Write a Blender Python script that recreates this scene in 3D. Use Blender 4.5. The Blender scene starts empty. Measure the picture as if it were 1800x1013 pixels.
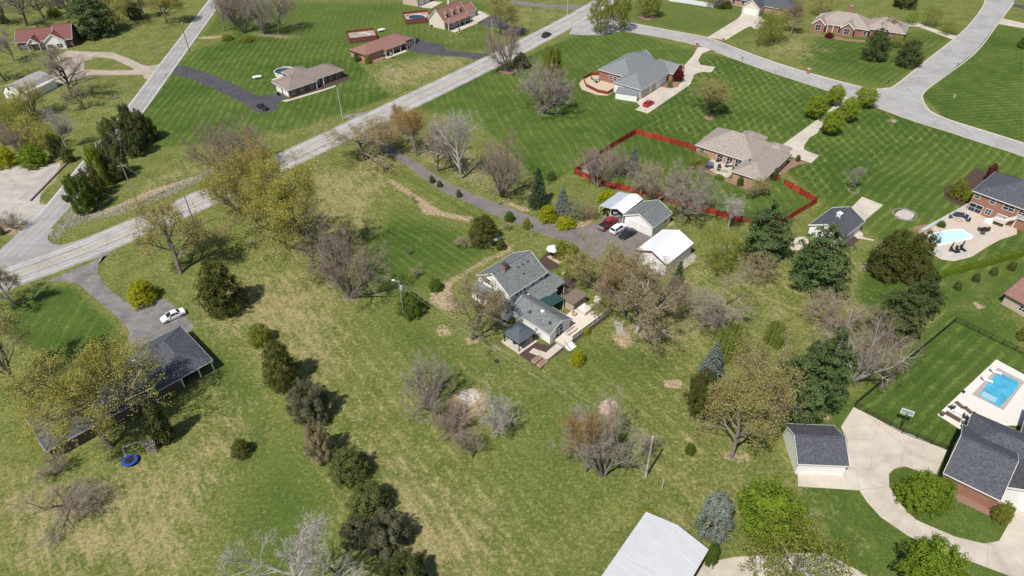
import bpy, bmesh, math, random
import numpy as np
from mathutils import Vector, Matrix, noise as mnoise
R = math.radians
SC = bpy.context.scene
COL = SC.collection

# ------------------------------------------------------------------ camera, sky, sun, exposure
CH, FPX, PITCH, ROLL = 90.0, 1200.0, 39.0, -1.0          # height, focal length in px of an 1800 px frame
_p, _r = R(PITCH), R(ROLL)
FW = np.array([0, math.cos(_p), -math.sin(_p)]); _rt = np.array([1.0, 0, 0]); _up = np.cross(_rt, FW)
RT = _rt * math.cos(_r) + _up * math.sin(_r); UP = -_rt * math.sin(_r) + _up * math.cos(_r)
cam = bpy.data.cameras.new('camera'); camo = bpy.data.objects.new('camera', cam); COL.objects.link(camo)
cam.sensor_width = 36; cam.lens = FPX * 36 / 1800; cam.clip_end = 4000; cam.clip_start = 1
camo.matrix_world = Matrix(((RT[0], UP[0], -FW[0], 0), (RT[1], UP[1], -FW[1], 0), (RT[2], UP[2], -FW[2], CH), (0, 0, 0, 1)))
SC.camera = camo
SUN_EL, SUN_AZ = 57.0, 235.0                               # azimuth of the sun, degrees from +x
world = bpy.data.worlds.new('World'); SC.world = world; world.use_nodes = True
_n = world.node_tree.nodes; _n.clear()
_sky = _n.new('ShaderNodeTexSky'); _sky.sky_type = 'NISHITA'; _sky.sun_disc = False
_sky.sun_elevation = R(SUN_EL); _sky.sun_rotation = R(90 - SUN_AZ)
_bg = _n.new('ShaderNodeBackground'); _bg.inputs[1].default_value = 0.09
_wo = _n.new('ShaderNodeOutputWorld')
world.node_tree.links.new(_sky.outputs[0], _bg.inputs[0]); world.node_tree.links.new(_bg.outputs[0], _wo.inputs[0])
sun = bpy.data.lights.new('sun', 'SUN'); sun.energy = 4.5; sun.angle = R(0.6); sun.color = (1, 0.945, 0.86)
suno = bpy.data.objects.new('sun', sun); COL.objects.link(suno)
_sd = Vector((math.cos(R(SUN_AZ)) * math.cos(R(SUN_EL)), math.sin(R(SUN_AZ)) * math.cos(R(SUN_EL)), math.sin(R(SUN_EL))))
suno.rotation_euler = _sd.to_track_quat('Z', 'Y').to_euler(); suno.location = (0, 0, 120)
vs = SC.view_settings; vs.view_transform = 'Standard'; vs.look = 'None'; vs.gamma = 1; vs.exposure = 0.25; vs.use_curve_mapping = False
SC.display_settings.display_device = 'sRGB'

# ------------------------------------------------------------------ photo pixels -> world
TILES = {90: (800, 420, 4.2214), 91: (980, 320, 5.627), 92: (1190, 210, 7.2), 93: (1590, 270, 5.067), 94: (1620, 620, 3.268), 95: (60, 540, 3.376)}
for r_ in range(4):
    for c_ in range(4):
        TILES[r_ * 10 + c_] = (c_ * 450, (0, 254, 508, 759)[r_], 3.989)
def px(p):
    if len(p) == 3:
        ox, oy, s = TILES[p[0]]
        return ox + p[1] / s, oy + p[2] / s
    return p
def G(p, z=0.0):
    """pixel of the photograph -> point on the level z"""
    x, y = px(p)
    d = FW * FPX + RT * (x - 900) - UP * (y - 506.5)
    t = (CH - z) / -d[2]
    return Vector((d[0] * t, d[1] * t, z))
def proj(P):
    v = np.array([P[0], P[1], P[2] - CH]); k = FPX / (v @ FW)
    return 900 + (v @ RT) * k, 506.5 - (v @ UP) * k
def mpp(P):
    return (np.array([P[0], P[1], P[2] - CH]) @ FW) / FPX     # metres per photo pixel at P
def top_h(base, topy):
    g = G(base); lo, hi = 0.0, 60.0
    for _ in range(40):
        m = (lo + hi) / 2
        if proj((g.x, g.y, m))[1] > topy: lo = m
        else: hi = m
    return lo

# ------------------------------------------------------------------ materials
MATS = {}
def mat(name, col, rough=0.8, spec=0.3, var=0.12, scale=3.0, metal=0.0, bump=0.0, bscale=40.0, col2=None, detail=6.0, coord='Object'):
    """plain painted / weathered surface: base colour with two octaves of mottling and a little relief"""
    if name in MATS: return MATS[name]
    m = bpy.data.materials.new(name); m.use_nodes = True; nt = m.node_tree; N = nt.nodes; L = nt.links
    b = N['Principled BSDF']; b.inputs['Roughness'].default_value = rough; b.inputs['Metallic'].default_value = metal
    b.inputs['Specular IOR Level'].default_value = spec
    tc = N.new('ShaderNodeTexCoord'); nz = N.new('ShaderNodeTexNoise'); nz.inputs['Scale'].default_value = scale; nz.inputs['Detail'].default_value = detail
    nz.inputs['Roughness'].default_value = 0.65
    L.new(tc.outputs[coord], nz.inputs['Vector'])
    rp = N.new('ShaderNodeValToRGB'); rp.color_ramp.elements[0].position = 0.3; rp.color_ramp.elements[1].position = 0.7
    c2 = col2 if col2 else tuple(min(1, c * (1 + var)) for c in col)
    c1 = tuple(c * (1 - var) for c in col) if not col2 else col
    rp.color_ramp.elements[0].color = (*c1, 1); rp.color_ramp.elements[1].color = (*c2, 1)
    L.new(nz.outputs['Fac'], rp.inputs[0]); L.new(rp.outputs[0], b.inputs['Base Color'])
    if bump > 0:
        n2 = N.new('ShaderNodeTexNoise'); n2.inputs['Scale'].default_value = bscale; n2.inputs['Detail'].default_value = 4
        L.new(tc.outputs[coord], n2.inputs['Vector'])
        bp = N.new('ShaderNodeBump'); bp.inputs['Strength'].default_value = bump; bp.inputs['Distance'].default_value = 0.05
        L.new(n2.outputs['Fac'], bp.inputs['Height']); L.new(bp.outputs[0], b.inputs['Normal'])
    MATS[name] = m
    return m
def glass(name, col=(0.02, 0.03, 0.045), rough=0.08):
    if name in MATS: return MATS[name]
    m = mat(name, col, rough, 0.6, 0.15, 0.6); return m
def roofmat(name, a, b, c=None):
    """asphalt shingles: tabs of mixed tone laid in courses"""
    if name in MATS: return MATS[name]
    m = bpy.data.materials.new(name); m.use_nodes = True; nt = m.node_tree; N = nt.nodes; L = nt.links
    bs = N['Principled BSDF']; bs.inputs['Roughness'].default_value = 0.9; bs.inputs['Specular IOR Level'].default_value = 0.2
    tc = N.new('ShaderNodeTexCoord')
    vo = N.new('ShaderNodeTexVoronoi'); vo.inputs['Scale'].default_value = 6.5; L.new(tc.outputs['Object'], vo.inputs['Vector'])
    sp = N.new('ShaderNodeSeparateColor'); L.new(vo.outputs['Color'], sp.inputs[0])
    nz = N.new('ShaderNodeTexNoise'); nz.inputs['Scale'].default_value = 0.5; nz.inputs['Detail'].default_value = 5; L.new(tc.outputs['Object'], nz.inputs['Vector'])
    mx = N.new('ShaderNodeMix'); mx.data_type = 'RGBA'; mx.inputs[6].default_value = (*a, 1); mx.inputs[7].default_value = (*b, 1)
    rp = N.new('ShaderNodeMath'); rp.operation = 'MULTIPLY_ADD'; rp.inputs[1].default_value = 0.85; L.new(sp.outputs[0], rp.inputs[0])
    ms = N.new('ShaderNodeMath'); ms.operation = 'MULTIPLY'; ms.inputs[1].default_value = 0.28; L.new(nz.outputs['Fac'], ms.inputs[0]); L.new(ms.outputs[0], rp.inputs[2])
    L.new(rp.outputs[0], mx.inputs[0]); L.new(mx.outputs[2], bs.inputs['Base Color'])
    wv = N.new('ShaderNodeTexWave'); wv.wave_type = 'BANDS'; wv.bands_direction = 'Z'; wv.wave_profile = 'SAW'; wv.inputs['Scale'].default_value = 2.2
    L.new(tc.outputs['Object'], wv.inputs['Vector'])
    bp = N.new('ShaderNodeBump'); bp.inputs['Strength'].default_value = 0.35; bp.inputs['Distance'].default_value = 0.03
    L.new(wv.outputs['Fac'], bp.inputs['Height']); L.new(bp.outputs[0], bs.inputs['Normal'])
    MATS[name] = m
    return m
def brickmat(name, c1, c2, mortar):
    if name in MATS: return MATS[name]
    m = bpy.data.materials.new(name); m.use_nodes = True; nt = m.node_tree; N = nt.nodes; L = nt.links
    bs = N['Principled BSDF']; bs.inputs['Roughness'].default_value = 0.9
    tc = N.new('ShaderNodeTexCoord'); sx = N.new('ShaderNodeSeparateXYZ'); L.new(tc.outputs['Object'], sx.inputs[0])
    ad = N.new('ShaderNodeMath'); ad.operation = 'ADD'; L.new(sx.outputs[0], ad.inputs[0]); L.new(sx.outputs[1], ad.inputs[1])
    cb = N.new('ShaderNodeCombineXYZ'); L.new(ad.outputs[0], cb.inputs[0]); L.new(sx.outputs[2], cb.inputs[1])
    br = N.new('ShaderNodeTexBrick'); br.inputs['Scale'].default_value = 1; br.inputs['Brick Width'].default_value = 0.3; br.inputs['Row Height'].default_value = 0.1
    br.inputs['Mortar Size'].default_value = 0.012; br.inputs['Color1'].default_value = (*c1, 1); br.inputs['Color2'].default_value = (*c2, 1); br.inputs['Mortar'].default_value = (*mortar, 1)
    L.new(cb.outputs[0], br.inputs['Vector'])
    nz = N.new('ShaderNodeTexNoise'); nz.inputs['Scale'].default_value = 0.8; L.new(tc.outputs['Object'], nz.inputs['Vector'])
    mx = N.new('ShaderNodeMix'); mx.data_type = 'RGBA'; mx.blend_type = 'MULTIPLY'; mx.inputs[0].default_value = 0.5
    L.new(br.outputs['Color'], mx.inputs[6]); rp = N.new('ShaderNodeValToRGB'); rp.color_ramp.elements[0].color = (.6, .6, .6, 1); L.new(nz.outputs['Fac'], rp.inputs[0]); L.new(rp.outputs[0], mx.inputs[7])
    L.new(mx.outputs[2], bs.inputs['Base Color'])
    MATS[name] = m
    return m
def sidingmat(name, col, pitch=0.2, vertical=False):
    if name in MATS: return MATS[name]
    m = mat(name, col, 0.6, 0.3, 0.05, 0.8); nt = m.node_tree; N = nt.nodes; L = nt.links
    tc = N.new('ShaderNodeTexCoord'); wv = N.new('ShaderNodeTexWave'); wv.wave_profile = 'SAW'; wv.bands_direction = 'X' if vertical else 'Z'
    wv.inputs['Scale'].default_value = 0.314 / pitch
    L.new(tc.outputs['Object'], wv.inputs['Vector'])
    bp = N.new('ShaderNodeBump'); bp.inputs['Strength'].default_value = 0.5; bp.inputs['Distance'].default_value = 0.03
    L.new(wv.outputs['Fac'], bp.inputs['Height']); L.new(bp.outputs[0], N['Principled BSDF'].inputs['Normal'])
    return m

def metalroof(name, col, axis):
    """sheet metal with standing seams every 0.9 m and faint run-off streaks"""
    if name in MATS: return MATS[name]
    m = mat(name, col, .38, .5, .05, .5); nt = m.node_tree; N = nt.nodes; L = nt.links; b = N['Principled BSDF']; src = b.inputs['Base Color'].links[0].from_socket
    tc = N.new('ShaderNodeTexCoord'); sx = N.new('ShaderNodeSeparateXYZ'); L.new(tc.outputs['Object'], sx.inputs[0])
    pp = N.new('ShaderNodeMath'); pp.operation = 'PINGPONG'; pp.inputs[1].default_value = .45; L.new(sx.outputs[axis], pp.inputs[0])
    mr = N.new('ShaderNodeMapRange'); mr.inputs[1].default_value = 0; mr.inputs[2].default_value = .07; mr.inputs[3].default_value = .91; mr.inputs[4].default_value = 1; L.new(pp.outputs[0], mr.inputs[0])
    mp = N.new('ShaderNodeMapping'); mp.inputs['Scale'].default_value = (2.5, .25, .25) if axis == 0 else (.25, 2.5, .25); L.new(tc.outputs['Object'], mp.inputs[0])
    nz = N.new('ShaderNodeTexNoise'); nz.inputs['Scale'].default_value = 1; nz.inputs['Detail'].default_value = 4; L.new(mp.outputs[0], nz.inputs['Vector'])
    m2 = N.new('ShaderNodeMapRange'); m2.inputs[1].default_value = .3; m2.inputs[2].default_value = .7; m2.inputs[3].default_value = .94; m2.inputs[4].default_value = 1.04; L.new(nz.outputs['Fac'], m2.inputs[0])
    mu = N.new('ShaderNodeMath'); mu.operation = 'MULTIPLY'; L.new(mr.outputs[0], mu.inputs[0]); L.new(m2.outputs[0], mu.inputs[1])
    q = N.new('ShaderNodeVectorMath'); q.operation = 'SCALE'; L.new(src, q.inputs[0]); L.new(mu.outputs[0], q.inputs['Scale']); L.new(q.outputs[0], b.inputs['Base Color'])
    return m

# ------------------------------------------------------------------ mesh helpers
class MB:
    def __init__(s): s.v = []; s.f = []
    def add(s, vs, fs):
        o = len(s.v); s.v += [tuple(v) for v in vs]; s.f += [tuple(i + o for i in f) for f in fs]; return s
    def box(s, x0, x1, y0, y1, z0, z1):
        return s.add([(x0, y0, z0), (x1, y0, z0), (x1, y1, z0), (x0, y1, z0), (x0, y0, z1), (x1, y0, z1), (x1, y1, z1), (x0, y1, z1)],
                     [(3, 2, 1, 0), (4, 5, 6, 7), (0, 1, 5, 4), (1, 2, 6, 5), (2, 3, 7, 6), (3, 0, 4, 7)])
    def obox(s, c, u, w, l, z0, z1):
        """box standing on z0..z1, centre c, axis u (2-D), width w across, length l along"""
        u = Vector((u[0], u[1])).normalized(); n = Vector((-u.y, u.x)); c = Vector((c[0], c[1]))
        q = [c - u * l / 2 - n * w / 2, c + u * l / 2 - n * w / 2, c + u * l / 2 + n * w / 2, c - u * l / 2 + n * w / 2]
        return s.prism([(p.x, p.y) for p in q], z0, z1)
    def prism(s, poly, z0, z1):
        n = len(poly)
        a = sum(poly[i][0] * poly[(i + 1) % n][1] - poly[(i + 1) % n][0] * poly[i][1] for i in range(n))
        if a < 0: poly = poly[::-1]
        return s.add([(p[0], p[1], z0) for p in poly] + [(p[0], p[1], z1) for p in poly],
                     [tuple(range(n - 1, -1, -1)), tuple(range(n, 2 * n))] + [(i, (i + 1) % n, n + (i + 1) % n, n + i) for i in range(n)])
    def tube(s, pts, rad, n=6, cap=True):
        pts = [Vector(p) for p in pts]; rad = rad if isinstance(rad, (list, tuple)) else [rad] * len(pts); o = len(s.v)
        for i, p in enumerate(pts):
            d = (pts[min(i + 1, len(pts) - 1)] - pts[max(i - 1, 0)]).normalized()
            a = Vector((0, 0, 1)) if abs(d.z) < 0.9 else Vector((1, 0, 0))
            e1 = d.cross(a).normalized(); e2 = d.cross(e1)
            for k in range(n):
                t = 2 * math.pi * k / n; s.v.append(tuple(p + (e1 * math.cos(t) + e2 * math.sin(t)) * rad[i]))
        for i in range(len(pts) - 1):
            for k in range(n):
                a = o + i * n + k; b = o + i * n + (k + 1) % n; s.f.append((a, b, b + n, a + n))
        if cap:
            s.f.append(tuple(o + k for k in range(n - 1, -1, -1))); e = o + (len(pts) - 1) * n; s.f.append(tuple(e + k for k in range(n)))
        return s
    def cyl(s, x, y, z0, z1, r, n=12, r2=None):
        return s.tube([(x, y, z0), (x, y, z1)], [r, r if r2 is None else r2], n)
    def lathe(s, prof, c=(0, 0, 0), n=16):
        o = len(s.v); m = len(prof)
        for k in range(n):
            t = 2 * math.pi * k / n
            for r, z in prof: s.v.append((c[0] + r * math.cos(t), c[1] + r * math.sin(t), c[2] + z))
        for k in range(n):
            for j in range(m - 1):
                a = o + k * m + j; b = o + ((k + 1) % n) * m + j; s.f.append((a, b, b + 1, a + 1))
        return s
    def loft(s, rings, cap=True):
        o = len(s.v); n = len(rings[0])
        for r in rings: s.v += [tuple(p) for p in r]
        for i in range(len(rings) - 1):
            for k in range(n):
                a = o + i * n + k; b = o + i * n + (k + 1) % n; s.f.append((a, b, b + n, a + n))
        if cap:
            s.f.append(tuple(o + k for k in range(n - 1, -1, -1))); e = o + (len(rings) - 1) * n; s.f.append(tuple(e + k for k in range(n)))
        return s
    def mesh(s, name, fix=True):
        me = bpy.data.meshes.new(name); me.from_pydata(s.v, [], s.f); me.update()
        if fix:
            bm = bmesh.new(); bm.from_mesh(me); bmesh.ops.recalc_face_normals(bm, faces=bm.faces); bm.to_mesh(me); bm.free()
        return me
    def build(s, name, m, parent=None, smooth=False, fix=True):
        me = s.mesh(name, fix)
        return link(name, me, m, parent, smooth)
def link(name, me, m, parent=None, smooth=False):
    o = bpy.data.objects.new(name, me); COL.objects.link(o)
    if m is not None and len(me.materials) == 0: me.materials.append(m)
    if smooth: me.polygons.foreach_set('use_smooth', [True] * len(me.polygons))
    if parent: o.parent = parent
    return o
def tag(o, label=None, cat=None, group=None, kind=None):
    if label: o['label'] = label
    if cat: o['category'] = cat
    if group: o['group'] = group
    if kind: o['kind'] = kind
    return o
def thing(name, label, cat, loc=(0, 0, 0), rz=0.0, group=None):
    e = bpy.data.objects.new(name, None); COL.objects.link(e); e.location = loc; e.rotation_euler = (0, 0, rz); e.empty_display_size = 0.3
    return tag(e, label, cat, group)
def copy_tree(o, parent=None):
    c = o.copy(); COL.objects.link(c); c.parent = parent
    for ch in o.children: copy_tree(ch, c)
    return c
def smooth_pts(P, k=6, closed=False):
    """Catmull-Rom through 2-D points"""
    P = [Vector((p[0], p[1])) for p in P]; n = len(P); out = []
    rng = range(n) if closed else range(n - 1)
    for i in rng:
        p0 = P[(i - 1) % n] if closed or i > 0 else P[0] * 2 - P[1]
        p1 = P[i]; p2 = P[(i + 1) % n]
        p3 = P[(i + 2) % n] if closed or i + 2 < n else P[-1] * 2 - P[-2]
        for j in range(k):
            t = j / k
            out.append(0.5 * ((2 * p1) + (p2 - p0) * t + (2 * p0 - 5 * p1 + 4 * p2 - p3) * t * t + (3 * p1 - p0 - 3 * p2 + p3) * t ** 3))
    if not closed: out.append(P[-1])
    return out
def sheet(name, poly, z, m, thick=0.0, parent=None, kind='structure', label=None):
    """flat polygon in world coordinates, triangulated, optionally with an edge going down"""
    bm = bmesh.new(); vs_ = [bm.verts.new((p[0], p[1], z)) for p in poly]
    f = bm.faces.new(vs_); f.normal_update()
    if f.normal.z < 0: f.normal_flip()
    if thick:
        r = bmesh.ops.extrude_edge_only(bm, edges=list(bm.edges))
        for v in r['geom']:
            if isinstance(v, bmesh.types.BMVert): v.co.z -= thick
    bmesh.ops.triangulate(bm, faces=[q for q in bm.faces if len(q.verts) > 4])
    me = bpy.data.meshes.new(name); bm.to_mesh(me); bm.free()
    o = link(name, me, m, parent)
    if parent is None: tag(o, kind=kind, label=label)
    return o
def pxpoly(P, k=0, z=0):
    W = [(g.x, g.y) for g in (G(p, z) for p in P)]
    return smooth_pts(W, k, True) if k else W
def offset_line(pts, d):
    out = []
    for i, p in enumerate(pts):
        a = pts[max(i - 1, 0)]; b = pts[min(i + 1, len(pts) - 1)]; t = (b - a).normalized(); out.append(p + Vector((-t.y, t.x)) * d)
    return out
def strip(name, pts, half, z, m, parent=None, off=0.0, kind='structure'):
    """ribbon along 2-D points, uv = metres along, metres across"""
    a = offset_line(pts, off - half); b = offset_line(pts, off + half); n = len(pts)
    me = bpy.data.meshes.new(name)
    me.from_pydata([(p.x, p.y, z) for p in a] + [(p.x, p.y, z) for p in b], [], [(i, i + 1, n + i + 1, n + i) for i in range(n - 1)])
    d = [0.0]
    for i in range(1, n): d.append(d[-1] + (pts[i] - pts[i - 1]).length)
    uv = me.uv_layers.new(name='uv')
    for lp in me.loops:
        i = lp.vertex_index; uv.data[lp.index].uv = (d[i % n], off - half if i < n else off + half)
    me.update(); o = link(name, me, m, parent)
    if parent is None: tag(o, kind=kind)
    return o

# ================================================================== GROUND
def poly_soft(X, Y, P, s):
    """1 inside a pixel polygon, fading over s px across its edge"""
    P = np.array([px(p) for p in P], float); n = len(P)
    ins = np.zeros(X.shape, bool); d = np.full(X.shape, 1e9)
    for i in range(n):
        x0, y0 = P[i]; x1, y1 = P[(i + 1) % n]
        c = ((y0 > Y) != (y1 > Y)) & (X < (x1 - x0) * (Y - y0) / (y1 - y0 + 1e-9) + x0); ins ^= c
        t = np.clip(((X - x0) * (x1 - x0) + (Y - y0) * (y1 - y0)) / ((x1 - x0) ** 2 + (y1 - y0) ** 2 + 1e-9), 0, 1)
        d = np.minimum(d, np.hypot(X - x0 - t * (x1 - x0), Y - y0 - t * (y1 - y0)))
    sd = np.where(ins, d, -d)
    return np.clip(sd / s * 0.5 + 0.5, 0, 1)
def ell(X, Y, c, rx, ry, rot=0, s=0.35):
    c = px(c); a = R(rot); dx = X - c[0]; dy = Y - c[1]
    u = (dx * math.cos(a) + dy * math.sin(a)) / rx; v = (-dx * math.sin(a) + dy * math.cos(a)) / ry
    return np.clip((1 - np.hypot(u, v)) / s * 0.5 + 0.5, 0, 1)
def axis(lo, hi, step, far):
    a = list(np.arange(lo, hi + 1e-6, step)); e = step; L_ = []; Rr = []; l, h = lo, hi
    while l > -far: e *= 1.7; l -= e; L_.append(l)
    e = step
    while h < far: e *= 1.7; h += e; Rr.append(h)
    return np.array(L_[::-1] + a + Rr)
GXs = axis(-250, 240, 1.1, 1500); GYs = axis(30, 340, 1.1, 1500)
gx, gy = np.meshgrid(GXs, GYs)
_vf = np.stack([gx, gy, np.full(gx.shape, -CH)], -1)
_dep = np.maximum(_vf @ FW, 5.0); PX = 900 + (_vf @ RT) / _dep * FPX; PY = 506.5 - (_vf @ UP) / _dep * FPX
def Z(P, s=10): return poly_soft(PX, PY, P, s)
def EL(c, rx, ry, rot=0, s=0.5): return ell(PX, PY, c, rx, ry, rot, s)
mx_ = np.maximum
field = Z([(690, 196), (760, 166), (1040, 52), (1118, 60), (1240, 96), (1300, 112), (1225, 255), (1120, 228), (1005, 300), (960, 330), (900, 270), (840, 215), (760, 195)], 6)
cross = Z([(1225, 100), (1300, 105), (1460, 160), (1540, 190), (1640, 225), (1500, 330), (1440, 350), (1380, 300), (1220, 250), (1120, 225), (1160, 195)], 8)
rlawn = Z([(1640, 220), (1800, 270), (1800, 480), (1640, 480), (1520, 400), (1430, 380), (1500, 300)], 12)
ranch = Z([(300, 118), (345, 88), (420, 64), (600, 80), (640, 120), (690, 170), (560, 215), (500, 232), (400, 250), (280, 260), (245, 205)], 8)
ranchN = Z([(395, 0), (900, 0), (860, 90), (700, 110), (520, 70), (400, 60), (350, 70)], 10)
fyard = Z([(1010, 300), (1117, 230), (1225, 262), (1390, 320), (1434, 350), (1370, 395), (1300, 385), (1075, 328)], 4)
topr = Z([(1620, 166), (1655, 142), (1752, 43), (1800, 52), (1800, 252), (1660, 208)], 5)
h8lawn = Z([(1440, 60), (1700, 50), (1575, 150), (1540, 156), (1430, 130), (1390, 100)], 14)
topc = Z([(1110, 40), (1110, 0), (1330, 0), (1400, 30), (1300, 75), (1240, 66)], 8)
brl = Z([(1503, 714), (1678, 562), (1800, 622), (1800, 720), (1660, 785)], 4)
brs = mx_(Z([(1380, 730), (1500, 690), (1660, 540), (1720, 520), (1800, 560), (1800, 1100), (1420, 1100), (1400, 980), (1400, 850)], 20), Z([(1520, 440), (1800, 430), (1800, 560), (1680, 545), (1540, 600), (1500, 520)], 16))
leftl = Z([(60, 505), (130, 500), (228, 598), (215, 620), (110, 640), (20, 600), (20, 540)], 10)
lush = np.clip(field + cross + rlawn + fyard + topr + brl + .95 * ranch + .62 * ranchN + .75 * h8lawn + .55 * topc + .7 * brs + .75 * leftl
     + .8 * EL((500, 900), 95, 170, 10, 1.2) + .7 * EL((390, 640), 30, 100, -25, 1.0) + .55 * EL((720, 590), 130, 60, 45, 1.0) + .75 * Z([(655, 415), (690, 360), (830, 400), (880, 440), (780, 505), (700, 500), (640, 460)], 30)
     + .5 * EL((1000, 700), 140, 90, 30, 1.2) + .5 * EL((1320, 560), 60, 60, 0, 1.0) + .45 * EL((1150, 640), 130, 40, 20, 1.2) + .6 * Z([(700, 290), (860, 390), (845, 400), (770, 350), (700, 310)], 8) + .4 * EL((930, 900), 200, 130, 20, 1.0)
     + .45 * EL((130, 120), 120, 60, 0, 1.0) + .35 * EL((60, 260), 90, 40, 0, 1), 0, 1)
dry = np.clip(.75 * Z([(330, 470), (540, 440), (600, 520), (560, 620), (440, 600), (360, 590)], 60) + .55 * Z([(400, 560), (620, 560), (760, 820), (960, 1013), (700, 1050), (560, 820), (470, 700)], 90)
     + .95 * Z([(0, 830), (160, 840), (330, 780), (400, 700), (440, 760), (370, 870), (330, 1020), (0, 1020)], 60) + .9 * Z([(510, 290), (690, 290), (680, 340), (640, 410), (560, 420), (500, 380)], 30)
     + .9 * Z([(680, 112), (800, 95), (850, 112), (700, 158), (640, 150)], 14) + .8 * EL((1400, 88), 60, 22, 0, .9) + .65 * EL((1230, 500), 90, 60, 0, 1) + .7 * EL((1420, 540), 90, 60, 0, 1.2) + .6 * EL((1230, 690), 90, 80, 20, 1.2)
     + .55 * EL((870, 680), 120, 60, 10, 1.2) + .6 * Z([(270, 300), (400, 250), (520, 232), (390, 300), (290, 350), (170, 385)], 16) + .55 * EL((1130, 590), 80, 25, 0, 1) + .4 * Z([(0, 0), (300, 0), (220, 220), (0, 280)], 30)
     + .5 * EL((770, 940), 140, 90, 30, 1) + .6 * EL((950, 28), 70, 22, 0, 1) + .5 * EL((800, 65), 60, 20, 0, 1) + .6 * EL((700, 250), 50, 40, 30, 1) + .5 * EL((160, 680), 120, 60, 0, 1) + .6 * EL((1440, 910), 60, 100, -20, 1.2) + .55 * EL((1230, 880), 120, 70, 20, 1)
     + .5 * EL((1480, 460), 50, 30, 0, 1) + .5 * EL((1280, 30), 80, 14, 12, 1) + .45 * EL((1730, 530), 60, 24, 25, 1), 0, 1)
dirt = np.clip(Z([(672, 312), (690, 315), (745, 350), (780, 372), (832, 382), (828, 392), (770, 380), (745, 378), (728, 352), (690, 326)], 5) * .9
     + .9 * Z([(760, 500), (790, 505), (812, 545), (780, 548), (752, 530)], 8) + .75 * Z([(880, 415), (912, 440), (860, 462), (790, 505), (770, 500), (850, 455), (880, 440)], 8) + .8 * EL((780, 582), 20, 14, 0, .5) * .8 + .95 * EL((830, 598), 14, 8) + .55 * EL((872, 612), 12, 10)
     + .9 * EL((825, 705), 36, 24, -10, .4) + .55 * EL((815, 745), 40, 26, 0, .8) + .85 * EL((1184, 675), 17, 10, 0, .3) + .9 * EL((1069, 717), 17, 17, 0, .35)
     + .85 * Z([(240, 345), (262, 334), (355, 306), (362, 311), (300, 332), (225, 362), (160, 388), (150, 380)], 4) + .6 * Z([(330, 225), (600, 200), (640, 190), (560, 235), (480, 258)], 8) * .6 + .55 * EL((1125, 580), 70, 18, 20, .8) + .8 * EL((1093, 600), 20, 12, 30, .6)
     + .75 * Z([(0, 285), (115, 280), (100, 320), (70, 350), (85, 362), (60, 385), (0, 395)], 8) + .85 * EL((20, 400), 40, 14, 0, .4) + .6 * EL((480, 63), 60, 6, 4, .8) + .8 * EL((370, 66), 30, 3, -3, .6) + .5 * Z([(830, 255), (905, 350), (880, 355), (760, 300), (690, 262), (750, 240)], 12)
     + .6 * EL((46, 697), 18, 6) + .7 * EL((1295, 804), 45, 12, 10, .6) + .8 * EL((1250, 933), 20, 6) + .9 * EL((1437, 500), 34, 10, 0, .5) * .7 + .7 * EL((1395, 728), 20, 7) + .5 * EL((120, 600), 30, 20, 0, 1) * .0 + .5 * EL((756, 722), 14, 6) + .5 * EL((796, 760), 12, 5) + .5 * EL((874, 753), 10, 5) + .5 * EL((831, 806), 9, 4) + .55 * EL((45, 845), 60, 22, -8, 1) * .6
     + .4 * EL((550, 472), 22, 6) + .4 * EL((500, 445), 20, 8) + .5 * EL((615, 526), 14, 6) + .9 * EL((1720, 537), 14, 5, 25) + .9 * EL((1456, 735), 10, 6, 30) + .7 * EL((935, 338), 14, 8) + .8 * EL((913, 365), 30, 5, 20) + .75 * EL((1025, 392), 22, 8, -20) + .7 * EL((1178, 392), 10, 7)
     + .5 * EL((815, 400), 1, 1), 0, 1)
def pdir(a, b):
    d = G(b) - G(a); d = Vector((d.x, d.y)).normalized(); return (-d.y, d.x)
STRIPES = [  # (normal of the mowing direction, pass width m, amplitude map)
    (pdir((850, 160), (885, 222)), 2.4, field * .45),
    (pdir((479, 80), (455, 121)), 2.3, np.clip(ranch + .55 * leftl + .45 * ranchN, 0, 1) * .62),
    (pdir((1290, 131), (1358, 232)), 2.4, np.clip(cross + .6 * fyard + .7 * Z([(1560, 200), (1800, 275), (1750, 300), (1600, 260)], 8), 0, 1) * .75),
    (pdir((1304, 190), (1402, 134)), 2.2, np.clip(cross * .8 + rlawn * 1.0 + .6 * h8lawn, 0, 1) * .75),
    (pdir((1660, 152), (1800, 142)), 2.0, topr * .75),
    (pdir((1678, 562), (1501, 713)), 2.1, np.clip(brl + .75 * Z([(1500, 690), (1660, 540), (1700, 540), (1520, 720)], 6) + .5 * Z([(1540, 470), (1800, 440), (1800, 490), (1560, 560)], 12), 0, 1) * .7),
    (pdir((638, 558), (713, 658)), 2.6, np.clip(Z([(640, 540), (760, 600), (860, 760), (960, 960), (820, 1010), (560, 680)], 40) * .55 + .6 * Z([(1050, 560), (1250, 700), (1200, 850), (1000, 760), (900, 650)], 50) + .4 * Z([(880, 800), (1100, 860), (1050, 960), (900, 960)], 40), 0, 1) * .7),
    (pdir((680, 402), (763, 454)), 1.9, np.clip(Z([(655, 415), (690, 360), (830, 400), (880, 440), (780, 505), (700, 500), (640, 460)], 30) + Z([(700, 290), (860, 390), (845, 400), (770, 350), (700, 310)], 8) + .5 * Z([(1330, 460), (1500, 470), (1420, 560), (1330, 540)], 20), 0, 1) * .55),
]
nyg, nxg = gx.shape
me = bpy.data.meshes.new('ground')
gverts = np.stack([gx, gy, np.zeros(gx.shape)], -1).reshape(-1, 3)
ii = np.arange(nyg * nxg).reshape(nyg, nxg)
gfaces = np.stack([ii[:-1, :-1], ii[:-1, 1:], ii[1:, 1:], ii[1:, :-1]], -1).reshape(-1, 4)
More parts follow.
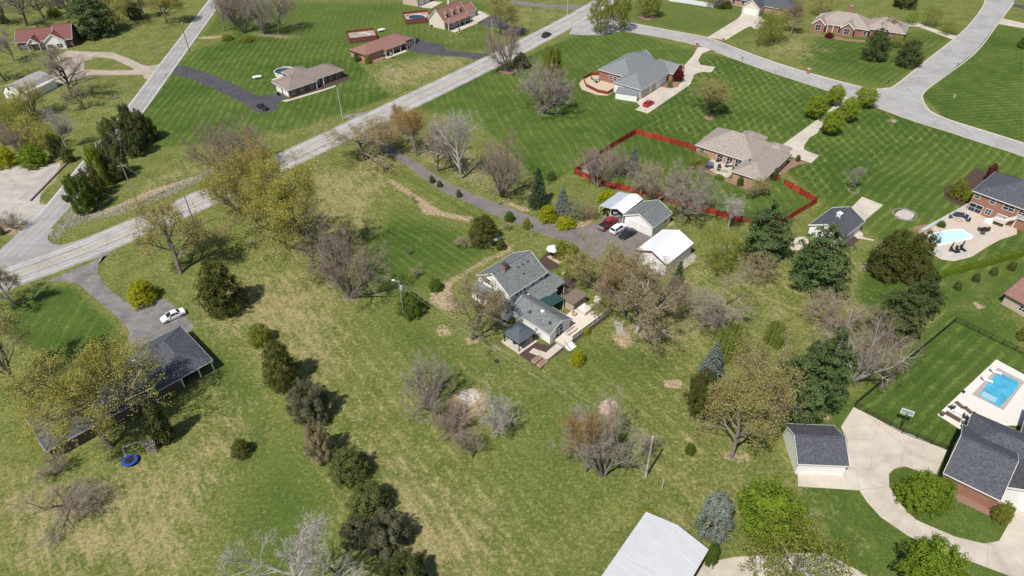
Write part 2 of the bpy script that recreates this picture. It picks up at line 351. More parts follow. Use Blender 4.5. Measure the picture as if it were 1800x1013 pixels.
me.vertices.add(len(gverts)); me.vertices.foreach_set('co', gverts.astype(np.float32).ravel())
me.loops.add(gfaces.size); me.loops.foreach_set('vertex_index', gfaces.astype(np.int32).ravel())
me.polygons.add(len(gfaces)); me.polygons.foreach_set('loop_start', np.arange(0, gfaces.size, 4, dtype=np.int32)); me.polygons.foreach_set('loop_total', np.full(len(gfaces), 4, np.int32))
me.update(calc_edges=True)
for nm, arr in [('lush', lush), ('dry', dry), ('dirt', dirt)] + [('s%d' % k, s[2]) for k, s in enumerate(STRIPES)]:
    a = me.attributes.new(nm, 'FLOAT', 'POINT'); a.data.foreach_set('value', arr.astype(np.float32).ravel())
gm = bpy.data.materials.new('grass_ground'); gm.use_nodes = True
def grass_nodes(m):
    nt = m.node_tree; N = nt.nodes; L = nt.links; b = N['Principled BSDF']
    b.inputs['Roughness'].default_value = 0.95; b.inputs['Specular IOR Level'].default_value = 0.1
    tc = N.new('ShaderNodeTexCoord')
    def nz(sc, det=5, ro=.6, dist=0.0):
        n = N.new('ShaderNodeTexNoise'); n.inputs['Scale'].default_value = sc; n.inputs['Detail'].default_value = det; n.inputs['Roughness'].default_value = ro; n.inputs['Distortion'].default_value = dist
        L.new(tc.outputs['Object'], n.inputs['Vector']); return n.outputs['Fac']
    def at(n): a = N.new('ShaderNodeAttribute'); a.attribute_name = n; return a.outputs['Fac']
    def mth(op, a, b_=None, c=None):
        q = N.new('ShaderNodeMath'); q.operation = op
        for k, v in enumerate((a, b_, c)):
            if v is None: continue
            if isinstance(v, (int, float)): q.inputs[k].default_value = v
            else: L.new(v, q.inputs[k])
        return q.outputs[0]
    def ss(x, lo, hi):
        q = N.new('ShaderNodeMapRange'); q.interpolation_type = 'SMOOTHSTEP'; L.new(x, q.inputs[0]); q.inputs[1].default_value = lo; q.inputs[2].default_value = hi; return q.outputs[0]
    def mix(f, a, b_):
        q = N.new('ShaderNodeMix'); q.data_type = 'RGBA'
        if isinstance(f, (int, float)): q.inputs[0].default_value = f
        else: L.new(f, q.inputs[0])
        for k, v in ((6, a), (7, b_)):
            if isinstance(v, tuple): q.inputs[k].default_value = (*v, 1)
            else: L.new(v, q.inputs[k])
        return q.outputs[2]
    nL, nM, nF, nU = nz(.035, 4), nz(.22, 6, .68, .4), nz(1.5, 6, .78), nz(4.2, 3, .8)
    mp = N.new('ShaderNodeMapping'); dgx = STRIPES[6][0]; mp.vector_type = 'POINT'; mp.inputs['Rotation'].default_value = (0, 0, -math.atan2(dgx[1], dgx[0])); mp.inputs['Scale'].default_value = (1, 1, 1)
    L.new(tc.outputs['Object'], mp.inputs[0]); m2 = N.new('ShaderNodeMapping'); m2.inputs['Scale'].default_value = (.95, .22, 1); L.new(mp.outputs[0], m2.inputs[0])
    nn_ = N.new('ShaderNodeTexNoise'); nn_.inputs['Scale'].default_value = 1.0; nn_.inputs['Detail'].default_value = 5; nn_.inputs['Roughness'].default_value = .6; L.new(m2.outputs[0], nn_.inputs['Vector']); nS = nn_.outputs['Fac']
    # base green: two tones in broad patches, then bright lawn where it is fed and mown
    base = mix(ss(mth('ADD', mth('MULTIPLY', nM, .5), mth('MULTIPLY', nF, .5)), .38, .62), (.086, .114, .025), (.168, .176, .052))
    lushc = mix(ss(mth('ADD', mth('MULTIPLY', nM, .5), mth('MULTIPLY', nL, .5)), .36, .64), (.044, .083, .014), (.090, .128, .026))
    lf = ss(mth('ADD', at('lush'), mth('MULTIPLY', mth('SUBTRACT', nM, .5), .7)), .25, .75)
    col = mix(lf, base, lushc)
    # mowing passes
    sx = N.new('ShaderNodeSeparateXYZ'); L.new(tc.outputs['Object'], sx.inputs[0]); tot = None
    for k, (n_, w_, _) in enumerate(STRIPES):
        ph = mth('ADD', mth('MULTIPLY', sx.outputs[0], n_[0] * 2 * math.pi / w_), mth('MULTIPLY', sx.outputs[1], n_[1] * 2 * math.pi / w_))
        ph = mth('ADD', mth('ADD', ph, mth('MULTIPLY', nL, 12.0)), mth('MULTIPLY', nM, 2.6))
        sn = mth('MULTIPLY', ss(mth('SINE', ph), .0, .8) if k else ss(mth('SINE', ph), .55, 1.0), 2.4 if k else 3.4); sn = mth('SUBTRACT', sn, .85 if k else .6)
        sn = mth('MULTIPLY', sn, at('s%d' % k)); tot = sn if tot is None else mth('ADD', tot, sn)
    tot = mth('MULTIPLY', tot, ss(mth('ADD', mth('MULTIPLY', nM, .7), mth('MULTIPLY', nF, .5)), .42, .82)); tot = mth('MULTIPLY', tot, 1.6)
    # thatch: straw coloured blades, patchy
    df = ss(mth('ADD', mth('ADD', mth('ADD', mth('MULTIPLY', at('dry'), .70), mth('MULTIPLY', mth('SUBTRACT', nS, .5), 1.6)), mth('MULTIPLY', mth('SUBTRACT', nM, .5), .75)), mth('MULTIPLY', mth('SUBTRACT', nF, .5), 1.05)), .22, .98)
    straw = mix(nF, (.205, .172, .078), (.37, .305, .165))
    col = mix(mth('MULTIPLY', df, .92), col, straw)
    fl = mth('MULTIPLY', ss(mth('ADD', nF, mth('MULTIPLY', nU, .45)), .76, .95), mth('SUBTRACT', .75, mth('MULTIPLY', lf, .5)))
    col = mix(fl, col, (.28, .24, .12))
    # bare earth and dead leaves
    ef = ss(mth('ADD', mth('ADD', at('dirt'), mth('MULTIPLY', mth('SUBTRACT', nF, .5), .9)), mth('MULTIPLY', mth('SUBTRACT', nM, .5), .35)), .35, .75)
    earth = mix(ss(mth('ADD', mth('MULTIPLY', nF, .6), mth('MULTIPLY', nU, .4)), .38, .62), (.22, .165, .095), (.40, .315, .205))
    col = mix(ef, col, earth)
    vv = mth('ADD', 1.0, mth('ADD', mth('MULTIPLY', tot, .24), mth('ADD', mth('MULTIPLY', mth('SUBTRACT', nU, .5), 1.9), mth('MULTIPLY', mth('SUBTRACT', nF, .5), 1.1))))
    q = N.new('ShaderNodeVectorMath'); q.operation = 'SCALE'; L.new(col, q.inputs[0]); L.new(vv, q.inputs['Scale'])
    L.new(q.outputs[0], b.inputs['Base Color'])
    bp = N.new('ShaderNodeBump'); bp.inputs['Strength'].default_value = .6; bp.inputs['Distance'].default_value = .12
    L.new(mth('ADD', nF, mth('MULTIPLY', nU, .6)), bp.inputs['Height']); L.new(bp.outputs[0], b.inputs['Normal'])
grass_nodes(gm)
go = link('ground', me, gm); tag(go, kind='structure')

# ================================================================== ROADS
def paving(name, col, var=.12, crack=.25, streak=0.0, cs=.55, crackcol=None, patch=None):
    if name in MATS: return MATS[name]
    m = bpy.data.materials.new(name); m.use_nodes = True; nt = m.node_tree; N = nt.nodes; L = nt.links; b = N['Principled BSDF']
    b.inputs['Roughness'].default_value = .9; b.inputs['Specular IOR Level'].default_value = .2
    tc = N.new('ShaderNodeTexCoord')
    def nz(sc, d=6, ro=.65):
        n = N.new('ShaderNodeTexNoise'); n.inputs['Scale'].default_value = sc; n.inputs['Detail'].default_value = d; n.inputs['Roughness'].default_value = ro
        L.new(tc.outputs['Object'], n.inputs['Vector']); return n
    def ramp(src, p0, p1, c0, c1):
        r = N.new('ShaderNodeValToRGB'); r.color_ramp.elements[0].position = p0; r.color_ramp.elements[1].position = p1
        r.color_ramp.elements[0].color = (*c0, 1); r.color_ramp.elements[1].color = (*c1, 1); L.new(src, r.inputs[0]); return r.outputs[0]
    def mul(a, b_, f=1.0, blend='MULTIPLY'):
        q = N.new('ShaderNodeMix'); q.data_type = 'RGBA'; q.blend_type = blend; q.inputs[0].default_value = f; L.new(a, q.inputs[6]); L.new(b_, q.inputs[7]); return q.outputs[2]
    lo = tuple(c * (1 - var) for c in col); hi = tuple(min(1, c * (1 + var)) for c in col)
    c = ramp(nz(.35).outputs['Fac'], .3, .7, lo, hi)
    c = mul(c, ramp(nz(7, 3).outputs['Fac'], .25, .75, (1 - var * 1.4,) * 3, (1, 1, 1))); c = mul(c, ramp(nz(.11, 8, .75).outputs['Fac'], .38, .56, (.84, .835, .83), (1, 1, 1)))
    if crack:
        n2 = nz(.8, 3); ad = N.new('ShaderNodeMix'); ad.data_type = 'RGBA'; ad.inputs[0].default_value = .35 if cs > .8 else .15
        L.new(tc.outputs['Object'], ad.inputs[6]); L.new(n2.outputs['Color'], ad.inputs[7])
        vo = N.new('ShaderNodeTexVoronoi'); vo.feature = 'DISTANCE_TO_EDGE'; vo.inputs['Scale'].default_value = cs; L.new(ad.outputs[2], vo.inputs['Vector'])
        k = 1 - crack
        c = mul(c, ramp(vo.outputs['Distance'], .0, .05, (k, k, k), (1, 1, 1)))
    if streak:
        uvn = N.new('ShaderNodeUVMap'); uvn.uv_map = 'uv'; sx = N.new('ShaderNodeSeparateXYZ'); L.new(uvn.outputs[0], sx.inputs[0])
        ab = N.new('ShaderNodeMath'); ab.operation = 'ABSOLUTE'; L.new(sx.outputs[1], ab.inputs[0])
        # wheel paths at 0.9 and 2.7 m each side of the centre line are polished lighter
        mm = N.new('ShaderNodeMath'); mm.operation = 'PINGPONG'; mm.inputs[1].default_value = .88; L.new(ab.outputs[0], mm.inputs[0])
        n3 = N.new('ShaderNodeTexNoise'); n3.inputs['Scale'].default_value = 1; mp = N.new('ShaderNodeMapping'); mp.inputs['Scale'].default_value = (.03, 2.2, 1); L.new(uvn.outputs[0], mp.inputs[0]); L.new(mp.outputs[0], n3.inputs['Vector'])
        c = mul(c, ramp(mm.outputs[0], .1, .8, (1 - streak,) * 3, (1 + streak * .3,) * 3))
        c = mul(c, ramp(n3.outputs['Fac'], .35, .65, (1 - streak * .8,) * 3, (1, 1, 1)))
    L.new(c, b.inputs['Base Color'])
    MATS[name] = m
    return m
M_HWY = paving('worn_highway', (.45, .43, .415), .09, .17, .24, .22)
M_SIDE = paving('side_road', (.35, .34, .335), .06, .10, .10, .10)
M_SUB = paving('subdivision_road', (.36, .35, .345), .07, .13, 0, .14)
M_CONC = paving('concrete', (.53, .475, .405), .11, .10, 0, .09)
M_ASPH = paving('driveway_asphalt', (.200, .178, .170), .16, .16, 0, .4)
M_DASPH = paving('fresh_asphalt', (.085, .083, .095), .18, .15, 0, .3)
M_OLD = paving('cracked_asphalt', (.25, .232, .228), .30, .30, 0, 1.1)
M_GRAV = paving('gravel_drive', (.43, .37, .30), .2, 0)
M_CURB = mat('kerb_concrete', (.46, .41, .34), .9, .2, .12, 2)
M_WHITE = mat('white_line_paint', (.72, .71, .68), .7, .3, .15, 4)
M_YEL = mat('yellow_line_paint', (.52, .38, .12), .7, .3, .2, 3)
def cl(P, k=8): return smooth_pts([(g.x, g.y) for g in (G(p) for p in P)], k)
hwy = cl([(-160, 549), (-60, 514), (90, 461), (175.5, 428), (363.5, 347), (559, 255), (740, 169), (855, 113), (975, 52), (1050, 10), (1110, -26), (1170, -60)])
sideroad = cl([(12, 452), (98, 367), (170, 277), (233, 199), (300, 108), (378, 2), (405, -36)])
strip('side_road', sideroad, 3.35, .012, M_SIDE)
strip('edge_line', offset_line(sideroad, 3.0)[6:], .07, .016, M_WHITE); strip('edge_line', offset_line(sideroad, -3.0)[9:], .07, .016, M_WHITE)
sheet('road_apron', pxpoly([(-80, 530), (-80, 455), (-20, 452), (0, 443), (40, 405), (95, 402), (84, 414), (84, 422), (92, 429), (107, 431), (130, 425), (170, 412), (190, 425), (60, 480)]), .008, M_SIDE)
strip('road_shoulder', hwy, 5.0, .010, paving('shoulder_gravel', (.37, .335, .285), .3, 0)); strip('highway', hwy, 4.35, .020, M_HWY)
for s in (-1, 1):
    strip('edge_line', offset_line(hwy, s * 3.55), .07, .025, M_WHITE)
    strip('centre_line', offset_line(hwy, s * .13), .055, .025, M_YEL)
# subdivision road: one outline with the fork
subl = [(1108, 41), (1170, 53), (1241, 66.4), (1300, 88), (1350, 106.5), (1425, 130), (1505.5, 151.7), (1540.5, 157.4), (1558, 156), (1575.6, 150.4), (1631, 106), (1686, 62.7), (1712, 36), (1731, 7.5), (1731, -8), (1722, -40)]
subr = [(1812, -40), (1790, -10), (1781, 5), (1753.6, 41), (1713.5, 92.8), (1651, 140), (1632, 154), (1621, 165.5), (1620, 175), (1630.8, 193), (1661, 209), (1740, 234), (1810, 256), (1900, 283), (1900, 318), (1800, 275), (1736, 254), (1669, 232), (1600.7, 210.6), (1533, 185.5), (1453, 158.4), (1350, 125), (1290, 103), (1256, 90), (1221, 78), (1170, 67), (1118, 58), (1085, 56), (1055, 62), (1020, 62), (1000, 60), (1010, 42), (1040, 34), (1075, 22)]
P_ = pxpoly(subl + subr)
sheet('subdivision_road', P_, .014, M_SUB)
def kerb(name, P, w=.45, h=.11, inner=1, k=5):
    pts = cl(P, k); b = MB(); a = offset_line(pts, 0); c = offset_line(pts, w * inner); r = []
    for p, q in zip(a, c): r.append([(p.x, p.y, -.02), (p.x, p.y, .03), ((p.x + q.x) / 2, (p.y + q.y) / 2, h), (q.x, q.y, h), (q.x, q.y, -.02)])
    b.loft(r); return tag(b.build(name, M_CURB), kind='structure')
kerb('kerb', subl[:-1], inner=1); kerb('kerb', [(1781, 5), (1753.6, 41), (1713.5, 92.8), (1651, 140), (1632, 154), (1621, 165.5), (1620, 175), (1630.8, 193), (1661, 209), (1740, 234), (1810, 256), (1900, 283)], inner=1)
kerb('kerb', [(1900, 318), (1800, 275), (1736, 254), (1669, 232), (1600.7, 210.6), (1533, 185.5), (1505, 176)], inner=1); kerb('kerb', [(1464, 162), (1453, 158.4), (1350, 125), (1290, 103), (1258, 91)], inner=1); kerb('kerb', [(1224, 79), (1170, 67), (1118, 58)], inner=1)

# driveways and paths
D = lambda n, P, m, z=.009, k=0, th=0.0: sheet(n, pxpoly(P, k), z, m, th)
D('driveway', [(0, 1205, 480), (0, 1290, 458), (0, 1420, 500), (0, 1600, 572), (0, 1795, 672), (1, 30, 676), (1, 110, 660), (1, 190, 648), (1, 215, 690), (1, 180, 712), (1, 140, 735), (1, 160, 765), (1, 40, 797), (1, 0, 785), (0, 1700, 722), (0, 1500, 622), (0, 1330, 550), (0, 1190, 512)], M_DASPH)
D('driveway', [(1, 1050, 330), (1, 1100, 300), (1, 1150, 285), (1, 1300, 310), (1, 1335, 350), (1, 1500, 368), (1, 1690, 385), (1, 1590, 432), (1, 1530, 410), (1, 1400, 398), (1, 1230, 388), (1, 1060, 350)], M_DASPH)
D('driveway', [(660, 252), (675, 244), (700, 265), (740, 290), (785, 320), (830, 340), (900, 367), (940, 382), (998, 402), (1018, 400), (1050, 394), (1068, 370), (1100, 378), (1100, 396), (1150, 414), (1145, 424), (1118, 446), (1100, 470), (1050, 462), (1030, 448), (1020, 440), (1000, 424), (970, 418), (940, 407), (905, 392), (870, 379), (825, 358), (775, 336), (740, 311), (708, 287), (682, 271)], M_ASPH)
D('driveway', [(2, 1305, 330), (2, 1365, 335), (2, 1430, 352), (2, 1390, 352), (2, 1335, 375), (2, 1306, 420), (2, 1322, 455), (2, 1425, 470), (2, 1398, 507), (2, 1330, 505), (2, 1278, 522), (2, 1250, 592), (2, 1160, 655), (2, 950, 797), (2, 862, 770), (2, 900, 745), (2, 860, 705), (2, 960, 660), (2, 1035, 600), (2, 1160, 612), (2, 1198, 560), (2, 1212, 455), (2, 1270, 390)], M_CONC, .010)
D('driveway', [(3, 535, 676), (3, 600, 700), (3, 480, 762), (3, 400, 850), (3, 345, 935), (92, 1680, 230), (92, 1610, 330), (92, 1605, 375), (92, 1660, 408), (92, 1800, 455), (92, 1700, 555), (92, 1480, 480), (92, 1370, 470), (92, 1230, 380), (92, 1290, 355), (92, 1780, 0), (3, 350, 840), (3, 460, 745)], M_CONC, .010)
D('parking_pad', [(1515.5, 346), (1552.5, 360.5), (1520, 388), (1490, 372)], M_CONC, .012)
D('driveway', [(1326, 25), (1336, 30), (1316, 44), (1328, 52), (1345, 46), (1330, 38), (1336, 33)], M_CONC, .007)
D('driveway', [(1243, 66), (1297, 33), (1304, 24), (1338, 30), (1345, 38), (1325, 44), (1310, 50), (1275, 71)], M_CONC, .010)
D('driveway', [(10, 310, 935), (10, 560, 830), (10, 720, 790), (10, 860, 690), (10, 1000, 640), (10, 800, 680), (10, 240, 930)], M_OLD, .006)
D('driveway', [(120, 478), (190, 448), (220, 432), (181, 451), (172, 468), (172, 482), (186, 504), (208, 521), (232, 537), (251, 532), (288, 524), (311, 541), (337, 569), (340, 578), (326, 586), (262, 622), (222, 624), (214, 620), (223, 603), (228, 583), (208, 560), (176, 533), (147, 508), (140, 500), (110, 494), (80, 496)], M_OLD, .010)
D('gravel_drive', [(0, 1130, 445), (0, 1060, 462), (0, 1015, 462), (0, 905, 412), (0, 790, 368), (0, 600, 362), (0, 470, 355), (0, 390, 400), (0, 380, 500), (0, 330, 545), (0, 330, 580), (0, 400, 600), (0, 520, 560), (0, 620, 528), (0, 1000, 525), (0, 1010, 550), (0, 1040, 560)], M_GRAV, .006)
tag(sheet('lawn_island', pxpoly([(0, 590, 490), (0, 590, 430), (0, 680, 400), (0, 790, 412), (0, 940, 482), (0, 930, 492), (0, 760, 494)]), .010, gm), kind='structure')
D('driveway', [(1, 1140, 45), (1, 1240, 10), (1, 1310, 15), (1, 1230, 60), (1, 1170, 55)], M_CONC, .008)
D('driveway', [(1, 1500, 140), (1, 1550, 100), (1, 1560, 75), (1, 1650, 105), (1, 1540, 165)], M_CONC, .008)
D('driveway', [(1, 1540, 165), (1, 1650, 105), (1, 1720, 130), (2, 0, 185), (2, 120, 205), (2, 60, 245), (1, 1780, 210), (1, 1640, 190)], M_DASPH, .006)
D('driveway', [(900, 0), (965, 8), (1018, 10), (1030, 10), (1015, 22), (1008, 18), (960, 14), (895, 7)], M_ASPH, .009)
D('sidewalk', [(3, 960, 155), (3, 1050, 160), (3, 1200, 215), (3, 1350, 260), (3, 1310, 285), (3, 1180, 235), (3, 1060, 190), (3, 950, 180)], M_CONC, .010)
D('driveway', [(3, 1620, 150), (3, 1650, 130), (3, 1800, 165), (3, 1800, 200), (3, 1610, 168)], M_CONC, .012)
D('driveway', [(3, 1720, 25), (3, 1800, 40), (3, 1800, 65), (3, 1715, 50)], M_DASPH, .008)
D('sidewalk', [(13, 600, 640), (13, 640, 608), (13, 668, 625), (13, 665, 650), (13, 745, 668), (13, 738, 678), (13, 650, 660), (13, 620, 665)], M_CONC, .010)
D('patio', [(13, 150, 715), (13, 200, 655), (13, 270, 655), (13, 285, 700), (13, 235, 738), (13, 170, 740)], M_CONC, .010, 4)

D('gravel_lot', [(-30, 294), (20, 289), (60, 294), (104, 286), (96, 308), (74, 336), (70, 358), (82, 362), (62, 387), (40, 393), (0, 384), (-30, 382)], paving('pale_gravel_lot', (.46, .43, .385), .22, 0), .006, 4)
# the big concrete drive at the lower right: poured slabs with open joints
slabm = M_CONC
def slab(P, parent, shr=.02):
    W = [Vector(w) for w in pxpoly(P)]; c = sum(W, Vector((0, 0))) / len(W)
    poly = [(w - (w - c).normalized() * shr) for w in W]
    b = MB(); b.prism([(p.x, p.y) for p in poly], -.05, .05); return b.build('slab', slabm, parent)
drv = tag(sheet('concrete_driveway', pxpoly([(33, 205, 270), (33, 210, 385), (33, 640, 412), (33, 690, 490), (33, 790, 600), (33, 980, 730), (33, 1160, 820), (33, 1420, 910), (33, 1795, 1050), (33, 1900, 1100), (33, 1960, 560), (33, 1750, 530), (33, 1690, 640), (33, 1620, 765), (33, 1510, 785), (33, 1310, 735), (33, 1040, 620), (33, 930, 510), (33, 850, 385), (33, 845, 300), (33, 880, 265), (33, 960, 245), (33, 1100, 290), (33, 1180, 300), (33, 1255, 130), (33, 1090, 60), (23, 960, 1010), (23, 600, 830), (23, 510, 970), (33, 550, 50), (33, 572, 250)]), .008, mat('drive_joint', (.30, .26, .21), .9)), kind='structure')
c33 = lambda *q: [(33, a, b) for a, b in q]
for P in [c33((205, 272), (572, 255), (615, 262), (640, 412), (210, 385)), c33((553, 52), (740, 58), (720, 250), (700, 265), (615, 262), (572, 250)), [(23, 600, 830), (23, 790, 925), (33, 740, 58), (33, 553, 52), (23, 510, 968)],
          [(23, 790, 925), (23, 960, 1010), (33, 1000, 20), (33, 960, 100), (33, 740, 58)], c33((1000, 20), (1090, 60), (1255, 130), (1215, 215), (960, 100)), c33((740, 58), (960, 100), (930, 240), (880, 265), (848, 300), (720, 250)), c33((960, 100), (1215, 215), (1180, 300), (1100, 290), (960, 245), (930, 240)),
          c33((615, 262), (700, 265), (720, 250), (848, 300), (850, 385), (640, 410)), c33((640, 412), (850, 386), (930, 510), (790, 600), (690, 490)), c33((790, 600), (930, 510), (1035, 618), (990, 735), (980, 730)), c33((990, 735), (1035, 618), (1310, 737), (1315, 872), (1160, 820)),
          c33((1315, 872), (1310, 737), (1510, 785), (1540, 790), (1540, 955), (1420, 910)), c33((1540, 955), (1540, 790), (1620, 765), (1780, 860), (1795, 1050)), c33((1620, 765), (1690, 640), (1750, 530), (1960, 560), (1950, 850), (1780, 860)), c33((1795, 1050), (1780, 860), (1950, 850), (1900, 1100))]:
    slab(P, drv)
dr2 = tag(sheet('concrete_driveway', pxpoly([(1195, 1060), (1237, 990), (1290, 979), (1400, 972), (1450, 972), (1492, 993), (1530, 1015), (1600, 1060)]), .008, MATS['drive_joint']), kind='structure')
for P in [[(1197, 1059), (1238, 991), (1290, 980), (1330, 978), (1330, 1059)], [(1330, 1059), (1330, 978), (1400, 973), (1450, 973), (1455, 976), (1420, 1059)], [(1420, 1059), (1455, 976), (1492, 994), (1500, 1000), (1480, 1059)], [(1480, 1059), (1500, 1000), (1530, 1016), (1596, 1059)]]: slab(P, dr2)

# broken stone lining the ditch, mulch, gravel
def stones(name, P, n, smin, smax, m, label, seed=1, z=0.0, cat='stones'):
    rnd = random.Random(seed); W = pxpoly(P); xs = [w[0] for w in W]; ys = [w[1] for w in W]; b = MB(); k = 0
    def inside(x, y):
        c = False
        for i in range(len(W)):
            x0, y0 = W[i]; x1, y1 = W[(i + 1) % len(W)]
            if (y0 > y) != (y1 > y) and x < (x1 - x0) * (y - y0) / (y1 - y0) + x0: c = not c
        return c
    while k < n:
        x, y = rnd.uniform(min(xs), max(xs)), rnd.uniform(min(ys), max(ys))
        if not inside(x, y): continue
        k += 1; s = rnd.uniform(smin, smax); a = rnd.uniform(0, 6.28); ca, sa = math.cos(a), math.sin(a)
        vs_ = []
        for (dx, dy, dz) in ((1, .2, -.3), (-.3, 1, -.3), (-1, -.3, -.3), (.3, -1, -.3), (.5, .3, .7), (-.4, .5, .6), (-.5, -.4, .75), (.4, -.5, .6)):
            dx, dy, dz = dx * rnd.uniform(.7, 1.2), dy * rnd.uniform(.7, 1.2), dz * rnd.uniform(.6, 1.1)
            vs_.append((x + s * (dx * ca - dy * sa), y + s * (dx * sa + dy * ca), z + s * dz * .8))
        b.add(vs_, [(4, 5, 6, 7), (0, 1, 5, 4), (1, 2, 6, 5), (2, 3, 7, 6), (3, 0, 4, 7)])
    o = b.build(name, m); return tag(o, label, cat, kind='stuff')
M_STONE = mat('limestone_riprap', (.27, .245, .225), .9, .2, .45, 1.6)
stones('riprap', [(100, 398), (85, 415), (96, 425), (120, 400), (150, 392), (200, 380), (250, 364), (300, 344), (360, 314), (385, 300), (378, 294), (340, 312), (290, 332), (240, 350), (190, 368), (150, 376), (140, 356), (132, 355)], 1300, .14, .34, M_STONE, 'grey broken stone lining the roadside ditch below the cedars', 3)
stones('riprap', [(600, 207), (612, 203), (650, 196), (640, 203), (612, 209)], 180, .15, .4, M_STONE, 'pale broken stone at the roadside culvert', 4)
stones('gravel_border', [(12, 1240, 745), (12, 1290, 780), (12, 1280, 820), (12, 1190, 885), (12, 1160, 850), (12, 1165, 815)], 700, .07, .16, mat('pale_gravel', (.42, .38, .36), .9, .2, .3, 2), 'pale gravel border beside the white roofed barn', 5)

# ================================================================== VEGETATION
def leafmat(name, dark, light, trans=.25):
    if name in MATS: return MATS[name]
    m = bpy.data.materials.new(name); m.use_nodes = True; nt = m.node_tree; N = nt.nodes; L = nt.links; N.remove(N['Principled BSDF'])
    at = N.new('ShaderNodeAttribute'); at.attribute_name = 'v'; oi = N.new('ShaderNodeObjectInfo')
    ad = N.new('ShaderNodeMath'); ad.operation = 'MULTIPLY_ADD'; ad.inputs[1].default_value = .3; L.new(oi.outputs['Random'], ad.inputs[0]); L.new(at.outputs['Fac'], ad.inputs[2])
    sb = N.new('ShaderNodeMath'); sb.operation = 'SUBTRACT'; sb.inputs[1].default_value = .15; L.new(ad.outputs[0], sb.inputs[0]); sb.use_clamp = True
    mx = N.new('ShaderNodeMix'); mx.data_type = 'RGBA'; mx.inputs[6].default_value = (*dark, 1); mx.inputs[7].default_value = (*light, 1); L.new(sb.outputs[0], mx.inputs[0])
    d = N.new('ShaderNodeBsdfDiffuse'); t = N.new('ShaderNodeBsdfTranslucent'); L.new(mx.outputs[2], d.inputs[0]); L.new(mx.outputs[2], t.inputs[0])
    ms = N.new('ShaderNodeMixShader'); ms.inputs[0].default_value = trans; L.new(d.outputs[0], ms.inputs[1]); L.new(t.outputs[0], ms.inputs[2])
    L.new(ms.outputs[0], N['Material Output'].inputs[0]); MATS[name] = m
    return m
class Leaves:
    """many small quads gathered in numpy, one float 'v' for each face"""
    def __init__(s): s.q = []; s.val = []
    def quads(s, c, nrm, size, asp=1.0, rng=None, v=None, along=None):
        n = len(c); nrm = nrm / (np.linalg.norm(nrm, axis=1, keepdims=True) + 1e-9)
        a = rng.normal(size=(n, 3)) if along is None else along
        t = a - (a * nrm).sum(1, keepdims=True) * nrm; t /= np.linalg.norm(t, axis=1, keepdims=True) + 1e-9
        b = np.cross(nrm, t); sz = np.broadcast_to(np.asarray(size, float).reshape(-1, 1) if np.ndim(size) else np.full((1, 1), size), (n, 1))
        t = t * sz * asp; b = b * sz
        s.q.append(np.stack([c - t, c - b * .8, c + t, c + b * .8], 1)); s.val.append(rng.random(n) if v is None else v)
    def mesh(s, name):
        Q = np.concatenate(s.q); V = np.concatenate(s.val); n = len(Q); me = bpy.data.meshes.new(name)
        me.vertices.add(n * 4); me.vertices.foreach_set('co', Q.astype(np.float32).ravel())
        me.loops.add(n * 4); me.loops.foreach_set('vertex_index', np.arange(n * 4, dtype=np.int32))
        me.polygons.add(n); me.polygons.foreach_set('loop_start', np.arange(0, n * 4, 4, dtype=np.int32)); me.polygons.foreach_set('loop_total', np.full(n, 4, np.int32))
        me.update(calc_edges=True); a = me.attributes.new('v', 'FLOAT', 'FACE'); a.data.foreach_set('value', V.astype(np.float32))
        return me
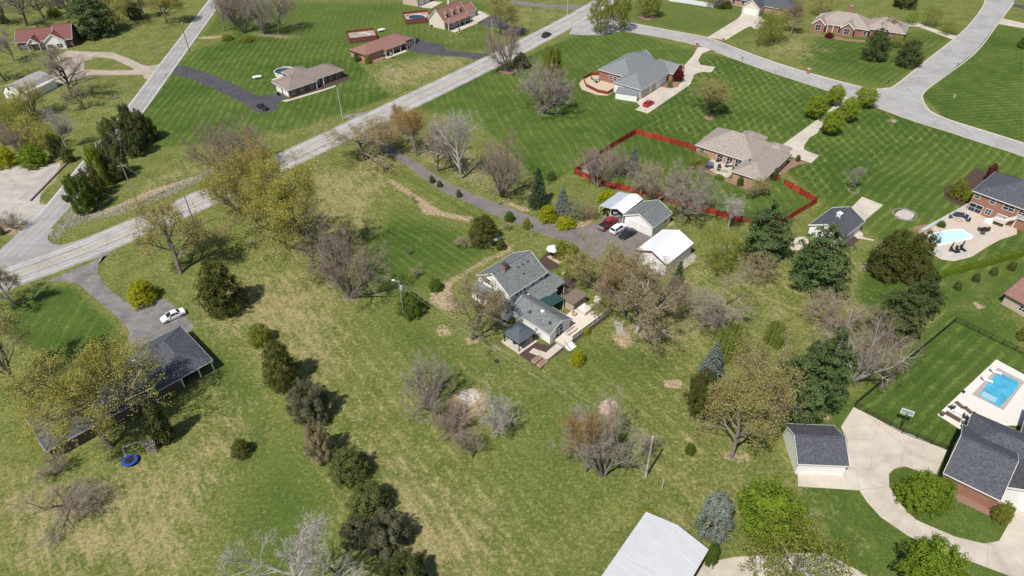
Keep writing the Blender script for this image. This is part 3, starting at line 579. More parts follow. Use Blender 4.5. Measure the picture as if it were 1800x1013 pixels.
def skeleton(seed, tf=.28, spread=.9, up=.55, n1=8, n2=6, n3=6, n4=5, wob=.12, multi=1, droop=0.0):
    rnd = random.Random(seed); br = []
    def poly(p, d, ln, r0, r1, k, lift):
        pts = [p.copy()]; rad = [r0]; d = d.normalized()
        for i in range(k):
            d = (d + Vector((rnd.uniform(-1, 1), rnd.uniform(-1, 1), rnd.uniform(-1, 1))) * wob * 1.6 + Vector((0, 0, lift))).normalized()
            p = p + d * ln / k; pts.append(p.copy()); rad.append(r0 + (r1 - r0) * (i + 1) / k)
        return pts, rad, d
    def kids(pts, rad, n, lev, ln, a0):
        for i in range(n):
            f = a0 + (1 - a0) * (i + rnd.random()) / n; x = f * (len(pts) - 1); j = min(int(x), len(pts) - 2); p = pts[j].lerp(pts[j + 1], x - j)
            d = (pts[j + 1] - pts[j]).normalized(); e = d.orthogonal().normalized(); e.rotate(Matrix.Rotation(rnd.uniform(0, 6.283), 3, d))
            ang = rnd.uniform(.45, 1.05) * (1.0 if lev > 1 else spread)
            nd = d * math.cos(ang) + e * math.sin(ang); l2 = ln * rnd.uniform(.65, 1.15) * (1.15 - .5 * f) * (1.0 if lev > 1 else .92)
            rr = (rad[j] * (1 - (x - j)) + rad[j + 1] * (x - j)) * .62
            grow(p, nd, l2, rr, lev)
    def grow(p, d, ln, r, lev):
        k = (5, 5, 4, 3, 2)[lev]; lift = (.0, .10, .06, .03, .0)[lev] * up * 2 - (droop if lev >= 2 else 0)
        pts, rad, _ = poly(p, d, ln, r, r * (.45 if lev else .6), k, lift); br.append((lev, pts, rad))
        n = (n1, n2, n3, n4, 0)[lev]
        if n: kids(pts, rad, n, lev + 1, ln * (.95 if lev == 0 else .62), .22 if lev == 0 else .2)
    for m_ in range(multi):
        a = 6.283 * m_ / multi + rnd.random(); tilt = .0 if multi == 1 else rnd.uniform(.2, .95)
        d = Vector((math.cos(a) * tilt, math.sin(a) * tilt, 1)); base = Vector((math.cos(a), math.sin(a), 0)) * (.02 if multi > 1 else 0)
        grow(base, d, .62, .026 if multi == 1 else .017, 0)
    P = np.array([p for l, ps, _ in br for p in ps]); top = np.percentile(P[:, 2], 99.7); rad_ = np.percentile(np.hypot(P[:, 0], P[:, 1]), 90)
    out = []
    for l, ps, rs in br: out.append((l, [Vector((p.x / rad_ * .5, p.y / rad_ * .5, max(p.z, -.01) / top)) for p in ps], rs))
    return out
def wood_mesh(name, sk, maxlev=2, rs=1.0):
    b = MB()
    for l, ps, rr in sk:
        if l <= maxlev: b.tube(ps, [max(r * rs, .0016) for r in rr], (7, 5, 4, 3)[l], cap=False)
    return b.mesh(name, fix=False)
def twig_leaves(sk, seed, w=.0017, minlev=3):
    rng = np.random.default_rng(seed); L_ = Leaves(); A = []; B = []
    for l, ps, _ in sk:
        if l >= minlev:
            for a, b in zip(ps[:-1], ps[1:]): A.append(a); B.append(b)
    A = np.array(A); B = np.array(B); d = B - A; c = (A + B) / 2; ln = np.linalg.norm(d, axis=1)
    nr = rng.normal(size=c.shape) + np.array([0, -.3, .6])
    nr = nr - (nr * d).sum(1, keepdims=True) / (ln[:, None] ** 2 + 1e-9) * d
    L_.quads(c, nr, np.full(len(c), w), 1.0, rng, None, d)
    q = L_.q[0]; q[:, 0] = A; q[:, 2] = B
    return L_, A, B, rng
PROTO = {}
def proto(kind, trunk_me, crown_me): PROTO.setdefault(kind, []).append((trunk_me, crown_me))
SK = [skeleton(11, spread=.95, up=.5), skeleton(23, spread=1.15, up=.35, n1=9), skeleton(37, multi=5, spread=.9, up=.5, n1=6, n2=5), skeleton(41, spread=.75, up=.75, n1=9), skeleton(59, multi=6, spread=1.05, up=.35, n1=5, n2=5), skeleton(73, spread=1.3, up=.2, n1=10, n2=7), skeleton(91, spread=1.1, up=.4, n1=11, n2=7)]
for i, sk in enumerate(SK):
    tr = wood_mesh('bare_trunk', sk); lv, A, B, rng = twig_leaves(sk, i); sparse = lv.mesh('bud_twigs')
    # a last order of fine shoots
    sel = rng.integers(0, len(A), 9500); f = rng.random((len(sel), 1)); p = A[sel] * (1 - f) + B[sel] * f; dd = B[sel] - A[sel]; dd /= np.linalg.norm(dd, axis=1, keepdims=True) + 1e-9
    dd = dd + rng.normal(size=dd.shape) * .55 + np.array([0, 0, .25]); dd /= np.linalg.norm(dd, axis=1, keepdims=True); e = p + dd * rng.uniform(.025, .06, (len(sel), 1))
    lv.quads((p + e) / 2, rng.normal(size=p.shape), np.full(len(p), .0012), 1, rng, None, dd); lv.q[-1][:, 0] = p; lv.q[-1][:, 2] = e
    proto('bare', tr, lv.mesh('bare_crown'))
    lv2 = Leaves(); n = 13500 if i < 6 else 34000; fs = 1.0 if i < 6 else .78; k = rng.integers(0, len(e), n); cc = np.where(rng.random((n, 1)) < .75, e[k], p[k]) + rng.normal(size=(n, 3)) * .011
    nn = rng.normal(size=(n, 3)) + np.array([0, 0, .7]); lv2.quads(cc, nn, rng.uniform(.0045, .0088, n) * fs, 1.2, rng)
    proto('bud', tr, lv2.mesh('bud_leaves')); PROTO.setdefault('budtwig', []).append(sparse)                                   # leaves; its twigs come from 'bare'
def cloud(rng, centres, rad, per, size, up=.35, out=None, flat=1.0, asp=1.2):
    """clumps of leaves round the given centres"""
    n = len(centres); c = np.repeat(centres, per, 0); r = np.repeat(rad if np.ndim(rad) else np.full(n, rad), per)[:, None]
    d = rng.normal(size=c.shape); d /= np.linalg.norm(d, axis=1, keepdims=True); k = rng.random((len(c), 1)) ** .45
    p = c + d * k * r * np.array([1, 1, flat]); nn = d * .9 + rng.normal(size=d.shape) * .55 + np.array([0, 0, up])
    if out is not None: nn += np.repeat(out, per, 0) * .6
    v = np.clip(np.repeat(rng.random(n), per) * .6 + rng.random(len(c)) * .4, 0, 1)
    return p, nn, rng.uniform(size * .7, size * 1.25, len(c)), asp, v
def trunk_simple(h, r, seed, limbs=6, name='trunk'):
    rnd = random.Random(seed); b = MB(); b.tube([(0, 0, 0), (.01, .0, h * .5), (0, .01, h)], [r, r * .7, r * .3], 7, cap=False)
    for i in range(limbs):
        a = rnd.uniform(0, 6.28); z = h * rnd.uniform(.3, .8); e = rnd.uniform(.18, .36)
        b.tube([(0, 0, z), (math.cos(a) * e * .5, math.sin(a) * e * .5, z + .08), (math.cos(a) * e, math.sin(a) * e, z + rnd.uniform(.05, .2))], [r * .4, r * .28, r * .1], 4, cap=False)
    return b.mesh(name, fix=False)
def dense(kind, seed, z0, prof, nclump, crad, per, size, trunk_h=.5, trunk_r=.022, up=.35, lump=.16, asp=1.2, flat=.9):
    """crown whose half width at height t is prof(t); clumps sit mostly near the outside"""
    rng = np.random.default_rng(seed); t = rng.random(nclump * 3); pr = np.array([prof(x) for x in t]); keep = rng.random(len(t)) < pr / pr.max(); t = t[keep][:nclump]; pr = pr[keep][:nclump]
    a = rng.random(len(t)) * 2 * math.pi; k = rng.random(len(t)) ** .33
    lumpv = 1 + lump * np.sin(a * 3 + seed + t * 7) * np.cos(a * 5 - t * 11 + seed * 2) + rng.normal(size=len(t)) * lump * .45
    r = pr * k * lumpv; c = np.stack([r * np.cos(a), r * np.sin(a), z0 + (1 - z0) * t], 1); c[:, 2] = np.clip(c[:, 2], crad * .7, 1.03)
    out = np.stack([np.cos(a), np.sin(a), (t - .4)], 1); lv = Leaves()
    p, nn, sz, ap, v = cloud(rng, c, crad * rng.uniform(.7, 1.3, len(c)), per, size, up, out, flat, asp); p[:, 2] = np.maximum(p[:, 2], .004); lv.quads(p, nn, sz, ap, rng, v)
    proto(kind, trunk_simple(trunk_h, trunk_r, seed), lv.mesh(kind + '_crown'))
sp = lambda t: math.sqrt(max(0, 1 - (2 * t - 1) ** 2)) * .5
for s in (1, 2): dense('leafy', 100 + s, .16, lambda t: .5 * (math.sin(math.pi * min(1, t * .92 + .06)) ** .6), 330, .075, 52, .0125, .55, .03)
for s in (1, 2): dense('shrub', 110 + s, .02, lambda t: .5 * math.sqrt(max(0, 1 - t ** 2.2)) * (1 if t > .12 else .85), 300, .085, 44, .015, .4, .03)
def spires(kind, seed, n, per, prof, ln=.24, size=.0095):
    """evergreen built of many upward pointing sprays set over an egg shaped crown"""
    rng = np.random.default_rng(seed); lv = Leaves()
    for i in range(n):
        t0 = ((i + .5) / n) ** .85 * .86; a = i * 2.4 + rng.normal() * .4; r = prof(t0) * rng.uniform(.45, .98); L0 = ln * rng.uniform(.7, 1.25); rad = rng.uniform(.07, .12); ox = rng.uniform(.15, .5)
        d = np.array([math.cos(a) * ox, math.sin(a) * ox, 1.0]); d /= np.linalg.norm(d); b0 = np.array([math.cos(a) * r, math.sin(a) * r, max(.0, t0 - L0 * .25)])
        t = rng.random(per); th = rng.random(per) * 6.283; rr = rad * np.sin(np.pi * np.clip(t * .85 + .12, 0, 1)) ** .8 * rng.random(per) ** .4; c = b0 + d * (t * L0)[:, None] + np.stack([rr * np.cos(th), rr * np.sin(th), rng.normal(size=per) * .012], 1); c[:, 2] = np.clip(c[:, 2], .004, 1.02)
        nn = np.stack([np.cos(th), np.sin(th), np.full(per, .55)], 1) + rng.normal(size=(per, 3)) * .6 + np.array([math.cos(a), math.sin(a), 0]) * .4
        lv.quads(c, nn, rng.uniform(size * .7, size * 1.3, per), 1.6, rng, np.clip(rng.random() * .55 + rng.random(per) * .45, 0, 1))
    proto(kind, trunk_simple(.7, .03, seed, 8), lv.mesh(kind + '_crown'))
for s in (1, 2, 3): spires('cedar', 120 + s, 90, 300, lambda t: .46 * math.sin(math.pi * min(1, t * .62 + .32)) ** .7)
for s in (1,): dense('pear', 130 + s, .10, lambda t: .5 * math.sin(math.pi * (t * .86 + .1)) ** .55, 330, .07, 40, .0105, .6, .025, .3, .18)
dense('column', 140, .0, lambda t: .5 * (1 - t ** 3) ** .8, 260, .13, 22, .03, .5, .04, .1, .06, 1.5)
for s in (1, 2): # loose half-leafed crown: olive / tan
    dense('loose', 150 + s, .10, lambda t: .5 * math.sin(math.pi * min(1, t * .85 + .1)) ** .6, 420, .06, 24, .0085, .75, .03, .3, .34)
def spruce(seed, lay=17):
    rng = np.random.default_rng(seed); lv = Leaves(); C = []; D_ = []; S = []; V = []
    for i in range(lay):
        t = i / lay; r0 = .5 * (1 - t) ** .74 + .012; nb = int(8 + 15 * (1 - t))
        for k in range(nb):
            a = 2 * math.pi * (k + rng.random() * .7) / nb + i * .7; r = r0 * rng.uniform(.8, 1.1); z = .03 + .95 * t + rng.normal() * .012; vv = rng.random()
            m_ = max(3, int(26 * r + 3))
            for j in range(m_):
                f = (j + .5) / m_; w = .035 * (1 - f * .55)
                for s_ in range(3):
                    C.append((math.cos(a) * r * f - math.sin(a) * rng.normal() * w, math.sin(a) * r * f + math.cos(a) * rng.normal() * w, max(.005, z + .035 * (1 - t) - .07 * (1 - t) * f * f + rng.normal() * .008 + .02 * f)))
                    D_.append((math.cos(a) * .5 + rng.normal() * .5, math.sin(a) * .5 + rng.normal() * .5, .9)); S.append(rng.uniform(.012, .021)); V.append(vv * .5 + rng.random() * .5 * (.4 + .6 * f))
    lv.quads(np.array(C), np.array(D_), np.array(S), 1.4, rng, np.array(V)); proto('spruce', trunk_simple(.92, .022, seed, 0), lv.mesh('spruce_crown'))
for s in (5, 6): spruce(s)
def pine(seed):
    rng = np.random.default_rng(seed); wd = MB(); wd.tube([(0, 0, 0), (.006, 0, .5), (0, 0, .95)], [.022, .015, .004], 7, cap=False); lv = Leaves()
    for i in range(12):
        t = .05 + .92 * i / 11; R0 = .5 * math.sin(math.pi * min(1, (t * .74 + .26))) ** .8 + .03; nb = 8 if t < .6 else (6 if t < .85 else 4)
        for k in range(nb):
            a = 2 * math.pi * (k + rng.random() * .8) / nb + i * 1.1; r = R0 * rng.uniform(.6, 1.12); z = t + rng.normal() * .025; rise = rng.uniform(.0, .06)
            wd.tube([(0, 0, z - .02), (math.cos(a) * r * .55, math.sin(a) * r * .55, z), (math.cos(a) * r * .95, math.sin(a) * r * .95, z + rise)], [.006, .004, .0015], 3, cap=False)
            m_ = int(70 + 190 * r * 2); f = rng.uniform(.18, 1.0, m_) ** .8; lat = rng.normal(size=m_) * .30 * r * f * np.clip(1.25 - f, .25, 1)
            zz = z + rise * f + .028 * np.sin(f * 22 + k) * f + np.abs(rng.normal(size=m_)) * .016 - np.abs(lat) * .18
            c = np.stack([math.cos(a) * r * f - math.sin(a) * lat, math.sin(a) * r * f + math.cos(a) * lat, np.maximum(zz, .02)], 1)
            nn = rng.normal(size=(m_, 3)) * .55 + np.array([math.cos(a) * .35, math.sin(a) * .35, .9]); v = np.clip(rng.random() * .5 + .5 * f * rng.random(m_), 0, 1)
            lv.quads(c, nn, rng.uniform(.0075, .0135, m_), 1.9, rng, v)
    proto('pine', wd.mesh('pine_trunk', fix=False), lv.mesh('pine_crown'))
for s in (7, 8, 9): pine(s)
def weep(seed):
    rng = np.random.default_rng(seed); lv = Leaves()
    for k in range(260):
        a = rng.random() * 6.283; r = .5 * rng.random() ** .5; z1 = .62 + .38 * math.sqrt(max(0, 1 - (r / .52) ** 2)) * rng.uniform(.8, 1); z0 = rng.uniform(.03, .3); n = 22
        f = np.linspace(0, 1, n); c = np.stack([math.cos(a) * (r + .05 * f) + rng.normal(size=n) * .006, math.sin(a) * (r + .05 * f) + rng.normal(size=n) * .006, z1 + (z0 - z1) * f], 1)
        d = rng.normal(size=(n, 3)) * .5 + np.array([math.cos(a), math.sin(a), .3]); lv.quads(c, d, rng.uniform(.010, .016, n), 1.9, rng, np.full(n, rng.random()), np.tile([0, 0, 1.0], (n, 1)) + rng.normal(size=(n, 3)) * .25)
    proto('weep', trunk_simple(.8, .02, seed), lv.mesh('weeping_crown'))
weep(3)
M_BARK = mat('bark', (.20, .17, .145), .95, .1, .25, 6, bump=.4, bscale=30); M_BARKL = mat('pale_bark', (.37, .345, .31), .95, .1, .2, 6); M_BARKD = mat('dark_bark', (.105, .085, .07), .95, .1, .25, 6)
TW = {'grey': leafmat('grey_twigs', (.235, .20, .165), (.365, .32, .27), .0), 'red': leafmat('reddish_twigs', (.195, .145, .115), (.32, .25, .205), 0), 'pale': leafmat('pale_twigs', (.30, .275, .245), (.44, .41, .37), 0), 'tan': leafmat('tan_twigs', (.245, .19, .125), (.38, .31, .21), 0), 'dark': leafmat('dark_twigs', (.19, .155, .125), (.32, .27, .225), 0)}
LF = {'ygp': leafmat('pale_yellow_buds', (.36, .345, .085), (.54, .505, .16), .5), 'palegrey': leafmat('pale_grey_needles', (.15, .18, .155), (.30, .335, .29), .1), 'yg': leafmat('yellow_green_buds', (.33, .315, .060), (.52, .48, .13), .45), 'olive': leafmat('olive_buds', (.30, .275, .085), (.47, .42, .165), .45), 'orange': leafmat('orange_buds', (.34, .225, .07), (.50, .35, .13), .45), 'brown': leafmat('brown_buds', (.30, .215, .115), (.44, .33, .19), .45), 'bright': leafmat('bright_leaves', (.10, .18, .018), (.24, .31, .04)), 'green': leafmat('green_leaves', (.055, .105, .018), (.14, .19, .035)),
      'pine': leafmat('pine_needles', (0.053, 0.092, 0.034), (0.161, 0.218, 0.083), .22), 'dpine': leafmat('dark_needles', (0.046, 0.072, 0.026), (0.138, 0.156, 0.060), .22), 'blue': leafmat('blue_needles', (.095, .125, .115), (.20, .235, .215), .1), 'cedar': leafmat('cedar_green', (0.063, 0.083, 0.025), (0.172, 0.187, 0.063), .22), 'ocedar': leafmat('olive_cedar', (0.061, 0.073, 0.020), (0.154, 0.156, 0.044), .22), 'gcedar': leafmat('greyish_cedar', (.085, .09, .05), (.17, .165, .10), .1),
      'forsyth': leafmat('yellow_shrub', (.22, .24, .012), (.42, .42, .025)), 'maroon': leafmat('maroon_leaves', (.085, .012, .018), (.19, .03, .042)), 'sage': leafmat('sage_leaves', (.15, .16, .10), (.28, .29, .20)), 'lime': leafmat('lime_leaves', (.16, .23, .02), (.30, .36, .05)), 'spruce': leafmat('spruce_needles', (0.034, 0.060, 0.030), (0.098, 0.132, 0.069), .22), 'tanleaf': leafmat('tan_leaves', (.29, .235, .135), (.45, .375, .225), .4), 'goldgreen': leafmat('golden_green', (.15, .175, .03), (.31, .315, .065), .35), 'wgreen': leafmat('willow_green', (.13, .175, .03), (.25, .29, .06), .3)}
GROUPS = {'bare': 'bare deciduous trees', 'bud': 'trees coming into bud', 'leafy': 'round leafy trees', 'shrub': 'garden shrubs', 'cedar': 'cedars and junipers', 'pear': 'ornamental pear trees', 'column': 'columnar evergreens', 'loose': 'half leafed trees', 'spruce': 'spruce trees', 'pine': 'pine trees', 'weep': 'weeping shrubs'}
NT = [0]
def plant(kind, base, topy, wpx, label, colr=None, twig='grey', bark=None, var=None, z=0.0, squash=1.0, cb=.15):
    """base = pixel of the foot, topy = pixel row of the crown's top edge, wpx = crown width in pixels"""
    NT[0] += 1; rnd = random.Random(int(px(base)[0] * 13 + px(base)[1] * 7)); g = G(base); w = wpx * mpp(g); bx_, by_ = px(base)
    if isinstance(topy, tuple): topy = px(topy)[1]
    ang = math.atan2(CH, math.hypot(g.x, g.y)); lo, hi = .3, 40.0
    for _ in range(40):                                   # height whose ellipsoid crown reaches row topy
        h = (lo + hi) / 2; hc = h * (1 - cb) / 2; zc = h - hc
        if kind in ('spruce', 'pine', 'pear', 'column'): y = proj((g.x, g.y, h))[1]
        else: y = proj((g.x, g.y, zc))[1] - math.sqrt((w * .42 * math.sin(ang)) ** 2 + (hc * math.cos(ang)) ** 2) / mpp((g.x, g.y, zc))
        if y > topy: lo = h
        else: hi = h
    h = min(max(h, w * .28), 26.0); name = {'shrub': 'shrub', 'weep': 'weeping_shrub', 'pine': 'pine_tree', 'spruce': 'spruce_tree', 'cedar': 'cedar_tree', 'column': 'columnar_evergreen', 'pear': 'pear_tree', 'bare': 'bare_tree', 'bud': 'budding_tree', 'leafy': 'leafy_tree', 'loose': 'half_leafed_tree'}[kind]
    if kind in ('shrub', 'leafy') and any(q in label for q in ('cedar', 'evergreen', 'juniper', 'spruce')): name = 'evergreen_tree'
    lst = PROTO[kind]; i = rnd.randrange(min(len(lst), 6)) if var is None else var
    e = thing(name, label, 'shrub' if name in ('shrub', 'weeping_shrub') else 'tree', (g.x, g.y, z), rnd.uniform(0, 6.28), 'cedars and junipers' if name == 'evergreen_tree' else GROUPS[kind]); kw = {'leafy': .92, 'shrub': .9, 'cedar': .98, 'loose': .95, 'pine': 1.05, 'bare': 1.2, 'bud': 1.14}.get(kind, 1.0); e.scale = (w * kw, w * kw * squash, h)
    tm, cm = lst[i]
    t = link('trunk', tm, M_BARK, e); c = link('crown', cm, LF['green'], e)
    bm_ = {'pale': M_BARKL, 'dark': M_BARKD}.get(bark or twig, M_BARK)
    def om(o, m): o.material_slots[0].link = 'OBJECT'; o.material_slots[0].material = m
    om(t, bm_)
    if kind == 'bare': om(c, TW[twig])
    else: om(c, LF[colr or 'green'])
    if kind == 'bud': b_ = link('twigs', PROTO['budtwig'][i], TW['grey'], e); om(b_, TW[twig])
    return e
_T = plant
# --- upper left: the wooded lot and the barn
_T('bare', (126.6, 173), 84, 78, 'tall dark bare tree standing between the gravel loop and the white gambrel barn', twig='dark', var=3)
_T('bare', (150, 193), 150, 44, 'thin dark leaning tree in the grass in front of the gravel loop', twig='dark', var=0)
_T('bare', (47, 46), -30, 66, 'bare tree rising behind the maroon roofed house, over its left end', twig='dark', var=3)
_T('bare', (77, 33), -40, 56, 'bare tree with reddish twigs behind the maroon roofed house, over its middle', twig='red', var=0)
_T('pine', (170, 62), -22, 70, 'broad dark pine on the lawn beside the maroon roofed house', 'pine', var=0)
_T('loose', (205, 51), -40, 60, 'brownish half leafed tree beside the broad dark pine', 'olive', var=0)
_T('bud', (256, 34), -30, 50, 'lime budding tree between the dark pine and the side road', 'yg', var=3)
_T('bud', (293, 41), -30, 56, 'budding tree shading the side road near its far end', 'yg', var=0)
_T('cedar', (238, 34), 6, 30, 'small dark evergreen in the shade behind the lime budding tree', 'dpine')
_T('bare', (11, 143), 68, 56, 'dark bare tree behind the white gambrel barn', twig='dark', var=1)
_T('bud', (59, 208), 148, 60, 'sparse budding tree below the white barn wall with two small windows', 'yg', twig='dark', var=4)
_T('bare', (118, 262), 186, 36, 'slim pale bare tree at the edge of the scrub by the gravel lot', twig='pale', var=3)
_T('loose', (26, 232), 184, 58, 'olive half leafed tree in the scrub below the white barn', 'goldgreen', var=1)
_T('loose', (66, 258), 200, 56, 'lime half leafed tree in the scrub above the gravel lot', 'yg', var=0)
_T('bare', (36, 270), 222, 50, 'brown twiggy tree in the scrub behind the yellow green bush', twig='red', var=2)
_T('shrub', (12, 290), 258, 46, 'yellow green bush at the edge of the gravel lot', 'forsyth')
_T('shrub', (64, 290), 254, 52, 'bright green bush between the yellow green bush and the dark scrub', 'bright')
_T('cedar', (102, 274), 238, 22, 'small dark cedar in the scrub beside the slim pale tree', 'dpine')
_T('shrub', (122, 284), 258, 24, 'dark scrubby bush at the roadside beyond the gravel lot', 'cedar')
_T('loose', (5, 222), 170, 50, 'dark olive tree at the edge of the scrub beside the barn wall', 'olive', var=1)
_T('bare', (22, 402), 372, 40, 'low grey bare shrub by the gravel entrance of the side road', twig='grey', var=4)
_T('shrub', (4, 412), 393, 14, 'small dark evergreen at the corner of the side road', 'cedar')
for k_, b_, ty, w_, c_, l_ in [('bare', (14, 44), -30, 50, 'dark', 'bare tree in the wood behind the maroon roofed house, past its left end'), ('bare', (104, 16), -50, 50, 'red', 'reddish bare tree in the wood beyond the maroon roofed house chimney end'), ('bare', (132, 26), -40, 46, 'grey', 'grey bare tree in the wood beside the broad dark pine'), ('bare', (24, 108), 50, 44, 'grey', 'grey bare tree at the left end wall of the maroon roofed house'), ('bare', (58, 18), -46, 52, 'grey', 'grey bare tree deep in the wood behind the maroon roof'), ('bare', (190, 20), -50, 44, 'dark', 'dark bare tree rising behind the broad dark pine'), ('bare', (92, 112), 74, 30, 'red', 'small reddish bare tree on the edge of the gravel turning area'), ('bare', (8, 255), 212, 40, 'grey', 'grey bare tree above the yellow green bush')]: _T(k_, b_, ty, w_, l_, twig=c_)
for b_, ty, w_, c_, l_ in [((228, 14), -34, 50, 'yg', 'lime half leafed tree in the shade near the side road'), ((278, 14), -30, 44, 'goldgreen', 'olive half leafed tree close to the side road'), ((44, 246), 196, 44, 'goldgreen', 'green half leafed tree in the middle of the scrub'), ((90, 262), 214, 40, 'yg', 'lime half leafed tree at the road end of the scrub')]: _T('loose', b_, ty, w_, l_, c_)
for b_, ty, w_, c_, l_ in [((96, 28), 14, 26, 'goldgreen', 'green brush under the trees behind the maroon roof'), ((4, 40), 26, 24, 'goldgreen', 'green brush at the edge of the wood'), ((92, 250), 234, 30, 'goldgreen', 'lime undergrowth below the slim pale tree'), ((112, 232), 220, 24, 'cedar', 'dark brush at the roadside edge of the scrub')]: _T('shrub', b_, ty, w_, l_, c_)
# cedars on the road bank
for b_, ty, w_, c_, l_ in [((248, 250), 196, 50, 'cedar', 'dark cedar at the far end of the roadside thicket'), ((232, 232), 184, 24, 'gcedar', 'thin greyish tree half hiding the side road'), ((266, 246), 207, 32, 'cedar', 'low dark cedar at the lawn edge of the roadside thicket'), ((215, 268), 208, 56, 'cedar', 'broad brownish cedar in the middle of the roadside thicket'), ((243, 272), 225, 40, 'dpine', 'dark cedar on the lawn side of the thicket, behind the street pole'), ((188, 290), 250, 38, 'gcedar', 'grey twiggy cedar overhanging the side road'), ((205, 312), 262, 50, 'cedar', 'dark cedar beside the utility pole on the bank'), ((184, 326), 256, 28, 'lime', 'tall lime green young tree in the roadside thicket'), ((172, 345), 294, 36, 'ocedar', 'olive cedar next to the bright green cedar on the bank')]:
    _T('cedar', b_, ty, w_, l_, c_)
_T('cedar', (152, 370), 308, 50, 'bright green cedar at the end of the roadside thicket, by the stone ditch', 'green')
# --- top, centre
for b_, ty, w_, l_, tw in [((394, 55), -14, 40, 'bare tree at the road end of the grove behind the ranch lawns', 'grey'), ((430, 58), -24, 50, 'brown bare tree second from the road in the grove', 'red'), ((465, 60), -20, 56, 'greyish bare tree in the middle of the grove', 'grey'), ((490, 60), -18, 60, 'tangled reddish bare tree at the lawn end of the grove', 'red'), ((412, 40), -20, 50, 'dark bare tree deep inside the grove', 'dark')]:
    _T('bare', b_, ty, w_, l_, twig=tw)
_T('shrub', (400, 70), 60, 24, 'low green brush at the foot of the grove by the road', 'goldgreen'); _T('shrub', (435, 72), 63, 30, 'low green brush patch in front of the grove', 'goldgreen')
_T('bare', (893, 124), 46, 62, 'multi-stemmed bare tree in a mulch ring beside the highway', twig='red', var=2)
_T('shrub', (916, 118), 92, 34, 'grey green bush beside the multi-stemmed tree at the highway', 'gcedar')
_T('bud', (880, 62), -20, 56, 'olive budding tree across the highway from the dark car', 'olive', var=0)
_T('bare', (955, 199), 108, 80, 'wide grey bare tree in a small stone ring on the bright lawn', twig='grey', var=4)
_T('cedar', (970, 168), 84, 40, 'tall golden green conifer behind the wide grey bare tree', 'goldgreen', var=1)
_T('bare', (983, 186), 118, 50, 'reddish bare tree standing beside the wide grey one on the bright lawn', twig='red', var=0)
_T('pear', (1055, 58), -6, 42, 'oval ornamental pear at the road junction, on the highway side', 'goldgreen'); _T('pear', (1090, 55), -12, 36, 'oval ornamental pear at the road junction, on the subdivision side', 'goldgreen')
_T('pear', (1139, 30), -22, 42, 'ornamental pear in a mulch ring across from the junction', 'goldgreen')
_T('bud', (1255, 14), -16, 34, 'small budding tree by the white vinyl fence', 'brown', twig='red', var=2)
_T('shrub', (1278, 14), 2, 18, 'round shrub by the entrance of the tan brick house', 'green')
_T('loose', (1338, 80), 22, 38, 'olive half leafed tree by the concrete drive across the subdivision road', 'goldgreen', var=0)
_T('loose', (1358, 74), 14, 46, 'goldish half leafed tree at the left of the gabled brick house', 'goldgreen', var=1)
_T('bud', (1390, 62), 4, 36, 'brown budding tree close to the gabled brick house', 'brown', twig='red', var=0)
_T('loose', (1440, 26), -20, 46, 'olive tree behind the gabled brick house', 'olive', var=0)
_T('cedar', (1590, 14), -20, 40, 'dark evergreen behind the gabled brick house', 'cedar')
_T('shrub', (1535, 104), 52, 48, 'grey green evergreen on the corner lawn, close to the gabled house', 'dpine', var=0); _T('shrub', (1594, 116), 70, 46, 'broad dark evergreen on the corner lawn, away from the gabled house', 'dpine', var=1)
_T('bud', (1563, 64), 32, 34, 'pinkish budding tree against the gabled brick house', 'tanleaf', var=0)
_T('loose', (1573, 82), 60, 32, 'small bright green tree between the two corner evergreens', 'goldgreen', var=1)
_T('loose', (1600, 42), 22, 26, 'small green tree by the walk at the end of the gabled house', 'bright', var=0); _T('loose', (1634, 46), 14, 36, 'goldish tree in the middle of the row along the walk', 'goldgreen', var=1); _T('loose', (1664, 60), 38, 32, 'goldish tree nearest the road in the row along the walk', 'goldgreen', var=0)
_T('shrub', (1798, 84), 64, 22, 'dark shrub on the lawn at the edge of the corner lot', 'green')
_T('leafy', (1465, 186), 150, 31, 'round leafy tree at the road end of the drive, left side', 'lime'); _T('leafy', (1518, 189), 152, 40, 'round leafy tree standing against the kerb at the fork', 'lime'); _T('leafy', (1430, 208), 168, 41, 'round leafy tree on the cross-mown lawn, left of the drive', 'lime'); _T('leafy', (1487, 215), 172, 34, 'round leafy tree right of the drive between two others', 'lime'); _T('leafy', (1457, 237), 194, 40, 'round leafy tree overhanging the right edge of the drive', 'lime')
_T('bud', (1247, 205), 140, 76, 'sparse budding tree in a round mulch bed on the cross-mown lawn', 'olive', twig='dark', var=3)
_T('bare', (1500, 334), 290, 26, 'slim young bare tree in a stone ring above the dark roofed garage', twig='grey', var=3)
_T('leafy', (1192, 143), 124, 20, 'round maroon maple beside the curved concrete drive', 'maroon'); _T('shrub', (1176, 143), 133, 11, 'lime green shrub beside the maroon maple', 'lime'); _T('shrub', (1177, 153), 142, 11, 'clipped green shrub at the end of the bed by the maroon maple', 'goldgreen')
_T('leafy', (1735, 321), 288, 16, 'maroon maple at the corner of the two storey brick house', 'maroon')
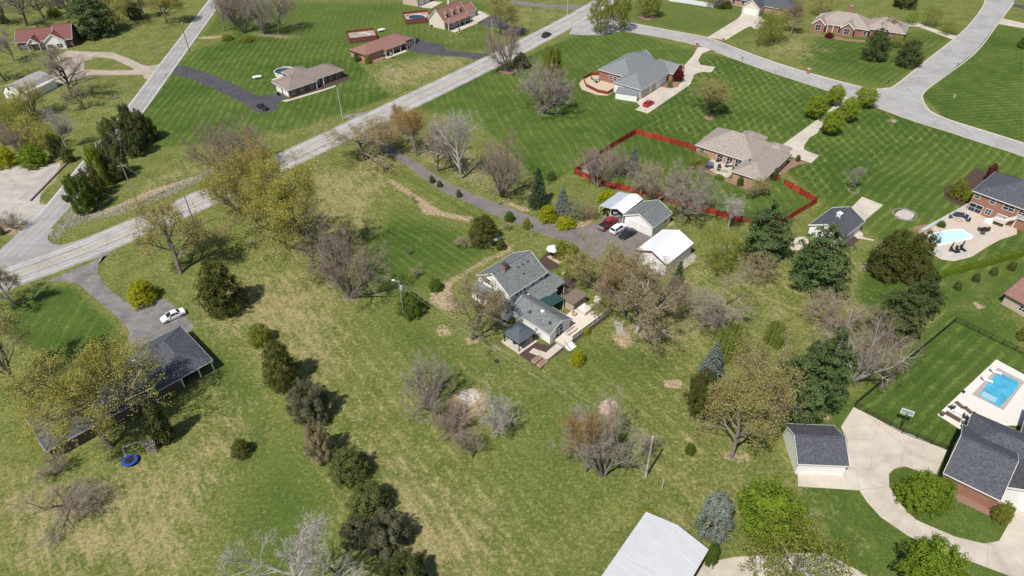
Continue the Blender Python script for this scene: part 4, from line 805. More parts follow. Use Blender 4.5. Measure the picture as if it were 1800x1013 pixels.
# --- drive of the centre property
_T('bud', (733, 274), 186, 60, 'orange budding tree on the highway side of the tree line along the drive', 'orange', twig='red', var=3)
_T('bare', (769.6, 301), 212, 62, 'brown bare tree next to the orange one along the drive', twig='red', var=0)
_T('bare', (811, 314), 190, 76, 'tall pale grey bare tree along the drive', twig='pale', var=3)
_T('bare', (881, 346), 240, 84, 'wide brown bare tree at the bend of the drive', twig='red', var=4)
_T('bare', (790, 285), 215, 50, 'greyish bare tree set back behind the tree line along the drive', twig='grey', var=1)
_T('bud', (700, 240), 186, 36, 'small golden budding tree where the drive meets the highway', 'orange', twig='tan', var=1)
_T('bud', (640, 282), 208, 104, 'low spreading tan tree at the highway, beside the drive entrance', 'tanleaf', twig='tan', var=5)
_T('spruce', (946, 361), 293, 40, 'dark green spruce beside the asphalt drive', 'spruce'); _T('shrub', (969, 316), 300, 17, 'round dark shrub on the lawn behind the dark spruce', 'cedar'); _T('spruce', (988, 372), 326, 33, 'small blue spruce behind the yellow green hedge', 'blue')
_T('loose', (1008, 386), 350, 46, 'grey green leafy bush beside the blue spruce', 'sage', var=0); _T('loose', (1034, 384), 356, 36, 'brownish bush between the blue spruce and the carport', 'tanleaf', var=1)
_T('shrub', (962, 386), 359, 42, 'yellow green hedge shrub along the drive, by the spruces', 'forsyth', squash=.8); _T('shrub', (995, 398), 377, 42, 'yellow green hedge shrub along the drive, by the parking area', 'forsyth', squash=.8)
_T('shrub', (1067, 354), 331, 38, 'yellow green shrub behind the white carport', 'forsyth', squash=.7)
_T('shrub', (927, 401), 384, 18, 'clipped round shrub beside the drive with a wire post', 'goldgreen'); _T('shrub', (896, 388), 371, 20, 'green bush against the lower edge of the drive', 'green')
for b_, ty, l_ in [((760, 321), 309, 'slim dwarf conifer by the drive, nearest the highway'), ((773, 328), 318, 'round dwarf conifer by the drive, in the middle of three'), ((807, 346), 334, 'cone shaped dwarf conifer by the drive, nearest the house')]: _T('column', b_, ty, 9, l_, 'ocedar')
_T('shrub', (850, 425), 376, 58, 'big dark olive shrub beside the propane tank by the house', 'ocedar'); _T('shrub', (881, 437), 420, 20, 'round olive shrub below the propane tank by the house', 'ocedar')
_T('shrub', (767, 509), 488, 27, 'round green shrub by the path in front of the gambrel house', 'green'); _T('shrub', (725, 549), 511, 54, 'large deep green shrub next to the white topped pole', 'green')
for b_, ty, l_ in [((719, 449), 432, 'reddish sapling in the middle of the small lawn'), ((658, 419), 403, 'thin reddish sapling at the edge of the small lawn'), ((727, 358), 342, 'reddish sapling near the straw path')]: _T('bare', b_, ty, 10, l_, twig='red', var=3)
for b_, ty, w_, l_ in [((735, 483), 466, 22, 'clump of tan dead stalks on the small lawn'), ((819, 433), 414, 30, 'tan dry brush heap beside the big olive shrub'), ((888, 402), 386, 20, 'small grey bare shrub by the drive above the propane tank')]: _T('bare', b_, ty, w_, l_, twig='tan', var=5)
# --- fenced yard and garages
_T('bare', (1050, 328), 262, 72, 'reddish bare tree over the shed at the red fence', twig='red', var=2); _T('spruce', (1111, 306), 257, 30, 'blue spruce inside the red fence', 'blue'); _T('bare', (1084, 306), 262, 54, 'bare tree in front of the blue spruce inside the red fence', twig='red', var=4)
_T('bare', (1126, 345), 300, 22, 'small white-barked bare tree by the red fence', twig='pale', bark='pale', var=3); _T('bare', (1150, 354), 282, 80, 'tan bare tree at the red fence behind the shingled garage', twig='tan', var=4); _T('bare', (1205, 378), 290, 90, 'broad grey bare tree arching over the red fence', twig='grey', var=2)
_T('bare', (1281, 404), 344, 46, 'slim pale bare tree between the red fence and the big pine', twig='pale', var=3)
_T('pine', (1338, 454), 358, 88, 'big dark green pine at the end of the red fence', 'pine', var=1); _T('pine', (1434, 505), 402, 98, 'big dark green pine in front of the dark roofed garage', 'pine', var=2)
_T('loose', (1268, 475), 404, 74, 'olive half leafed bush tree beside the white roofed barn', 'goldgreen', var=0); _T('loose', (1330, 494), 440, 66, 'tan half leafed bush below the big pine', 'tanleaf', var=1)
_T('shrub', (1556, 484), 402, 74, 'brownish evergreen beside the rock bed, on the garage side', 'ocedar', var=0); _T('shrub', (1599, 492), 404, 60, 'brownish evergreen beside the white pool fence', 'ocedar', var=1); _T('pine', (1612, 552), 484, 56, 'dark evergreen in the pair on the lawn, near the pool house', 'dpine', var=0); _T('pine', (1566, 590), 506, 84, 'dark evergreen in the pair on the lawn, near the bare trees', 'dpine', var=1)
_T('spruce', (1186, 526), 458, 38, 'dark spruce at the corner of the white roofed barn', 'spruce')
_T('bud', (1118, 586), 462, 116, 'large brown budding tree with pale trunk behind the deck', 'tanleaf', twig='grey', bark='pale', var=3); _T('bud', (1062, 520), 424, 104, 'wide tan budding tree between the parking area and the deck', 'olive', twig='tan', var=4); _T('bud', (1098, 560), 448, 90, 'orange brown budding tree beside the large pale trunked one', 'brown', twig='grey', var=1); _T('bare', (1150, 560), 470, 80, 'grey bare tree between the barn and the large pale trunked tree', twig='tan', var=2)
_T('bare', (1261, 572), 484, 104, 'spreading low bare tree on the grass past the barn spruce', twig='grey', var=5)
_T('shrub', (1015, 640), 613, 26, 'round yellow green shrub on the lawn below the deck stairs', 'forsyth')
# --- around the gambrel house
_T('bud', (830, 597), 484, 92, 'bare tree with tan buds at the gambrel end of the house', 'tanleaf', twig='tan', bark='grey', var=0)
_T('shrub', (1004, 456), 428, 40, 'green bush by the patio umbrella, next to the parking area', 'goldgreen'); _T('shrub', (986, 452), 424, 34, 'green bush right behind the patio umbrella', 'goldgreen'); _T('shrub', (978, 482), 473, 20, 'low green clipped shrub along the garden walk', 'lime'); _T('shrub', (993, 470), 460, 30, 'long green hedge along the garden walk', 'bright', squash=.5); _T('shrub', (1013, 482), 470, 20, 'yellow shrub beside the garden walk', 'forsyth'); _T('shrub', (997, 486), 474, 14, 'dark green shrub in the bed across the garden walk', 'green')
_T('shrub', (864, 548), 532, 15, 'green shrub against the enclosed porch', 'goldgreen'); _T('shrub', (902, 566), 556, 18, 'low green plants at the wing wall', 'goldgreen', squash=.6); _T('shrub', (1031, 588), 574, 13, 'yellow green shrub at the deck railing', 'forsyth'); _T('bare', (1002, 516), 506, 18, 'pinkish bare shrub in the courtyard bed', twig='red', var=5); _T('bare', (992, 528), 518, 14, 'tan grass clump in the courtyard bed', twig='tan', var=5); _T('bare', (952, 592), 578, 14, 'small bare shrub by the wing wall near the gazebo', twig='tan', var=4)
_T('loose', (1052, 556), 520, 42, 'green vine clump behind the satellite dish', 'goldgreen', var=1)
# --- left field
_T('bud', (550, 472), 288, 118, 'tall yellow green budding tree at the field edge, nearest the house', 'yg', var=3); _T('bud', (506, 438), 276, 110, 'yellow green budding tree in the middle of the roadside grove', 'yg', var=0); _T('bud', (462, 400), 264, 100, 'yellow green budding tree at the highway side of the roadside grove', 'yg', twig='red', var=4); _T('bud', (478, 352), 246, 70, 'orange budding tree at the back of the roadside grove', 'orange', twig='red', var=1); _T('bud', (432, 382), 272, 84, 'olive budding tree over the highway in the roadside grove', 'yg', twig='red', var=2); _T('bare', (400, 318), 216, 90, 'brown bare tree across the highway from the roadside grove', twig='red', var=2); _T('bare', (440, 296), 208, 70, 'greyish bare tree behind the brown one across the highway', twig='tan', var=4); _T('bare', (520, 408), 330, 70, 'reddish undergrowth tree inside the roadside grove', twig='red', var=4)
_T('bare', (615, 524), 398, 106, 'wide reddish bare tree alone on the dry grass', twig='red', var=4)
_T('bud', (318, 481), 356, 134, 'sparse spreading budding tree beside the highway', 'olive', twig='grey', var=1)
_T('shrub', (398, 545), 454, 80, 'large dark cedar alone on the left lawn', 'ocedar', var=0); _T('shrub', (254, 530), 490, 62, 'yellow green bush beside the cracked driveway', 'forsyth', squash=.75)
_T('bud', (45, 696), 500, 124, 'tall olive budding tree with long bare trunk past the end of the dark roofed house', 'olive', var=0); _T('bud', (26, 538), 452, 76, 'pale blossoming tree at the highway corner', 'tanleaf', twig='pale', var=1)
_T('bud', (196, 786), 612, 176, 'huge yellow green budding tree overhanging the dark roofed house', 'ygp', twig='tan', bark='grey', var=6)
_T('column', (292, 774), 704, 34, 'dark columnar evergreen behind the house terrace', 'cedar')
_T('shrub', (426, 798), 770, 38, 'round olive shrub alone on the left field', 'ocedar'); _T('bare', (102, 832), 800, 46, 'brown twiggy shrub on the lower left lawn', twig='red', var=4); _T('bare', (118, 897), 846, 110, 'low dark spreading bare tree on the dry lower left lawn', twig='dark', var=5)
for b_, ty, w_, c_, l_ in [((460, 602), 562, 52, 'goldgreen', 'bright green cedar at the upper end of the field row'), ((500, 676), 592, 74, 'ocedar', 'dark olive cedar second in the field row'), ((549, 735), 666, 84, 'gcedar', 'greyish open cedar third in the field row'), ((565, 805), 742, 60, 'tanleaf', 'brownish dying cedar fourth in the field row'), ((618, 838), 778, 84, 'cedar', 'dark green cedar in the middle of the field row'), ((652, 898), 838, 96, 'cedar', 'dense dark cedar just below the middle of the field row'), ((682, 960), 896, 96, 'gcedar', 'mixed grey green cedar above the last one in the field row'), ((716, 1030), 968, 100, 'cedar', 'last cedar at the lower end of the field row'), ((628, 950), 908, 60, 'gcedar', 'grey open cedar beside the white bare tree')]:
    _T('shrub' if b_[0] in (460, 500, 618, 652) else 'cedar', b_, ty + 4, w_ * .88, l_, c_)
_T('bare', (528, 1066), 902, 190, 'white grey bare tree with crooked limbs beside the cedar row', twig='pale', bark='pale', var=1)
_T('bare', (756, 720), 630, 90, 'dark bare fruit tree beside the ash pit, up the slope', twig='grey', var=4); _T('bare', (796, 760), 706, 66, 'brown bare fruit tree in front of the ash pit', twig='red', var=4); _T('bare', (874, 752), 692, 62, 'pale bare fruit tree on the far side of the ash pit', twig='pale', var=2); _T('bare', (831, 805), 758, 52, 'small dark bare fruit tree below the ash pit', twig='dark', var=0)
_T('bud', (1030, 830), 722, 66, 'orange tinged bare tree by the light grey pole', 'orange', twig='red', var=3); _T('bare', (1060, 836), 716, 116, 'grey spreading bare tree beside the orange tinged one', twig='grey', var=2); _T('bare', (1147, 798), 764, 36, 'small bare tree right behind the light grey pole', twig='red', var=0)
# --- right side
_T('spruce', (1249, 658), 601, 48, 'blue green spruce next to the feathery bush', 'blue'); _T('leafy', (1226, 738), 652, 64, 'dense olive juniper below the blue green spruce', 'ocedar', var=1, squash=.95); _T('weep', (1284, 630), 570, 54, 'feathery green weeping bush behind the blue green spruce', 'wgreen'); _T('weep', (1358, 606), 564, 34, 'feathery green bush beside the tall pines', 'wgreen')
_T('bud', (1318, 742), 600, 128, 'wide olive budding tree above the white garage', 'olive', var=4); _T('bud', (1285, 806), 672, 120, 'olive budding tree in a mulch patch beside the white garage', 'olive', twig='tan', var=0)
_T('pine', (1395, 728), 606, 92, 'tall pine of the pair above the white garage, left one', 'pine', var=1); _T('pine', (1433, 715), 588, 84, 'tall pine of the pair above the white garage, right one', 'pine', var=2)
_T('bare', (1462, 575), 512, 90, 'tan bare tree behind the pinkish one by the black fence', twig='tan', var=4); _T('bare', (1500, 668), 548, 112, 'pinkish bare tree with arching limbs by the black fence', twig='red', bark='pale', var=4)
_T('shrub', (1250, 936), 862, 66, 'rounded blue grey spruce by the pale metal barn', 'palegrey', var=0); _T('leafy', (1343, 935), 846, 118, 'bright green leafy tree behind the blue grey spruce', 'bright'); _T('loose', (1372, 1066), 916, 186, 'large olive half leafed tree over the lower driveway', 'goldgreen', var=0); _T('leafy', (1610, 1044), 946, 104, 'round bright green tree below the curving driveway', 'bright')
_T('shrub', (1606, 884), 822, 70, 'bright green magnolia in the driveway island, left stem', 'bright'); _T('shrub', (1640, 890), 836, 54, 'bright green magnolia in the driveway island, by the brick wall', 'bright'); _T('shrub', (1756, 914), 880, 34, 'round green shrub at the corner of the brick garage wall', 'goldgreen')
_T('shrub', (1135, 908), 893, 36, 'low green shrub at the corner of the pale metal barn', 'goldgreen'); _T('shrub', (1247, 990), 952, 26, 'green shrub tucked against the pale metal barn eave', 'green'); _T('shrub', (1212, 797), 778, 20, 'small round dark green shrub on the lawn by the budding trees', 'green')
_T('shrub', (1681, 347), 314, 34, 'round olive shrub in the mulch bed beside the two storey brick house', 'goldgreen'); _T('shrub', (1700, 354), 332, 22, 'lime green shrub against the two storey brick house', 'lime'); _T('shrub', (1654, 398), 388, 16, 'green mound shrub inside the white pool fence', 'green'); _T('loose', (1606, 418), 400, 26, 'olive shrub outside the white pool fence corner', 'olive', var=0)
for b_, l_ in [((1682, 508), 'young arborvitae first in the sparse line on the lawn'), ((1714, 494), 'young arborvitae second in the sparse line on the lawn'), ((1745, 483), 'young arborvitae third in the sparse line on the lawn'), ((1777, 474), 'young arborvitae last in the sparse line on the lawn, up the slope')]: _T('column', b_, b_[1] - 13, 12, l_, 'cedar')
_T('column', (1797, 596), 574, 20, 'columnar shrub beside the black fence', 'goldgreen')
_T('shrub', (1300, 326), 310, 13, 'clipped round green shrub at the end of the brick wing', 'green'); _T('bud', (1330, 345), 312, 38, 'small budding tree at the corner of the brick wing', 'olive', twig='tan', var=4); _T('column', (1360, 316), 296, 11, 'slim arborvitae at the side of the brick wing', 'ocedar'); _T('loose', (1226, 296), 266, 40, 'green budding bush by the patio of the brick house', 'goldgreen', var=0); _T('shrub', (1402, 283), 272, 10, 'round shrub by the concrete drive apron', 'green'); _T('shrub', (1264, 316), 305, 20, 'low green mound by the curved patio edge', 'bright', squash=.7)
_T('shrub', (1457, 66), 57, 17, 'maroon shrub in front of the gabled brick house', 'maroon'); _T('shrub', (628, 108), 92, 12, 'clipped round shrub at the end wall of the red roofed ranch', 'green'); _T('shrub', (647, 112), 96, 13, 'clipped round shrub at the corner of the red roofed ranch', 'goldgreen')
_T('bare', (1010, 152), 140, 10, 'small bare shrub by the red fenced fire ring', twig='red', var=0) if False else None

# ================================================================== BUILDINGS
M_TRIM = mat('white_trim', (.72, .71, .69), .5, .3, .04, 1); M_DTRIM = mat('dark_trim', (.06, .055, .055), .6, .3, .1, 2); M_GLASS = glass('window_glass'); M_WSIDE = sidingmat('white_siding', (.80, .80, .79)); M_CREAM = sidingmat('cream_siding', (.62, .57, .48)); M_TANS = sidingmat('tan_siding', (.50, .41, .32)); M_METALW = mat('white_metal_wall', (.74, .75, .77), .45, .4, .05, .7)
M_BRICK = brickmat('red_brick', (.33, .115, .07), (.24, .08, .05), (.36, .27, .22)); M_PBRICK = brickmat('pale_brick', (.46, .26, .17), (.38, .20, .13), (.48, .40, .33)); M_DBRICK = brickmat('dark_brick', (.15, .085, .07), (.11, .06, .05), (.17, .13, .11)); M_SBLUE = sidingmat('blue_grey_siding', (.25, .32, .40))
R_GREY = roofmat('grey_shingles', (.075, .085, .09), (.20, .215, .215)); R_TAUPE = roofmat('taupe_shingles', (.20, .165, .145), (.36, .31, .275)); R_BROWN = roofmat('brown_shingles', (.15, .12, .105), (.27, .225, .20)); R_RED = roofmat('red_brown_shingles', (.17, .085, .07), (.28, .155, .13)); R_MAROON = roofmat('maroon_shingles', (.13, .055, .05), (.21, .095, .085)); R_DARK = roofmat('charcoal_shingles', (.040, .042, .052), (.105, .11, .13)); R_SLATE = roofmat('slate_grey_shingles', (.13, .14, .15), (.21, .225, .235))
M_WROOF = metalroof('white_metal_roof', (.70, .71, .735), 1); M_GROOF = metalroof('pale_grey_metal_roof', (.50, .51, .53), 0); M_WOOD = mat('red_stained_wood', (.20, .045, .028), .8, .2, .2, 3); M_DECK = mat('grey_deck_boards', (.47, .42, .37), .85, .2, .14, 2); M_DWOOD = mat('dark_wood', (.14, .065, .05), .8, .2, .25, 2)
M_MULCH = mat('dark_mulch', (.075, .052, .042), .95, .1, .4, 5, bump=.6); M_RMULCH = mat('reddish_mulch', (.25, .15, .115), .95, .1, .3, 5, bump=.6)
def beam(b, p, q, w, h, up=(0, 0, 1)):
    p = Vector(p); q = Vector(q); d = (q - p).normalized(); s = d.cross(Vector(up)).normalized() * w / 2; u = s.cross(d).normalized() * h / 2
    b.add([p - s - u, p + s - u, p + s + u, p - s + u, q - s - u, q + s - u, q + s + u, q - s + u], [(3, 2, 1, 0), (4, 5, 6, 7), (0, 1, 5, 4), (1, 2, 6, 5), (2, 3, 7, 6), (3, 0, 4, 7)]); return b
class House:
    def __init__(s, name, label, A, B, h, cat='house', off=0.0):
        a = G(A, h); b = G(B, h); s.h = h; s.rz = math.atan2(b.y - a.y, b.x - a.x); s.o = Vector((a.x, a.y)); s.len = (b - a).length
        s.e = thing(name, label, cat, (a.x, a.y, 0), s.rz); s.blk = None; s.nm = name
    def loc(s, p, z=None):
        g = G(p, s.h if z is None else z); d = Vector((g.x, g.y)) - s.o; c, n = math.cos(s.rz), math.sin(s.rz); return (d.x * c + d.y * n, -d.x * n + d.y * c)
    def rect(s, *pts, z=None):
        L = [s.loc(p, z) for p in pts]; return min(l[0] for l in L), max(l[0] for l in L), min(l[1] for l in L), max(l[1] for l in L)
    def block(s, r, h=None, roof='gable', ridge='x', pitch=.42, over=.4, wall=None, rm=None, trim=None, z0=0.0, inset=None, rname='roof', ft=.2, gap=.0):
        """r is the eave outline; the walls stand 'over' inside it"""
        h = s.h if h is None else h; X0, X1, Y0, Y1 = r; x0, x1, y0, y1 = X0 + over, X1 - over, Y0 + over, Y1 - over; b = MB(); ze = h; t = .16; zw = ze - .02
        if roof == 'flat': zr = ze
        W = (Y1 - Y0) if ridge == 'x' else (X1 - X0); rise = W / 2 * pitch; zr = ze + rise; xm, ym = (X0 + X1) / 2, (Y0 + Y1) / 2
        if wall:
            b.box(x0, x1, y0, y1, z0, zw)
            gz = ze + (W / 2 - over) * pitch + over * pitch - .08
            if roof == 'gable':
                if ridge == 'x': b.add([(x0 + .002, y0, zw), (x0 + .002, y1, zw), (x0 + .002, ym, gz), (x1 - .002, y0, zw), (x1 - .002, y1, zw), (x1 - .002, ym, gz)], [(0, 2, 1), (3, 4, 5), (0, 3, 5, 2), (1, 2, 5, 4)])
                else: b.add([(x0, y0 + .002, zw), (x1, y0 + .002, zw), (xm, y0 + .002, gz), (x0, y1 - .002, zw), (x1, y1 - .002, zw), (xm, y1 - .002, gz)], [(0, 1, 2), (3, 5, 4), (0, 2, 5, 3), (1, 4, 5, 2)])
            b.build('wall', wall, s.e, fix=False)
        q = MB(); tr = MB(); e = .012
        if roof == 'gable':
            if ridge == 'x':
                ring = lambda x: [(x, Y0, ze), (x, ym, zr), (x, Y1, ze), (x, Y1, ze - t), (x, ym, zr - t), (x, Y0, ze - t)]
                q.loft([ring(X0), ring(X1)])
                for x in (X0 - e * 2, X1 + e * 2): beam(tr, (x, Y0, ze - .06), (x, ym, zr - .06), .05, ft); beam(tr, (x, ym, zr - .06), (x, Y1, ze - .06), .05, ft)
                for y in (Y0 - e * 2, Y1 + e * 2): beam(tr, (X0, y, ze - .09), (X1, y, ze - .09), .05, ft * .8)
            else:
                ring = lambda y: [(X0, y, ze), (xm, y, zr), (X1, y, ze), (X1, y, ze - t), (xm, y, zr - t), (X0, y, ze - t)]
                q.loft([ring(Y0), ring(Y1)])
                for y in (Y0 - e * 2, Y1 + e * 2): beam(tr, (X0, y, ze - .06), (xm, y, zr - .06), .05, ft); beam(tr, (xm, y, zr - .06), (X1, y, ze - .06), .05, ft)
                for x in (X0 - e * 2, X1 + e * 2): beam(tr, (x, Y0, ze - .09), (x, Y1, ze - .09), .05, ft * .8)
        elif roof == 'hip':
            k = W / 2 if inset is None else inset; c = [(X0, Y0), (X1, Y0), (X1, Y1), (X0, Y1)]
            top = ([(min(X0 + k, xm - .05), ym), (max(X1 - k, xm + .05), ym)] if ridge == 'x' else [(xm, min(Y0 + k, ym - .05)), (xm, max(Y1 - k, ym + .05))])
            V = [(x, y, ze) for x, y in c] + [(x, y, zr) for x, y in top] + [(x, y, ze - t) for x, y in c]
            F = ([(0, 1, 5, 4), (1, 2, 5), (2, 3, 4, 5), (3, 0, 4)] if ridge == 'x' else [(0, 1, 4), (1, 2, 5, 4), (2, 3, 5), (3, 0, 4, 5)]) + [(6, 7, 1, 0), (7, 8, 2, 1), (8, 9, 3, 2), (9, 6, 0, 3), (9, 8, 7, 6)]
            q.add(V, F)
            for i in range(4):
                a, bb = c[i], c[(i + 1) % 4]; beam(tr, (a[0], a[1], ze - .09), (bb[0], bb[1], ze - .09), .07, ft * .8)
            hcs = []
            for i, j in ((0, 4), (3, 4), (1, 5), (2, 5)) if ridge == 'x' else ((0, 4), (1, 4), (2, 5), (3, 5)): hcs.append(beam(MB(), Vector(V[i]) + Vector((0, 0, .02)), Vector(V[j]) + Vector((0, 0, .02)), .22, .04))
        elif roof == 'shed':   # pitch>0: high at +y
            zz = lambda y: ze + (y - Y0) * pitch if pitch > 0 else ze + (y - Y1) * pitch
            q.loft([[(x, Y0, zz(Y0)), (x, Y1, zz(Y1)), (x, Y1, zz(Y1) - .1), (x, Y0, zz(Y0) - .1)] for x in (X0, X1)])
        elif roof == 'flat': q.box(X0, X1, Y0, Y1, ze - .12, ze)
        ro = q.build(rname, rm, s.e, fix=True)
        if len(tr.v) and trim is not False: tr.build('fascia', trim or M_TRIM, ro)
        if roof == 'gable': (beam(MB(), (X0, ym, zr + .012), (X1, ym, zr + .012), .32, .05) if ridge == 'x' else beam(MB(), (xm, Y0, zr + .012), (xm, Y1, zr + .012), .32, .05)).build('ridge_cap', rm, ro)
        if roof == 'hip':
            for hc in hcs: hc.build('ridge_cap', rm, ro)
        s.blk = (x0, x1, y0, y1, z0, h); s.ridgez = zr; s.roofo = ro; return ro
    def put(s, side, u, z, w, h, kind='window', fr=None, pane=None, blk=None, mull=True, proud=.05):
        """u metres along the wall from its left end as seen from outside, z sill height"""
        x0, x1, y0, y1, z0, hh = blk or s.blk
        P = {'front': (Vector((x0, y0, 0)), Vector((1, 0, 0)), Vector((0, -1, 0))), 'back': (Vector((x1, y1, 0)), Vector((-1, 0, 0)), Vector((0, 1, 0))), 'left': (Vector((x0, y1, 0)), Vector((0, -1, 0)), Vector((-1, 0, 0))), 'right': (Vector((x1, y0, 0)), Vector((0, 1, 0)), Vector((1, 0, 0)))}[side]
        o, a, n = P; o = o + a * u + Vector((0, 0, z)); b = MB(); f = .09
        def bx(u0, u1, v0, v1, d0, d1, bb):
            pts = [o + a * uu + Vector((0, 0, vv)) + n * dd for dd in (d0, d1) for (uu, vv) in ((u0, v0), (u1, v0), (u1, v1), (u0, v1))]
            bb.add(pts, [(3, 2, 1, 0), (4, 5, 6, 7), (0, 1, 5, 4), (1, 2, 6, 5), (2, 3, 7, 6), (3, 0, 4, 7)])
        if kind == 'garage_door':
            bx(0, w, 0, h, -.02, proud * .6, b); d = b.build('garage_door', fr or M_TRIM, s.e); g = MB()
            for k in range(4): bx(.06, w - .06, h * k / 4 + .05, h * (k + 1) / 4 - .04, proud * .6, proud, g)
            g.build('panel', fr or M_TRIM, d); return d
        bx(0, w, 0, f, -.02, proud, b); bx(0, w, h - f, h, -.02, proud, b); bx(0, f, f, h - f, -.02, proud, b); bx(w - f, w, f, h - f, -.02, proud, b)
        if mull and kind == 'window': bx(f, w - f, h / 2 - .03, h / 2 + .03, -.02, proud * .8, b); (bx(w / 2 - .03, w / 2 + .03, f, h - f, -.02, proud * .75, b) if w > 1.3 else None)
        d = b.build(kind, fr or M_TRIM, s.e); g = MB(); bx(f, w - f, f, h - f, -.01, proud * .45, g); g.build('pane' if kind != 'door' else 'leaf', pane or M_GLASS, d); return d
    def wins(s, side, us, z, w, h, **k):
        for u in us: s.put(side, u, z, w, h, **k)
    def vents(s, pts, r=.1, m=None):
        for (x, y, z) in pts: b = MB(); b.box(x - .22, x + .22, y - .22, y + .22, z - .25, z + .12); b.build('roof_vent', m or M_DTRIM, s.e)
    def part(s, name, b, m, parent=None): return b.build(name, m, parent or s.e)
    def posts(s, P, r=.08, h=None, m=None, name='post'):
        for x, y in P: b = MB(); b.box(x - r, x + r, y - r, y + r, 0, (h or s.h) - .17); b.build(name, m or M_TRIM, s.e)
    def dims(s): print('DIM', s.nm, [round(v, 1) for v in s.blk], 'ridge', round(s.ridgez, 1))
def bed(name, P, m, k=5, z=.022): return tag(sheet(name, pxpoly(P, k), z, m), kind='structure')
def dormer(H, x, y0, y1, z0, w, hw, pitch, wall, rm, face=-1):
    """gabled dormer looking to -y"""
    b = MB(); b.box(x - w / 2, x + w / 2, y0, y1, z0, z0 + hw); rise = w / 2 * pitch * 1.6
    b.add([(x - w / 2, y0 + .002, z0 + hw), (x + w / 2, y0 + .002, z0 + hw), (x, y0 + .002, z0 + hw + rise), (x - w / 2, y1, z0 + hw), (x + w / 2, y1, z0 + hw), (x, y1, z0 + hw + rise)], [(0, 1, 2), (3, 5, 4), (0, 2, 5, 3), (1, 4, 5, 2)])
    d = b.build('dormer', wall, H.e); q = MB(); o = .18
    ring = lambda y: [(x - w / 2 - o, y, z0 + hw - .08), (x, y, z0 + hw + rise + .06), (x + w / 2 + o, y, z0 + hw - .08), (x + w / 2 + o, y, z0 + hw - .2), (x, y, z0 + hw + rise - .06), (x - w / 2 - o, y, z0 + hw - .2)]
    q.loft([ring(y0 - .2), ring(y1)]); q.build('dormer_roof', rm, d)
    g = MB(); g.box(x - w * .3, x + w * .3, y0 - .04, y0 + .02, z0 + .2, z0 + hw - .05); g.build('pane', M_GLASS, d)

# --- grey hip ranch by the highway, top left
H = House('ranch_house', 'brown grey hip roofed ranch house with two white garage doors in its end wall', (1, 215, 628), (1, 620, 490), 2.6)
r = H.rect((1, 215, 628), (1, 620, 490), (1, 105, 572)); r = (r[0], r[1], 0, min(r[3], 11))
H.block(r, roof='hip', pitch=.46, wall=M_DBRICK, rm=R_BROWN); H.dims(); B0 = H.blk
q = H.loc((1, 405, 555), 2.6)[0]
H.block((q * .0 - .25, q + .2, -1.3, r[3] - 1.2), h=2.57, roof='hip', pitch=.44, wall=M_DBRICK, rm=R_BROWN, over=.45)
B1 = H.blk; w_ = B1[3] - B1[2]
H.put('left', w_ * .08, 0, w_ * .38, 2.2, 'garage_door'); H.put('left', w_ * .54, 0, w_ * .38, 2.2, 'garage_door')
L_ = B1[1] - B1[0]; H.wins('front', [L_ * .08, L_ * .42], .6, 1.1, 1.6); H.put('front', L_ * .76, .5, 1.2, 1.6)
for f in (.50, .62, .74, .87): H.put('front', (B0[1] - B0[0]) * f, .6, 1.1, 1.6, blk=B0)
H.posts([(B1[1] - .2, B1[2] - .3), (B1[1] + 3.2, B0[2] - .35)], .13)
yb = r[3]; H.block((r[1] * .30, r[1] * .64, yb - 2.0, yb + 5.0), h=2.62, roof='hip', ridge='y', pitch=.42, wall=M_DBRICK, rm=R_BROWN)
b = MB(); b.box(r[1] * .14, r[1] * .32, yb + 1.5, yb + 5.6, 0, .9); H.part('deck', b, M_DECK)
bed('flower_bed', [(1, 220, 690), (1, 640, 530), (1, 665, 545), (1, 640, 565), (1, 225, 705)], M_MULCH, 0); D('sidewalk', [(1, 175, 708), (1, 240, 695), (1, 460, 630), (1, 560, 598), (1, 555, 610), (1, 460, 643), (1, 210, 716)], M_CONC, .03)
# --- red ranch
H = House('ranch_house', 'low brick ranch house with red brown hip roof and front porch posts', (1, 770, 392), (1, 1105, 268), 2.5)
r = H.rect((1, 770, 392), (1, 1105, 268), (1, 652, 347)); r = (0, r[1], 0, min(r[3], 10.5)); H.block(r, roof='hip', pitch=.36, wall=M_PBRICK, rm=R_RED, over=.5, trim=M_DTRIM); B0 = H.blk; H.dims()
L_ = B0[1] - B0[0]; H.block((r[1] * .34, r[1] * .80, -1.5, 3), h=2.44, roof='shed', pitch=.16, over=.3, wall=None, rm=R_RED); H.posts([(r[1] * .35, -1.35), (r[1] * .50, -1.35), (r[1] * .65, -1.35), (r[1] * .79, -1.35)], .1)
H.wins('front', [L_ * .08, L_ * .42, L_ * .60], .8, 1.5, 1.3); H.put('front', L_ * .52, 0, 1.0, 2.1, 'door', pane=M_DWOOD); H.put('right', 1.2, 0, 5, 2.1, 'garage_door', fr=M_DWOOD); H.wins('left', [2, 6], .9, 1.3, 1.2)
bed('flower_bed', [(1, 690, 425), (1, 760, 450), (1, 800, 455), (1, 900, 412), (1, 880, 400), (1, 790, 430), (1, 690, 410)], M_RMULCH, 0); D('sidewalk', [(1, 900, 405), (1, 1050, 350), (1, 1060, 362), (1, 920, 412)], M_CONC, .03)
